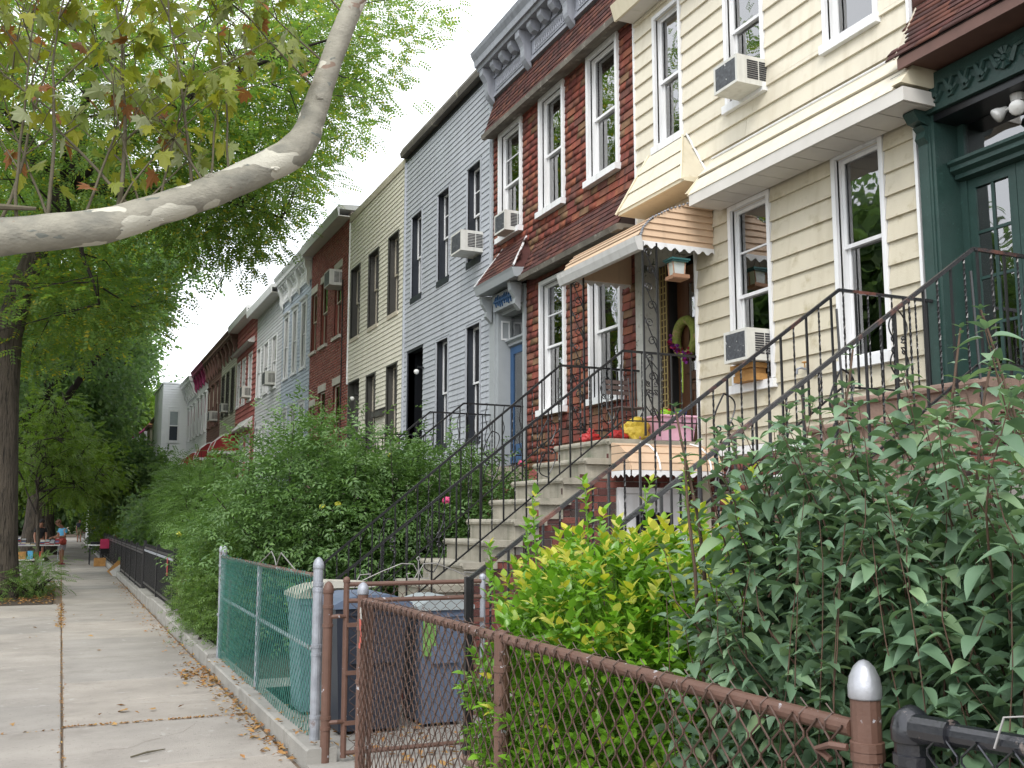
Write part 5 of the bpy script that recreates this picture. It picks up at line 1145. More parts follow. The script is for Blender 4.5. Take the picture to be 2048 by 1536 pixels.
for zz in (1.15, 1.06, 1.0): MB().tube([(FX-.03, 1.95, zz+.02), (FX-.045, 1.99, zz+.02), (FX-.035, 2.05, zz), (FX-.03, 2.01, zz-.02)], .009, 6).build('tension_band', 'brown_pipe', bf)
tp_ = MB(); 
for i in range(7):
    z = 1.17-.035*i; x = FX-.04+.004*math.sin(i*1.9)
    tp_.add([(x, 6.20+.008*math.sin(i), z), (x-.004, 6.155+.006*math.sin(i*2), z-.002), (x-.003, 6.150+.008*math.sin(i*2+1), z-.036), (x, 6.197+.01*math.sin(i+1), z-.035)], [(0, 1, 2, 3)])
    tp_.cur = 0 if i in (0, 6) else 1
tg = tp_.build('tape_strip', ['tape_clear', 'tape_red'])
tag(tg, 'torn strip of red and clear tape hanging on the brown mesh by the gate post', 'tape')
# black fence at the right corner
kf = thing('chain_link_fence', 'black chain link fence piece with fat black post at the lower right corner', 'fence', (FX, .5, 0))
post(kf, FX+.015, 1.79, .0, 1.29, .040, 'black_pipe', 'black_pipe', cr=.046, dome=.045, collars=(1.16,), name='end_post')
MB().tube([(FX, 1.76, 1.245), (FX+.01, 1.2, 1.27), (FX, -3, 1.28)], .024, 12).build('top_rail', 'black_pipe', kf)
MB().tube([(FX, 1.76, 1.245), (FX, 1.66, 1.25)], .031, 12).build('rail_end_cup', 'black_pipe', kf)
chainlink('chain_link_mesh', kf, (FX-.028, -2.2, 0), (0, 1, 0), 3.95, .1, 1.25, .0027, 'black_pipe', d=.045, n=5, seed=12)
for yy in (1.5, 1.33, 1.18, 1.05):
    MB().tube([(FX-.03, yy+.03, 1.25), (FX-.01, yy+.02, 1.31), (FX+.02, yy-.01, 1.315), (FX+.03, yy-.03, 1.27), (FX, yy-.04, 1.33)], .0026, 5).build('wire_tie', 'wire_grey', kf)
post(kf, FX, -1.0, 0, 1.3, .03, 'black_pipe', 'black_pipe', name='line_post')
# ================================================================== bins
def bin_(label, x0, x1, y0, y1, z, m_, lm, wheels=True, rim=.03):
    t = thing('wheelie_bin', label, 'bin', ((x0+x1)/2, (y0+y1)/2, .03), 'bins behind the fence'); i = .045
    b = MB(); b.add([(x0+i, y0+i, .06), (x1-i, y0+i, .06), (x1-i, y1-i, .06), (x0+i, y1-i, .06), (x0, y0, z-.09), (x1, y0, z-.09), (x1, y1, z-.09), (x0, y1, z-.09)], [(0,3,2,1),(4,5,6,7),(0,1,5,4),(1,2,6,5),(2,3,7,6),(3,0,4,7)])
    b.build('bin_body', m_, t); MB().box(x0-.012, x1+.012, y0-.012, y1+.012, z-.13, z-.075).build('rim', m_, t)
    pr = [(x0-.03, z-.074), (x1+.03, z-.074), (x1+.03, z-.04), (x1-.05, z+.0), (x1-.16, z+.03), (x0+.16, z+.03), (x0+.05, z+.0), (x0-.03, z-.04)]
    MB().prism(pr, 'y', y0-.04, y1+.02).build('lid', lm, t)
    MB().box(x0+.1, x1-.1, y0-.02, y0-.0125, z-.5, z-.36).build('front_rib', m_, t)
    if wheels:
        for xx in (x0+.05, x1-.1): MB().cyl((xx, y1-.05, .12), (xx+.05, y1-.05, .12), .09, 14).build('wheel', 'black_paint', t)
    return t
bin_('pale blue bin with domed beige lid behind the green mesh', 1.93, 2.42, 8.95, 9.45, 1.10, 'bin_teal', 'lid_beige')
bin_('dark navy bin with grey lid behind the brown gate', 2.02, 2.60, 8.0, 8.62, 1.08, 'bin_navy', 'bin_blue')
bin_('faded slate blue bin with light grey lid nearest the steps', 2.72, 3.16, 8.05, 8.6, 1.04, 'bin_blue', 'lid_grey')
t = thing('cardboard_piece', 'beige lid lying over the tops of the bins behind the gate', 'lid', (2.3, 8.8, 1.1)); MB().prism([(1.98, 1.125), (2.5, 1.125), (2.55, 1.14), (2.45, 1.17), (2.1, 1.19), (2.0, 1.16)], 'y', 8.65, 8.93).build('lid_board', 'lid_beige', t)
st = MB().box(2.75, 2.86, 8.038, 8.044, .60, .90); s_ = st.build('sticker', 'sticker_green'); tag(s_, 'faded green sticker on the slate blue bin', 'sticker')
# ================================================================== black iron fence on kerb, farther along
def iron_panel(parent, y0, y1, z0, z1, orn=False):
    p = MB().box(FX-.02, FX+.02, y0+.04, y1-.04, z1-.10, z1-.06).box(FX-.02, FX+.02, y0+.04, y1-.04, z0+.08, z0+.12).build('panel', 'iron', parent)
    k = int((y1-y0)/.10)
    for i in range(1, k):
        y = y0+(y1-y0)*i/k; MB().box(FX-.009, FX+.009, y-.009, y+.009, z0+.02, z1).build('picket', 'iron', p)
    MB().box(FX-.026, FX-.0205, y0+.05, y1-.05, z1-.16, z1-.115).build('band', 'galvanised' if not orn else 'iron', p)
    MB().box(FX-.03, FX+.03, y0-.03, y0+.03, 0.1, z1+.05).build('panel_post', 'iron', p)
f_ = thing('iron_fence', 'black iron picket fence on a raised kerb beyond the clipped hedge', 'fence', (FX, 20, 0))
ypp = [17.7, 20.9, 24.2]
for a, b_ in zip(ypp, ypp[1:]): iron_panel(f_, a, b_, .24, 1.18)
MB().box(FX-.03, FX+.03, 24.2, 24.26, .1, 1.25).build('panel_post', 'iron', f_)
t = MB().box(FX-.034, FX-.028, 18.6, 18.75, .75, 1.05).build('red_tag', 'red_plastic'); tag(t, 'small red sign hanging on the black iron fence', 'sign')
f_ = thing('iron_fence', 'low black iron fence with scrolled panels running on past the book table', 'fence', (FX, 34, 0))
y = 24.5
while y < 47:
    iron_panel(f_, y, y+2.2, .12, 1.1, True); y += 2.24
for (ya_, yb_, lab) in ((47.5, 58, 'far black iron fence before the red-flowered yard'), (58.5, 75, 'farthest black iron fence by the white bay house')):
    f_ = thing('iron_fence', lab, 'fence', (FX, ya_, 0)); y = ya_
    while y < yb_: iron_panel(f_, y, min(y+3, yb_), .12, 1.1, True); y += 3.02
# ================================================================== people
def skinmesh(name, V, E, R, m_, parent, sub=1):
    off = wl(parent); bm = bmesh.new(); sl = bm.verts.layers.skin.verify(); vs = []
    for i, v in enumerate(V):
        q = bm.verts.new((v[0]-off[0], v[1]-off[1], v[2]-off[2])); q[sl].radius = R[i] if hasattr(R[i], '__len__') else (R[i], R[i]); q[sl].use_root = (i == 0); vs.append(q)
    for a, b in E: bm.edges.new((vs[a], vs[b]))
    me = bpy.data.meshes.new(name); bm.to_mesh(me); bm.free(); me.materials.append(M[m_]); o = link(name, me, parent)
    md = o.modifiers.new('skin', 'SKIN'); md.use_smooth_shade = True; sd = o.modifiers.new('sub', 'SUBSURF'); sd.levels = sub; sd.render_levels = sub
    return o
def person(label, x, y, H, face, top, legs, hair, skin='skin', arms=((.2, .25), (.2, .25)), shorts=True, headtilt=.15, pack=None, z=0.0, hairlen=0.0):
    """face: heading angle (0 = looks along -y towards the camera). arms: (forward reach, drop) of the two hands"""
    t = thing('person', label, 'person', (x, y, z)); s = H/1.7; c, sn = math.cos(face), math.sin(face)
    def P(lx, ly, lz): # lx to the person's left-right, ly forward
        fx, fy = sn, -c; rx, ry = c, sn
        return (x+(rx*lx+fx*ly)*s, y+(ry*lx+fy*ly)*s, z+lz*s)
    V = [P(0, 0, .93), P(0, .0, 1.12), P(0, .02, 1.33), P(0, .03, 1.44), P(0, .05+headtilt*.2, 1.52), P(0, .07+headtilt*.4, 1.58), P(0, .06+headtilt*.4, 1.66)]
    E = [(0, 1), (1, 2), (2, 3), (3, 4), (4, 5), (5, 6)]; R = [(.125, .10), (.11, .09), (.14, .10), (.06, .055), (.062, .07), (.078, .09), (.06, .07)]
    for sd, (fw, dr) in zip((-1, 1), arms):
        i = len(V); V += [P(sd*.17, .02, 1.37), P(sd*.21, .0+fw*.2, 1.10), P(sd*.19, fw, 1.10-dr*.4+fw*.1), P(sd*.17, fw+.08, 1.09-dr*.45+fw*.1)]; E += [(2, i), (i, i+1), (i+1, i+2), (i+2, i+3)]; R += [.058, .045, .032, .038]
        fi = len(V)
        for q in range(4): V.append(P(sd*(.13+.022*q), fw+.15, 1.06-dr*.45+fw*.1)); E.append((i+3, fi+q)); R.append(.012)
        V.append(P(sd*.12, fw+.10, 1.08-dr*.45+fw*.1)); E.append((i+3, len(V)-1)); R.append(.012)
    for sd in (-1, 1):
        i = len(V); st_ = .04*sd; V += [P(sd*.09, .0, .86), P(sd*.10, st_+.02, .48), P(sd*.10, st_-.02, .09), P(sd*.105, st_+.10, .03)]; E += [(0, i), (i, i+1), (i+1, i+2), (i+2, i+3)]; R += [.085, .058, .04, .035]
    skinmesh('body', V, E, R, skin, t, 2)
    V = [P(0, 0, .90), P(0, 0, 1.12), P(0, .02, 1.33), P(0, .03, 1.41)]; E = [(0, 1), (1, 2), (2, 3)]; R = [(.145, .12), (.13, .11), (.155, .118), (.08, .07)]
    for sd, (fw, dr) in zip((-1, 1), arms):
        i = len(V); V += [P(sd*.17, .02, 1.37), P(sd*.20, fw*.12, 1.20)]; E += [(2, i), (i, i+1)]; R += [.07, .062]
    skinmesh('shirt', V, E, R, top, t, 1)
    V = [P(0, 0, .95), P(0, 0, .86)]; E = [(0, 1)]; R = [(.145, .12), (.15, .125)]
    for sd in (-1, 1):
        i = len(V); V += [P(sd*.09, .0, .80), P(sd*.10, .04*sd*.6+.01, .52 if shorts else .3)]; E += [(1, i), (i, i+1)]; R += [.10, .085]
        if not shorts: V.append(P(sd*.10, .04*sd-.02, .1)); E.append((i+1, i+2)); R.append(.06)
    skinmesh('shorts' if shorts else 'trousers', V, E, R, legs, t, 1)
    hy = .06+headtilt*.4
    lump('hair', P(0, hy-.025, 1.665), .105*s, hair, t, 4, (.95, 1.05, .85))
    if hairlen: lump('hair_lock', P(0, hy-.07, 1.60), .08*s, hair, t, 6, (1, .7, 1+hairlen))
    lump('nose', P(0, hy+.105, 1.60), .016*s, skin, t, 1)
    for sd in (-1, 1): lump('eye', P(sd*.032, hy+.088, 1.625), .010*s, 'hair_dark', t, 2); lump('ear', P(sd*.082, hy-.0, 1.61), .020*s, skin, t, 3); 
    for sd in (-1, 1): MB().prism([(P(sd*.10, .04*sd-.07, 0)[0]-.045*s, P(sd*.10, .04*sd-.07, 0)[1]+.08*s), (P(sd*.10, .04*sd-.07, 0)[0]+.045*s, P(sd*.10, .04*sd-.07, 0)[1]+.08*s), (P(sd*.10, .04*sd+.14, 0)[0]+.04*s, P(sd*.10, .04*sd+.14, 0)[1]-.06*s), (P(sd*.10, .04*sd+.14, 0)[0]-.04*s, P(sd*.10, .04*sd+.14, 0)[1]-.06*s)], 'z', z+.002, z+.05).build('shoe', pack[1] if pack else 'black_cloth', t)
    if pack and pack[0]: lump('backpack', P(0, -.2, 1.2), .19*s, pack[0], t, 7, (.95, .6, 1.25))
    return t
p1 = person('woman in blue shirt and grey shorts with red bag, leaning over the book table', .10, 43.4, 1.66, -.9, 'cloth_blue', 'cloth_grey', 'hair_brown', arms=((.35, .2), (.38, .15)), headtilt=.5, pack=(None, 'petal_red'))
lump('shoulder_bag', (.07, 43.2, .88), .17, 'bag_red', p1, 11, (1, .8, .9))
person('dark haired woman in a dark top standing behind the piles of books', -.70, 43.7, 1.68, .1, 'black_cloth', 'black_cloth', 'hair_dark', shorts=False, arms=((.2, .6), (.2, .6)), headtilt=.5)
p3 = person('man seen from behind with a navy backpack walking away along the sidewalk', 1.35, 86, 1.78, math.pi, 'cloth_navy', 'cloth_khaki', 'hair_dark', 'skin', arms=((.1, .9), (.1, .9)), headtilt=.3, pack=('cloth_navy', 'black_cloth'))
# ================================================================== book stall and far clutter
def table(label, x0, x1, y0, y1, z, m_='paper', legm='galvanised'):
    t = thing('folding_table', label, 'table', ((x0+x1)/2, (y0+y1)/2, 0)); MB().box(x0, x1, y0, y1, z-.035, z).build('table_top', m_, t)
    for xx in (x0+.06, x1-.06):
        for yy in (y0+.06, y1-.06): MB().cyl((xx, yy, 0), (xx, yy, z-.036), .018, 6).build('leg', legm, t)
    return t
table('folding table covered with piles of books by the tree', -1.55, .02, 42.0, 43.2, .78)
lr = random.Random(11); kk = 0
for i in range(9):
    for j in range(2):
        x = -1.48+i*.165; y = 42.12+j*.5; z = .781; nb_ = lr.randint(2, 6)
        ordn = ['leftmost', 'second', 'third', 'fourth', 'fifth', 'sixth', 'seventh', 'eighth', 'rightmost'][i]
        pt = thing('book_pile', f"{ordn} book pile from the left in the {'front' if j == 0 else 'back'} row on the stall table", 'books', (x+.07, y, z), 'piles of books on the stall')
        for k in range(nb_):
            th = lr.uniform(.025, .05); a = lr.uniform(-.01, .01); MB().box(x+a, x+.14+a, y+a, y+.22+a, z+.0005, z+th).build('book', 'book', pt); z += th
table('low table with boxes under the young tree', -1.5, -.45, 37.2, 38.0, .42, 'paper')
for (x, y, z, w, hh, m_, lb) in [(-1.4, 37.4, .421, .4, .22, 'wood_scrap', 'brown cardboard box on the low table'), (-.95, 37.4, .421, .16, .24, 'cloth_blue', 'bright blue box on the low table'), (-.75, 37.45, .421, .22, .22, 'red_plastic', 'red box on the low table beside the blue one')]:
    t = thing('box', lb, 'box', (x+w/2, y+.1, z)); MB().box(x, x+w, y, y+.3, z, z+hh).build('box_body', m_, t); MB().box(x-.005, x+w+.005, y-.005, y+.305, z+hh+.0005, z+hh+.02).build('flap', m_, t)
t = table('white-topped table with dark legs on the right of the sidewalk', 1.02, 1.6, 42.4, 43.5, .76, 'white', 'black_paint')
t = thing('black_case', 'dark case lying on the white-topped table', 'case', (1.3, 43, .76)); MB().box(1.1, 1.58, 42.8, 43.3, .761, .86).build('case_body', 'black_cloth', t); MB().tube([(1.28, 42.8, .8), (1.3, 42.76, .82), (1.4, 42.76, .82), (1.42, 42.8, .8)], .01, 5).build('handle', 'black_paint', t)
t = thing('draped_chair', 'chair with a pink cloth over its back beside the iron fence', 'chair', (1.62, 42.6, 0))
MB().box(1.42, 1.84, 42.30, 42.36, .62, .98).build('cloth', 'cloth_pink', t); MB().box(1.45, 1.8, 42.37, 42.8, .42, .46).build('seat', 'black_cloth', t)
for xx in (1.46, 1.78):
    for yy in (42.38, 42.78): MB().cyl((xx, yy, 0), (xx, yy, .42), .018, 6).build('leg', 'black_paint', t)
MB().box(1.45, 1.8, 42.361, 42.369, .46, .95).build('backrest', 'black_cloth', t)
t = thing('wooden_crate', 'small wooden crate on the sidewalk below the pink cloth', 'crate', (1.4, 41.2, 0))
for z0 in (.0, .1, .2): MB().box(1.2, 1.6, 41.0, 41.015, z0+.004, z0+.095).build('slat', 'wood_scrap', t)
MB().box(1.2, 1.23, 41.016, 41.4, .0, .3).box(1.57, 1.6, 41.016, 41.4, 0, .3).box(1.231, 1.569, 41.38, 41.4, 0, .3).box(1.231, 1.569, 41.016, 41.379, .0, .02).build('crate_body', 'wood_scrap', t)
t = thing('leaning_book', 'brown book leaning against the kerb of the iron fence', 'book', (1.45, 33.8, 0)); b = MB().box(-.18, .18, -.03, .03, 0, .5); b.xf(Matrix.Translation((1.5, 33.9, .02)) @ Matrix.Rotation(.75, 4, 'Y')); b.build('cover', 'wood_scrap', t); b = MB().box(-.16, .16, -.022, .022, .01, .49); b.xf(Matrix.Translation((1.53, 33.85, .0)) @ Matrix.Rotation(.95, 4, 'Y')); b.build('pages', 'paper', t)
# parked dark car glimpsed behind the big trunk
t = thing('parked_car', 'dark parked car glimpsed behind the big tree trunk', 'car', (-5.2, 52, -.13))
b = MB(); b.prism([(49.6, .1), (49.5, .55), (49.7, .75), (50.6, .85), (51.2, 1.32), (53.0, 1.36), (53.9, .9), (54.4, .8), (54.4, .15)], 'x', -6.1, -4.35); b.build('body', 'car_paint', t)
MB().prism([(50.75, .88), (51.25, 1.27), (52.9, 1.3), (53.6, .9)], 'x', -4.349, -4.34).build('side_window', 'glass', t); b = MB().add([(-6.0, 50.62, .87), (-4.45, 50.62, .87), (-4.6, 51.15, 1.29), (-5.9, 51.15, 1.29)], [(0, 1, 2, 3)]); b.build('windscreen', 'lid_grey', t)
for yy in (50.3, 53.5):
    for xx in (-6.12, -4.5): w = MB().cyl((xx, yy, .2), (xx+.18, yy, .2), .32, 18).build('wheel', 'black_paint', t); MB().cyl((xx-.01, yy, .2), (xx+.19, yy, .2), .18, 12).build('rim', 'silver_cap', w)
for xx in (-5.95, -4.65): MB().box(xx, xx+.2, 49.47, 49.5, .55, .68).build('headlight', 'lamp_glass', t)
t = thing('sign_pole', 'white pole with small green street sign far down the sidewalk', 'sign post', (2.2, 98, 0)); MB().box(2.05, 2.32, 97.9, 98.1, 0, 3.4).build('pole', 'sign_white', t); MB().box(2.36, 3.2, 98, 98.03, 2.6, 2.9).build('street_sign', 'green_paint', t)
t = thing('construction_sign', 'orange work sign beside the white pole', 'sign', (3.0, 97, 0)); MB().box(2.5, 3.2, 97, 97.03, 1.0, 2.0).build('board', 'orange', t); MB().cyl((2.85, 97.05, 0), (2.85, 97.05, 1.0), .03).build('leg', 'galvanised', t); MB().box(2.45, 3.3, 96.9, 97.1, .6, .9).build('crossbar', 'sign_white', t)
# ================================================================== foliage templates (local +x = leaf axis)
def leaf_t(L=1., w=.45, fold=.12, droop=.25, n=4, tip=1.6, heart=.0):
    """pointed leaf with a midrib fold, as two quad strips"""
    V = []; F = []
    for i in range(n+1):
        t = i/n; ww = w*.5*(math.sin(math.pi*min(1, t**.75))**.8 if 0 < t < 1 else 0)*(1-.25*t**tip); ww = max(ww, .004)
        z = -droop*t*t; V += [(t*L, -ww, z+fold*ww*2), (t*L, 0, z), (t*L, ww, z+fold*ww*2)]
    for i in range(n): a = 3*i; F += [(a, a+1, a+4, a+3), (a+1, a+2, a+5, a+4)]
    return np.array(V, float), np.array(F)
def merge_t(parts):
    V = []; F = []; o = 0
    for v, f in parts: V.append(v); F.append(f+o); o += len(v)
    return np.concatenate(V), np.concatenate(F)
def euler_m(a, b, c): return np.array(Euler((a, b, c)).to_matrix())
def frond_t(pairs=6, L=1., lw=.10, ll=.30, droop=.35, n=1):
    """pinnate frond"""
    P = []
    for i in range(pairs):
        t = .15+.85*i/(pairs-1); x = t*L; z = -droop*t*t
        for s in (-1, 1):
            a = s*math.radians(62); l = ll*(1-.35*abs(t-.5)); c, sn = math.cos(a), math.sin(a)
            v = np.array([(0, 0, 0), (l*.5, -lw/2, -.02), (l, 0, -.08*l/ll), (l*.5, lw/2, -.02)]); v = np.stack([v[:, 0]*c-v[:, 1]*sn+x, v[:, 0]*sn+v[:, 1]*c, v[:, 2]+z], 1)
            P.append((v, np.array([(0, 1, 2, 3)])))
    return merge_t(P)
def cluster_t(k=9, size=1., lw=.34, ll=.5, seed=0, flat=.5):
    """loose clump of leaf blades"""
    r_ = np.random.default_rng(seed); P = []
    for i in range(k):
        d = r_.normal(size=3); d[2] *= flat; d /= np.linalg.norm(d); p = d*r_.uniform(.1, .5)*size
        v = np.array([(0, 0, 0), (ll*.5, -lw/2, .02), (ll, 0, -.06), (ll*.5, lw/2, .02)])*size
        R = rot_np(d[None]+r_.normal(size=(1, 3))*.3, twist=r_.uniform(-.8, .8, 1))[0]; P.append((v@R.T+p, np.array([(0, 1, 2, 3)])))
    return merge_t(P)
FROND = frond_t(); FRW = frond_t(5, 1., .17, .36, .22); CL = cluster_t()
def unit(v): return v/np.maximum(np.linalg.norm(v, axis=-1, keepdims=True), 1e-6)
def sprays(T, centers, out, spread, m, size, seed, droop=.3, jitter=.7):
    """m sprays round every centre"""
    g_ = np.random.default_rng(seed); n = len(centers)*m
    C = np.repeat(centers, m, 0); P = C+g_.normal(size=(n, 3))*spread*np.array([1, 1, .6]); O = np.repeat(out, m, 0)
    D = unit(O*.5+(P-C)/spread*.5+g_.normal(size=(n, 3))*jitter*.5); D[:, 2] -= droop; D = unit(D)
    R = rot_np(D, twist=g_.uniform(-.7, .7, n)); return scatter(T[0], T[1], R, g_.uniform(.7, 1.3, n)*size, P)
def limbs_mesh(segs, n=7):
    b = MB()
    for p, r in segs: b.tube(p, r, n, cap=False)
    return b
def tree(name, label, x, y, tr, th, crown, lm, bm_='bark', seed=0, K=500, m=14, size=.3, spread=.55, T=None, shell_=.35, group='street trees', zmin=None, keep=None, tpath=None, lr_=.42, nl=9, base=None, lean=(0, 0), cat='tree', limbn=60, droop=.3, rbias=None):
    """crown: list of (cx,cy,cz,rx,ry,rz,weight)"""
    T = T or FROND; g_ = np.random.default_rng(seed); lr = random.Random(seed)
    t = thing(name, label, cat, (x, y, 0), group)
    # trunk
    b = MB(); pts = []; rs_ = []
    for i in range(9):
        q = i/8; pts.append((x+lean[0]*q*q+.05*math.sin(q*5+seed), y+lean[1]*q*q+.05*math.sin(q*4+seed*2), -.08+th*q)); rs_.append(tr*((1.45-.45*min(1, q*6)) if q < .17 else 1-.42*q))
    if tpath: pts = [p[:3] for p in tpath]; rs_ = [p[3] for p in tpath]
    b.tube(pts, rs_, 16)
    if tr > .2:
        for i in range(6):
            a = i*1.05+lr.uniform(-.2, .2); c, s_ = math.cos(a), math.sin(a); b.tube([(x+c*tr*.5, y+s_*tr*.5, .55), (x+c*tr*1.0, y+s_*tr*1.0, .16), (x+c*tr*1.7, y+s_*tr*1.7, -.05)], [tr*.35, tr*.28, tr*.12], 7)
    b.build('trunk', bm_, t, smooth=True)
    # cluster centres
    C = []; O = []
    w = np.array([c[6] for c in crown], float); w /= w.sum(); pick = g_.choice(len(crown), K, p=w)
    for i in pick:
        cx, cy, cz, rx, ry, rz, _ = crown[i]
        d = g_.normal(size=3); d /= np.linalg.norm(d); rr = g_.uniform(shell_, 1)**.5
        p = np.array([cx+d[0]*rx*rr, cy+d[1]*ry*rr, cz+d[2]*rz*rr]); 
        if zmin is not None and p[2] < zmin+.15*abs(p[0]): continue
        if keep and not keep(p[0]/p[1]*24, 1.7+(p[2]-1.7)/p[1]*24): continue
        C.append(p); O.append(d)
    C = np.array(C); O = np.array(O); top = np.array(pts[-1])
    # limbs from the trunk towards spread-out cluster centres
    idx = [int(g_.integers(len(C)))]
    while len(idx) < nl:
        dd = np.min(np.linalg.norm(C[:, None]-C[idx][None], axis=2), axis=1); idx.append(int(np.argmax(dd*g_.uniform(.7, 1, len(C)))))
    segs = []; nodes = []
    for i in idx:
        e = C[i]; q0 = top if tpath else top*(1-.0)-np.array([0, 0, lr.uniform(0, th*.35)]); mid = (q0+e)/2+np.array([0, 0, lr.uniform(.1, .14)*np.linalg.norm(e-q0)]); P = []
        for k in range(7): s_ = k/6; P.append((1-s_)**2*q0+2*s_*(1-s_)*mid+s_*s_*e+g_.normal(size=3)*.08*(0 < k < 6))
        r0 = tr*lr_; segs.append((P, [r0*(1-.85*k/6) for k in range(7)])); nodes += [(P[k], r0*(1-.85*k/6)) for k in range(2, 7)]
    NP = np.array([n_[0] for n_ in nodes]); NR = [n_[1] for n_ in nodes]
    for i in g_.choice(len(C), min(limbn, len(C)), replace=False):
        j = int(np.argmin(np.linalg.norm(NP-C[i], axis=1)+np.maximum(0, NP[:, 2]-C[i][2])*.5)); a = NP[j]; e = C[i]; mid = (a+e)/2+g_.normal(size=3)*.25
        segs.append(([a, mid, e], [max(.02, NR[j]*.45), max(.014, NR[j]*.28), .008]))
    limbs_mesh(segs, 6).build('limbs', bm_ if bm_ != 'bark' else 'bark_dark', t, smooth=True)
    V, F = sprays(T, C, O, spread, m, size, seed+1, droop)
    V -= np.array([x, y, 0]); mi = None
    link('crown', np_mesh('crown', V, F, lm), t)
    return t
def cr(x, y, z): return (x, y, z)
# street trees, nearest first
tree('honey_locust_tree', 'honey locust with thick rough trunk and yellowing tips at the sidewalk edge', -1.22, 25.2, .40, 6.2,
     [(.2, 24.5, 11.3, 6.2, 7.5, 3.6, 5), (5.6, 24, 13.6, 2.7, 4, 2.4, 1.3), (3.6, 25, 10.0, 2.6, 3.5, 2.2, 1.6), (-.2, 26, 6.6, 2.6, 4.0, 1.5, 1.0)], 'leaf_locust', seed=21, K=1380, m=15, size=.30, spread=.40, T=FRW, droop=.0, tpath=[(-1.2, 25.2, -.1, .62), (-1.22, 25.2, .25, .48), (-1.25, 25.2, 1, .42), (-1.3, 25.2, 2.6, .38), (-1.36, 25.2, 4.4, .35), (-1.33, 25.2, 5.8, .31), (-1.1, 25.2, 7.0, .26), (-.7, 25.1, 8.2, .21), (-.4, 25, 9.3, .17)], lr_=.30, shell_=.05, nl=12, limbn=200, keep=lambda a, b: a < min(4.0+(b-7.3)*.64, 1.6+(b-6)*1.8)-.35)
tree('street_tree', 'dense dark green street tree beyond the honey locust', -1.0, 46.5, .42, 6.5,
     [(.2, 41, 10.5, 5.0, 6, 4.6, 5), (2.2, 40, 8.4, 2.6, 4, 2.4, 2), (-2.5, 40, 7, 3.5, 5, 3, 2)], 'leaf_oak', seed=5, K=520, m=18, size=.34, spread=.45, T=CL, shell_=.5, limbn=60, keep=lambda a, b: a < 1.2+(b-6.09)*1.2)
tree('street_tree', 'street tree with bluish green crown standing behind the book stall', -.75, 56, .5, 6.5,
     [(.2, 55, 12.0, 6.0, 7, 5.0, 4), (2.5, 54, 8.4, 3.0, 4, 2.6, 1.5), (-2, 54, 6.5, 4, 5, 3, 1)], 'leaf_oak', seed=8, K=440, m=16, size=.46, spread=.6, T=CL, shell_=.5, limbn=40, keep=lambda a, b: a < 1.15+(b-4.5)*.4)
for i, (y, x, lb) in enumerate([(70, -.9, 'far street tree, third trunk past the book stall'), (86, -.9, 'far street tree seen over the walking man'), (106, -1.0, 'farthest street tree near the end of the block')]):
    tree('street_tree', lb, x, y, .42, 6, [(.4, y, 10.5, 6.2, 7, 5.5, 4), (2.5, y, 6.5, 3.4, 5, 3, 1)], 'leaf_oak' if i != 1 else 'leaf_bright', seed=30+i, K=330, m=14, size=.7, spread=.85, T=CL, shell_=.5, limbn=20, keep=lambda a, b: a < 1.1+(b-4)*.25)
tree('young_tree', 'slim young tree with bright green leaves between the trunk and the book stall', -.62, 32.3, .06, 3.0,
     [(-.2, 33, 3.9, 1.0, 1.6, .8, 1.5), (.7, 35, 3.3, .8, 2.0, .5, 1.0), (-.9, 33, 3.3, 1.0, 1.6, .6, 1), (.2, 34, 2.7, 1.1, 1.8, .4, 1), (-.5, 33, 4.9, .7, 1.2, .6, .6)], 'leaf_bright', seed=44, K=170, m=13, size=.22, spread=.34, T=FRW, shell_=.05, limbn=110, nl=8)
tree('young_tree', 'light green low tree overhanging the sidewalk behind the stall', -1.9, 50, .12, 3.0,
     [(-.4, 50, 4.3, 2.2, 3, .9, 2), (.9, 50, 3.4, 1.4, 3, .6, 1), (-1.6, 49, 3.2, 1.2, 2, .6, 1)], 'leaf_bright', seed=45, K=150, m=14, size=.42, spread=.5, T=CL, shell_=.1, limbn=40)
tree('street_tree', 'low bushy tree closing the end of the block', -2.5, 135, .3, 3, [(-6, 135, 5, 9, 4, 5.5, 3), (3, 140, 6, 5, 4, 5, 1)], 'leaf_oak', seed=47, K=300, m=13, size=1.3, spread=1.2, T=CL, limbn=10)
tree('street_tree', 'street tree on the far kerb beyond the parked car', -8.5, 62, .3, 3.5, [(-6.5, 62, 5, 4.0, 5, 4.2, 3)], 'leaf_bright', seed=48, K=260, m=14, size=.7, spread=.7, T=CL, limbn=20, group='trees across the street')
# trees of the yards, farther right
tree('yard_tree', 'feathery yard tree with yellow green leaves by the far bay houses', 3.2, 78, .14, 3.5, [(3.0, 78, 5.0, 2.6, 4, 2.6, 3)], 'leaf_bright', seed=51, K=170, m=14, size=.6, spread=.6, T=CL, group='trees in the front yards', limbn=40)
tree('yard_tree', 'tall far tree with yellowing crown behind the last roofs', 7, 120, .3, 8, [(5, 118, 10, 9, 8, 6, 3)], 'leaf_bright', seed=52, K=240, m=13, size=1.4, spread=1.3, T=CL, group='trees in the front yards', limbn=20)
tree('yard_tree', 'green shrub-like tree in front of the white bay house', 3.6, 58, .10, 2.6, [(3.3, 57, 3.6, 1.6, 3, 2.0, 3)], 'leaf_oak', seed=53, K=150, m=14, size=.42, spread=.45, T=CL, group='trees in the front yards', limbn=40)
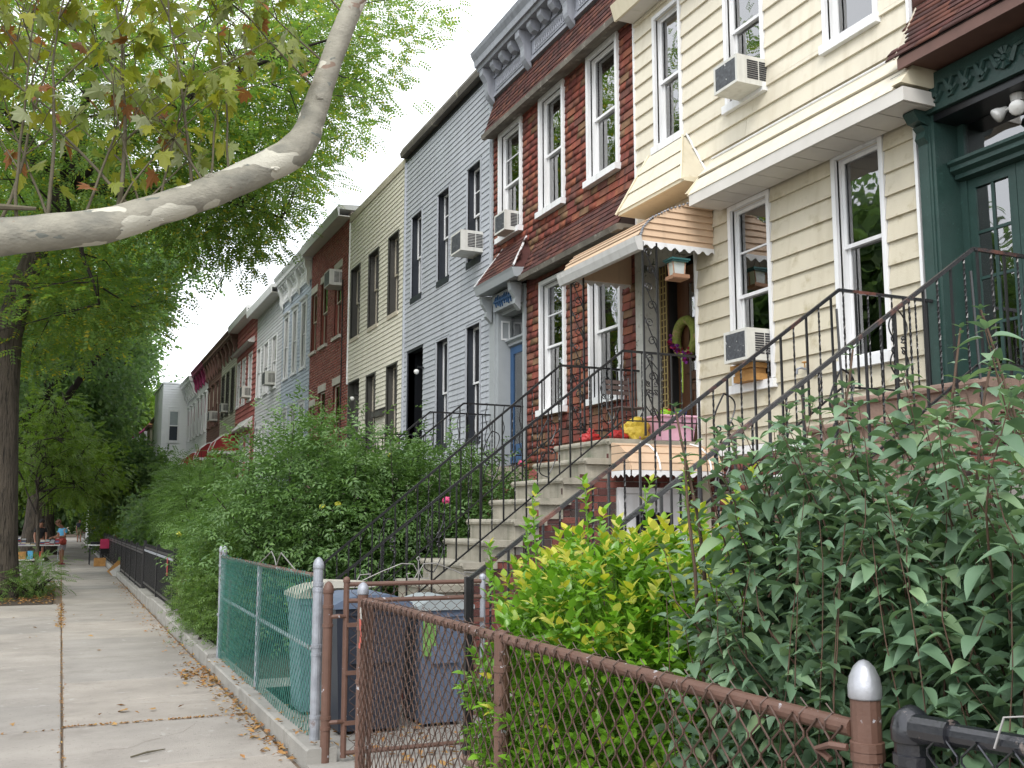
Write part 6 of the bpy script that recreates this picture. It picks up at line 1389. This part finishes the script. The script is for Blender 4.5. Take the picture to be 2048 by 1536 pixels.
# opposite side of the street, seen in window reflections only at the edge
tree('street_tree', 'street tree on the far side of the roadway', -14, 28.5, .4, 6, [(-14, 28.5, 9.6, 4.2, 4.5, 3.6, 3)], 'leaf_oak', seed=61, K=170, m=12, size=.9, spread=.9, T=CL, group='trees across the street', limbn=20)
tree('street_tree', 'street tree across the roadway, nearer the camera', -14.5, 16, .4, 6, [(-14.5, 16, 7.5, 4, 4.5, 3.2, 3)], 'leaf_oak', seed=62, K=240, m=12, size=.9, spread=.9, T=CL, group='trees across the street', limbn=20)
# ================================================================== London plane: trunk left of the view, limb across the top
pt = thing('plane_tree', 'London plane with smooth mottled bark whose bent limb crosses the upper left corner', 'tree', (-3.1, 8.2, 0))
MB().tube([(-3.1, 8.2, -.1), (-3.1, 8.2, .3), (-3.05, 8.15, 1.6), (-3.1, 8.1, 3.2), (-3.2, 8.1, 6), (-3.0, 8, 9)], [.42, .32, .28, .27, .2, .1], 20).build('trunk', 'plane_bark', pt, smooth=True)
lp = [(-3.05, 8.15, 2.6), (-2.2, 7.6, 3.12), (-1.24, 7.2, 3.36), (-.80, 7.05, 3.40), (-.45, 7.0, 3.47), (-.1, 7, 3.55), (.17, 7, 3.62), (.43, 7, 3.74), (.70, 7, 3.87), (.93, 7, 4.00), (1.18, 7, 4.16), (1.36, 7, 4.29), (1.46, 7, 4.43), (1.50, 7, 4.56), (1.545, 7, 4.72), (1.60, 7, 4.92), (1.69, 7, 5.22), (1.81, 7, 5.56), (1.98, 7, 5.95), (2.3, 7, 6.8), (2.5, 7.2, 8)]
lrad = [.20, .16, .13, .124, .121, .118, .113, .108, .105, .107, .112, .115, .106, .094, .087, .082, .078, .075, .072, .06, .05]
def catmull(P, R, k=4):
    P = [Vector(p) for p in P]; oP = []; oR = []
    for i in range(len(P)-1):
        p0, p1, p2, p3 = P[max(i-1, 0)], P[i], P[i+1], P[min(i+2, len(P)-1)]
        for j in range(k):
            t = j/k; oP.append(.5*((2*p1)+(p2-p0)*t+(2*p0-5*p1+4*p2-p3)*t*t+(3*p1-p0-3*p2+p3)*t**3)); oR.append(R[i]+(R[i+1]-R[i])*t)
    return oP+[P[-1]], oR+[R[-1]]
P_, R_ = catmull(lp, lrad)
R_ = [r_*(1+.02*math.sin(i*1.7)+.015*math.sin(i*.6)) for i, r_ in enumerate(R_)]
MB().tube(P_, R_, 28).build('limb', 'plane_bark', pt, smooth=True)
MB().tube([(-1.0, 6.94, 3.60), (-.55, 6.93, 3.64), (-.25, 6.93, 3.66)], [.02, .026, .012], 7).build('dead_stub', 'twig', pt)
for (j, a, r_) in ((34, .6, .03), (41, 2.2, .025), (46, -.9, .03), (55, 1.2, .022), (29, 2.6, .02)):
    q = P_[j]; d_ = Vector((0, -math.sin(a), math.cos(a))); lump('knot', tuple(q+d_*R_[j]*.93), r_, 'plane_bark', pt, j, (1.5, .9, .9))
# plane leaf: five pointed lobes, shared meshes of several curls
def plane_leaf(seed):
    lr = random.Random(seed); out = []
    ang = [(-180, .12), (-140, .45), (-118, .30), (-100, .62), (-78, .50), (-62, .74), (-48, .44), (-36, .50), (-24, .82), (-12, .78), (0, 1.08), (12, .78), (24, .82), (36, .50), (48, .44), (62, .74), (78, .50), (100, .62), (118, .30), (140, .45)]
    cu = lr.uniform(.1, .55); fo = lr.uniform(-.2, .45)
    vs = [(0, 0, 0)]
    for a, r_ in ang:
        r_ *= lr.uniform(.88, 1.1); x = r_*math.cos(math.radians(a))+.22; y = r_*math.sin(math.radians(a)); vs.append((x, y, -cu*x*abs(x)*.6+fo*abs(y)*.6-.12*y*y+lr.uniform(-.03, .03)))
    vs[0] = (.22, 0, .02); n = len(ang); fs = [(0, 1+i, 1+(i+1) % n) for i in range(n)]
    b = MB().add(vs, fs); b.tube([(-.55, 0, -.05), (-.25, 0, .05), (.12, 0, 0)], [.012, .012, .016], 3, cap=False); return b
PLM = [plane_leaf(i).mesh('leaf', 'leaf_plane') for i in range(6)]
pr_ = random.Random(17); leaves = []
def shoot(p, d, L, r, depth=0, bias=None):
    p = Vector(p); d = Vector(d).normalized(); pts = [p.copy()]; k = max(3, int(L/.16)); q = p.copy(); dd = d.copy()
    for i in range(k):
        dd = (dd+Vector((pr_.gauss(0, .07), pr_.gauss(0, .07), pr_.gauss(0, .05)+.015))).normalized(); q = q+dd*(L/k); pts.append(q.copy())
        if pr_.random() < (.95 if depth else .6):
            a = pr_.uniform(0, 6.28); side = Vector((math.cos(a), math.sin(a), pr_.uniform(-.3, .35))).normalized(); leaves.append((q+side*.07, side))
        if depth < 2 and i > 0 and pr_.random() < (.62 if depth == 0 else .35):
            a = pr_.uniform(0, 6.28); sd = (dd*.6+Vector((math.cos(a), math.sin(a)*.8, pr_.uniform(-.1, .5)))).normalized(); shoot(q, sd, L*pr_.uniform(.25, .45), r*.5, depth+1)
    leaves.append((q, dd)); segs_.append((pts, [r*(1-.75*i/k) for i in range(k+1)]))
segs_ = []
for (x, dx, dz, L, r) in [(-.42, .25, 1, 1.9, .013), (-.40, -.1, 1, 1.6, .012), (-.18, .02, 1, 1.9, .014), (-.2, -.5, .9, 1.3, .01), (.23, .05, 1, 2.0, .017), (.25, .45, .9, 1.1, .009), (.30, -.7, 1, 1.5, .013), (.38, -.35, 1, 1.0, .008), (.45, .6, .8, .9, .007), (.72, -.12, 1, 1.9, .013), (.76, -.45, 1, 1.2, .009), (.82, .1, 1, 1.5, .009), (-.7, .1, 1, 1.9, .012), (-1.0, .3, 1, 1.8, .012), (.5, .1, 1, 1.7, .009), (.05, .3, 1, 1.8, .010), (.95, -.1, 1, 1.3, .009)]:
    j = min(range(len(P_)), key=lambda i: abs(P_[i].x-x)+(0 if P_[i].z < 4.5 else 9)); shoot(P_[j]+Vector((0, pr_.uniform(-.05, .05), R_[j]*.9)), (dx, pr_.uniform(-.25, .35), dz), L, r)
for (z, dx, dy) in ((4.75, -.9, -.1), (5.0, -.8, .3), (5.4, -.7, -.2)):
    j = min(range(len(P_)), key=lambda i: abs(P_[i].z-z)); shoot(P_[j], (dx, dy, .7), 1.2, .009)
tw = limbs_mesh(segs_, 5).build('twigs', 'twig', pt, smooth=True)
pr_.shuffle(leaves); print('PLANE LEAVES', len(leaves))
nl_ = 0
for i, (p, d) in enumerate(leaves):
    if i >= 900: break
    yaw_ = math.atan2(d.y, d.x)+pr_.uniform(-.8, .8); rot = Euler((pr_.uniform(-1.0, 1.0), pr_.uniform(-.1, 1.3), yaw_)); s_ = pr_.uniform(.072, .118)
    vis = proj_ok = (p.x/ max(p.y, .1) > -.09)
    if vis and nl_ < 298: link('leaf', PLM[i % 6], pt, loc=tuple(Vector(p)-Vector((-3.1, 8.2, 0))), rot=rot, scale=s_); nl_ += 1
    else: leaves[i] = (p, d, rot, s_)
rest = [l_ for l_ in leaves[:900] if len(l_) == 4]
if rest:
    b = MB()
    for i, (p, d, rot, s_) in enumerate(rest):
        me = PLM[i % 6]; mx = Matrix.LocRotScale(p, rot, Vector((s_,)*3)); b.add([mx @ v.co for v in me.vertices], [tuple(f.vertices) for f in me.polygons])
    b.build('outer_leaves', 'leaf_plane_far', pt, kind='stuff')
# ================================================================== shrubs
LEAF = leaf_t(1, .56, .20, .42, 6, tip=.7); LEAFB = leaf_t(1, .72, .15, .22, 4, tip=.5); LEAFS = leaf_t(1, .5, .2, .12, 2)
def leaves_out(parent, T, P, D, S, mats_near, mats_far, npart, seed, name='leaf', farname='inner_leaves', near_from=None, up=None, midx=None):
    """individual leaf objects for the ones that show largest, one mesh for the rest"""
    P = np.array(P); D = unit(np.array(D)); S = np.array(S); g_ = np.random.default_rng(seed); n = len(P); R = rot_np(D, twist=g_.uniform(-.5, .5, n))
    dist = np.linalg.norm(P-np.array(EYE), axis=1)/S**.5; o = np.argsort(dist); off = np.array(wl(parent))
    if npart:
        me = np_mesh(name, T[0], T[1], mats_near, None, True)
        for i in o[:npart]:
            ob = bpy.data.objects.new(name, me); COL.objects.link(ob); ob.parent = parent
            m4 = Matrix([[*(R[i][0]*S[i]), P[i][0]-off[0]], [*(R[i][1]*S[i]), P[i][1]-off[1]], [*(R[i][2]*S[i]), P[i][2]-off[2]], [0, 0, 0, 1]]); ob.matrix_local = m4
    q = o[npart:]; V, F = scatter(T[0], T[1], R[q], S[q], P[q]-off)
    mi = None if midx is None else np.repeat(np.array(midx)[q], len(T[1]))
    link(farname, np_mesh(farname, V, F, mats_far, mi, True), parent, kind='stuff')
# big dark shrub at the right: upright stems with opposite leaves
vt = thing('viburnum_shrub', 'large dark green shrub with pointed leaves and tall upright shoots at the lower right', 'shrub', (2.7, 2.7, 0))
vr = random.Random(5); P = []; D = []; Sz = []; segs = []
def vstem(x, y, z0, h, lx, ly, r=.009, step=.055, sz=.10, leafz=.0, spire=False):
    pts = []; k = max(5, int(h/.12)); q = Vector((x, y, z0)); d = Vector((lx, ly, 1)).normalized(); a0 = vr.uniform(0, 3.14)
    for i in range(k+1):
        pts.append(q.copy()); d = (d+Vector((vr.gauss(0, .05), vr.gauss(0, .05), .02))).normalized(); q = q+d*(h/k); q.x = max(q.x, 1.83)
    segs.append((pts, [r*(1-.65*i/k) for i in range(k+1)])); n = int(h*(1-leafz)/step)
    for i in range(n):
        t = leafz+(1-leafz)*(i+.5)/n; f = t*k; j = min(int(f), k-1); p = pts[j].lerp(pts[j+1], f-j); a = a0+(i % 2)*math.pi/2+vr.uniform(-.3, .3)
        s_ = sz*(1-.45*t**3 if not spire else 1-.5*t**2)*vr.uniform(.6, 1.25)
        for sg in (0, math.pi):
            el = -.22+.42*t**2 if not spire else -.05+.5*t*t; dd = Vector((math.cos(a+sg), math.sin(a+sg), el+vr.uniform(-.3, .25))).normalized(); pp = p+dd*.01
            if pp.x+dd.x*s_ < 1.79: continue
            P.append(tuple(p+dd*.008)); D.append(tuple(dd)); Sz.append(s_)
    for j in range(4):
        a = j*1.57+a0; P.append(tuple(pts[-1])); D.append((math.cos(a), math.sin(a), 1.1)); Sz.append(sz*.42)
def inside_v(x, y):  # footprint
    return 1.84 < x < 4.1 and 1.2 < y < 3.75
for i in range(170):
    x = vr.uniform(1.95, 3.9); y = vr.uniform(.9, 2.84+.35*(x-1.85)); e = min(x-1.85, 3.3-y)
    h = (vr.uniform(1.55, 2.03)+.12*(x-1.9))*min(1, .86+e*.45); lx = -.20 if x < 2.2 else vr.uniform(-.12, .12); ly = .05 if y > 2.9 else vr.uniform(-.12, .12)
    vstem(x, y, .05, h, lx+vr.uniform(-.05, .05), ly, leafz=.12, sz=.10, step=.043, r=.0035)
for i in range(460):   # side branches filling the face towards the fence
    x = vr.uniform(1.95, 2.35); y = vr.uniform(.9, 2.86); z = vr.uniform(.1, 1.65); vstem(x, y, z, vr.uniform(.28, .55), vr.uniform(-.9, .1), vr.uniform(-.7, .5), r=.0035, sz=.095, step=.038)
for i in range(60):
    x = vr.uniform(1.95, 3.4); y = vr.uniform(2.7, 2.92); z = vr.uniform(.3, 1.5); vstem(x, y, z, vr.uniform(.25, .5), vr.uniform(-.5, .2), vr.uniform(-.1, .6), r=.0035, sz=.105, step=.045)
for (x, y, h) in [(2.05, 2.9, 2.10), (2.35, 2.72, 2.30), (2.62, 2.5, 2.36), (3.0, 2.4, 2.42), (2.5, 3.0, 2.08), (2.75, 2.9, 2.12), (1.98, 2.85, 1.92), (3.1, 1.9, 2.5), (3.45, 2.1, 2.55), (2.6, 1.6, 2.3), (3.3, 2.6, 2.35), (2.45, 2.2, 2.15), (2.9, 2.1, 2.25)]:
    vstem(x, y, .8, h-.8, .03, .02, r=.011, sz=.075, leafz=.1, spire=True, step=.05)
limbs_mesh(segs, 5).build('stems', 'stem_brown', vt, smooth=True)
leaves_out(vt, LEAF, P, D, Sz, 'leaf_viburnum', 'leaf_viburnum_far', 298, 3)
# golden euonymus
et = thing('euonymus_shrub', 'rounded bright green shrub with golden yellow new leaves above the brown fence', 'shrub', (2.45, 4.45, 0))
P = []; D = []; Sz = []; MI = []; er = random.Random(8); segs = []
EL = [(Vector((2.36, 4.12, .80)), (.60, .86, .84)), (Vector((2.75, 3.85, .86)), (.62, .60, .86))]
def rosette(p, out, k, sz, gold):
    a0 = er.uniform(0, 6.28); o_ = Vector(out).normalized(); u = o_.cross(Vector((0, 0, 1))); u = u.normalized() if u.length > .1 else Vector((1, 0, 0)); v = o_.cross(u)
    for i in range(k):
        a = a0+i*2.4; el = .25+.75*i/k; d = (u*math.cos(a)+v*math.sin(a))*(1.1-el*.7)+o_*el; d.z += .1
        P.append(tuple(Vector(p)+o_*.012*i)); D.append(tuple(d)); Sz.append(sz*er.uniform(.75, 1.15)); 
        MI.append(0 if er.random() > gold*(.35+.9*i/k) else (1 if er.random() < .45 else 2))
for i in range(2300):
    ec, ea = EL[0 if i % 3 else 1]
    a = er.uniform(0, 6.28); u = er.uniform(-1, 1); sq = math.sqrt(1-u*u); d = Vector((math.cos(a)*sq, math.sin(a)*sq, u)); 
    rr = er.uniform(.72, 1.0)+.06*math.sin(a*5+u*4); p = Vector((ec.x+d.x*ea[0]*rr, ec.y+d.y*ea[1]*rr, ec.z+d.z*ea[2]*rr))
    if p.z < .08: continue
    if p.x < 1.80: p.x = 1.80+er.uniform(0, .08)
    gold = max(0, (p.z-1.05)*1.3) if rr > .84 else .05
    if er.random() < .12 and p.z > .7: gold += .5
    o_ = (d+Vector((0, 0, .5))).normalized(); segs.append(([p-o_*.18-d*.1, p-o_*.08, p+o_*.02], [.004, .003, .002])); rosette(p, o_, er.randint(7, 10), .060, min(.95, gold))
for (x, y, h) in [(2.02, 4.35, 1.80), (2.22, 4.2, 1.86), (2.45, 4.05, 1.86), (2.6, 3.95, 1.92), (2.85, 3.8, 1.9), (2.7, 3.7, 1.84), (1.96, 4.75, 1.56), (2.1, 4.6, 1.66), (2.35, 4.3, 1.72)]:
    segs.append(([(x+.05, y, 1.2), (x+.02, y, 1.5), (x, y, h)], [.006, .005, .003]))
    for k in range(4): rosette((x+.01, y, h-.05-k*.075), (er.uniform(-.3, .3), er.uniform(-.3, .3), 1), 5 if k else 7, .055, .0 if k > 1 else .05)
limbs_mesh(segs, 4).build('stems', 'leaf_euonymus_far', et)
for i in range(len(MI)):
    if P[i][2] > 1.7 and MI[i] == 0 and er.random() < .6: MI[i] = 1
gi = [i for i in range(len(P)) if MI[i] == 0]; yi = [i for i in range(len(P)) if MI[i] > 0]
leaves_out(et, LEAFB, [P[i] for i in gi], [D[i] for i in gi], [Sz[i] for i in gi], 'leaf_euonymus', ['leaf_euonymus_far'], 200, 4)
mat('leaf_gold_obj', (.6, .5, .07), .35, .1, 5, ramp=[(.62, .54, .07), (.40, .46, .05), (.66, .60, .18), (.25, .38, .04)], rand='obj', trans=.4)
leaves_out(et, LEAFB, [P[i] for i in yi], [D[i] for i in yi], [Sz[i] for i in yi], 'leaf_gold_obj', ['leaf_euonymus_tip', 'leaf_gold'], 98, 5, farname='golden_leaves', midx=[MI[i]-1 for i in yi])
# quince and rose bush mass in the yards beyond the steps
def bush(name, label, blobs, lm, T, K, m, size, spread, seed, stemm='bark_dark', fruit=None, flower=None, loc=None, droop=.1, cat='bush', group=None, spikes=0, stems=20):
    g_ = np.random.default_rng(seed); c0 = blobs[0]; loc = loc or (c0[0], c0[1], 0); t = thing(name, label, cat, loc, group)
    C = []; O = []; w = np.array([b[3]*b[4]*b[5] for b in blobs]); w = w/w.sum()
    for i in g_.choice(len(blobs), K, p=w):
        b = blobs[i]; d = g_.normal(size=3); d /= np.linalg.norm(d); rr = g_.uniform(.25, 1)**.5*(1+.15*math.sin(d[0]*7+seed)+.13*math.sin(d[2]*9+d[1]*6)); p = np.array([b[0]+d[0]*b[3]*rr, b[1]+d[1]*b[4]*rr, max(.1, b[2]+d[2]*b[5]*rr)]); C.append(p); O.append(d)
    segs = []
    for k in range(spikes):
        b = blobs[int(g_.choice(len(blobs), p=w))]; a = g_.uniform(0, 6.28); x, y = b[0]+b[3]*.7*math.cos(a), b[1]+b[4]*.7*math.sin(a); z0 = b[2]+b[5]*.55; h = g_.uniform(.25, .75); lx, ly = g_.normal(size=2)*.25
        for j in range(4): C.append(np.array([x+lx*j/4*h, y+ly*j/4*h, z0+h*j/3.5])); O.append(np.array([lx, ly, 1.]))
        segs.append(([(x, y, z0-.4), (x+lx*h, y+ly*h, z0+h)], [.008, .004]))
    C = np.array(C); O = np.array(O)
    for k in range(stems):
        i = int(g_.integers(len(C))); e = C[i]; bx, by = loc[0]+g_.normal()*.25*min(1, blobs[0][3]), loc[1]+g_.normal()*.3
        segs.append(([(bx, by, 0), ((bx+e[0])/2, (by+e[1])/2, e[2]*.6), tuple(e)], [.022, .014, .006]))
    limbs_mesh(segs, 5).build('stems', stemm, t, smooth=True)
    V, F = sprays(T, C, O, spread, m, size, seed+3, droop, .9); V -= np.array(loc); link('foliage', np_mesh('foliage', V, F, lm), t)
    for kind_, n_, m_, r_ in ([('fruit', *fruit)] if fruit else [])+([('flower', *flower)] if flower else []):
        for k in range(n_):
            i = int(g_.integers(len(C))); p = C[i]+O[i]*spread*.9; lump(kind_, tuple(p), r_, m_, t, k, (1, 1, .9))
    return t
def twig_t(k=6, L=1., lw=.22, ll=.42, seed=0):
    r_ = np.random.default_rng(seed); P = []
    base = leaf_t(1, .5, .3, .25, 2)
    for i in range(k):
        t = i/(k-1); a = (1 if i % 2 else -1)*math.radians(60-25*t); c, s_ = math.cos(a), math.sin(a); v = base[0]*ll*(1-.3*t); v = np.stack([v[:, 0]*c-v[:, 1]*s_+t*L*.7, v[:, 0]*s_+v[:, 1]*c, v[:, 2]+r_.uniform(-.05, .12)], 1); P.append((v, base[1]))
    return merge_t(P)
TW = twig_t()
bush('quince_bush', 'large leafy fruit bush with a few yellow quinces in front of the red brick house',
     [(2.85, 13.3, 1.75, 1.0, 1.2, 1.25), (2.5, 14.5, 1.25, .75, 1.2, .85), (3.4, 12.6, 1.6, .8, 1.0, 1.05)], 'leaf_rose', TW, 1000, 8, .19, .18, 71, fruit=(12, 'quince', .035), spikes=10, stems=40)
bush('quince_bush', 'leafy fruit bush with yellow fruit behind the iron railings of the grey stoop',
     [(4.4, 13.0, 1.55, 1.0, 1.0, 1.15), (5.1, 12.4, 1.5, .7, .8, 1.0), (3.8, 12.3, 1.0, .8, .7, .85)], 'leaf_rose', TW, 900, 8, .18, .18, 72, fruit=(10, 'quince', .035), flower=(3, 'flower_pink', .05), spikes=6, stems=40)
bush('clipped_hedge', 'small-leaved green hedge spilling over the kerb beside the green mesh fence',
     [(2.05, 13.6, .72, .42, .9, .85), (2.0, 15.0, .75, .48, .9, .82), (2.05, 16.2, .66, .40, .8, .72)], 'leaf_hedge', TW, 1500, 9, .085, .10, 73, cat='hedge', stems=30)
bush('sumac_bush', 'feathery green shrub arching over the black iron fence', [(3.0, 24.5, 1.8, .75, 2.4, .9), (3.2, 28.0, 2.2, .9, 2.5, .9), (2.8, 21.5, 1.4, .6, 1.6, .7)], 'leaf_sumac', FROND, 480, 10, .26, .24, 74, spikes=12, droop=.25, stems=30)
bush('dark_conifer', 'small dense dark conifer beside the black iron fence', [(3.2, 20.0, 1.0, .5, .5, 1.0), (3.2, 20.0, 1.8, .3, .3, .6)], 'leaf_oak', CL, 200, 10, .14, .10, 75, cat='conifer', stems=5)
bush('yard_shrub', 'rounded dark green shrub behind the far iron fence', [(3.3, 35, 1.3, .9, 3.0, 1.2), (3.4, 41, 1.4, .9, 3.0, 1.2)], 'leaf_oak', CL, 300, 10, .3, .3, 76, stems=10)
bush('flowering_shrub', 'low shrub with red flowers by the end of the iron fence', [(2.5, 49, .95, .7, 2.2, .7)], 'leaf_bright', CL, 130, 10, .24, .24, 77, flower=(26, 'flower_red', .07), stems=8)
bush('yard_shrub', 'round dark bush bulging onto the far sidewalk', [(2.6, 58, .8, .8, 2.6, .95)], 'leaf_oak', CL, 180, 10, .3, .25, 78, stems=8)
bush('yard_shrub', 'light feathery shrub below the white bay house', [(3.0, 66, 1.8, 1.2, 4, 1.6), (3.4, 74, 2.2, 1.4, 4, 2)], 'leaf_bright', CL, 260, 10, .4, .4, 79, stems=8)
bush('yard_shrub', 'pale green shrub in the yard of the dark red house', [(4.2, 31, 1.6, 1.1, 3, 1.3), (4.0, 38, 1.6, 1.1, 3, 1.3)], 'leaf_hedge', CL, 300, 10, .26, .28, 80, stems=8)
bush('tree_pit_weeds', 'straggly weeds and suckers growing round the foot of the big trunk', [(-.45, 25.6, .35, .5, 1.6, .4), (-1.5, 24.2, .25, .8, .9, .3), (-.35, 28.4, .45, .35, .7, .5)], 'leaf_hedge', FROND, 130, 7, .20, .16, 81, cat='weeds', stems=25, droop=.0)
# ================================================================== fallen leaves and litter
fl = np.random.default_rng(90); P = []; S_ = []
def dropl(n, fx, fy, s0, s1, z=.008):
    for _ in range(n): P.append((fx(), fy(), z)); S_.append(fl.uniform(s0, s1))
U = fl.uniform
dropl(300, lambda: 1.63-abs(fl.normal())*.10, lambda: U(7.5, 12.4), .02, .055); dropl(420, lambda: 1.63-abs(fl.normal())*.14, lambda: U(12.4, 30), .02, .05)
dropl(150, lambda: 1.45+fl.normal()*.12, lambda: 11.9+fl.normal()*.4, .02, .06)
dropl(260, lambda: U(.11, 1.62), lambda: 9.435+fl.normal()*.012, .012, .03, .0); dropl(60, lambda: U(-1.6, .1), lambda: 9.33+fl.normal()*.012, .012, .03, .0)
dropl(700, lambda: .10+fl.normal()*.010, lambda: U(7, 34), .010, .026, .0); dropl(240, lambda: .09+fl.normal()*.03, lambda: U(18, 23), .02, .05)
dropl(1100, lambda: U(-1.75, -.05), lambda: U(22.9, 29.5), .03, .07, .03); dropl(200, lambda: U(-1.2, 0), lambda: 31.0+fl.normal()*.1, .03, .07)
dropl(30, lambda: U(-1.7, 1.6), lambda: U(7.5, 22), .03, .075); dropl(240, lambda: U(1.9, 3.2), lambda: U(6.2, 9.6), .03, .07, .045); dropl(60, lambda: 1.7+fl.normal()*.04, lambda: U(7.3, 12), .03, .05, .145)
P = np.array(P); n = len(P); a = fl.uniform(0, 6.28, n); D = np.stack([np.cos(a), np.sin(a), fl.uniform(-.25, .35, n)], 1); R = rot_np(unit(D), twist=fl.uniform(-.5, .5, n))
LT = leaf_t(1, .6, .25, -.15, 2); V, F = scatter(LT[0], LT[1], R, np.array(S_)*1.25, P+np.array([0, 0, .004]))
link('fallen_leaves', np_mesh('fallen_leaves', V, F, 'leaf_litter'), kind='stuff')
bl = random.Random(4)
DL = ['largest dry brown leaf in the middle of the slab just beyond the open joint', 'small dry leaf right of the largest one, just beyond the open joint', 'upper dry leaf of the pair left of the sidewalk seam', 'lower dry leaf of the pair left of the sidewalk seam',
      'tiny dry leaf at the left picture edge before the open joint', 'tiny dry leaf close to the sidewalk seam near the open joint', 'dry leaf against the kerb under the far green mesh', 'big curled dry leaf against the kerb by the slanted grey post', 'lone dry leaf far out on the left slab',
      'dry leaf by the kerb nearest the grey fence post', 'nearest dry leaf by the kerb at the gate', 'curled dry leaf on the heap of litter by the kerb']
for i, (x, y, s_) in enumerate([(.62, 9.95, .075), (.86, 9.9, .05), (-.45, 10.15, .07), (-.44, 10.02, .06), (-.62, 9.75, .04), (-.28, 9.7, .035), (1.52, 11.1, .08), (1.58, 11.6, .09), (-.9, 13.1, .08), (1.5, 8.7, .07), (1.46, 8.4, .06), (1.40, 12.2, .08)]):
    t = link('dry_leaf', PLM[i % 6], None, loc=(x, y, .02), rot=(bl.uniform(-.2, .2), bl.uniform(-.1, .1), bl.uniform(0, 6)), scale=s_)
    t.data = t.data.copy() if i < 6 else t.data
    t.material_slots[0].link = 'OBJECT'; t.material_slots[0].material = M['leaf_litter']
    tag(t, DL[i], 'leaf', 'dry leaves lying on the sidewalk')
t = MB().tube([(.55, 8.05, .012), (.66, 8.12, .02), (.80, 8.22, .012)], [.006, .008, .004], 5).tube([(.66, 8.12, .02), (.68, 8.19, .012)], .004, 4).build('fallen_twig', 'twig'); tag(t, 'short broken twig lying on the nearest sidewalk slab', 'twig')
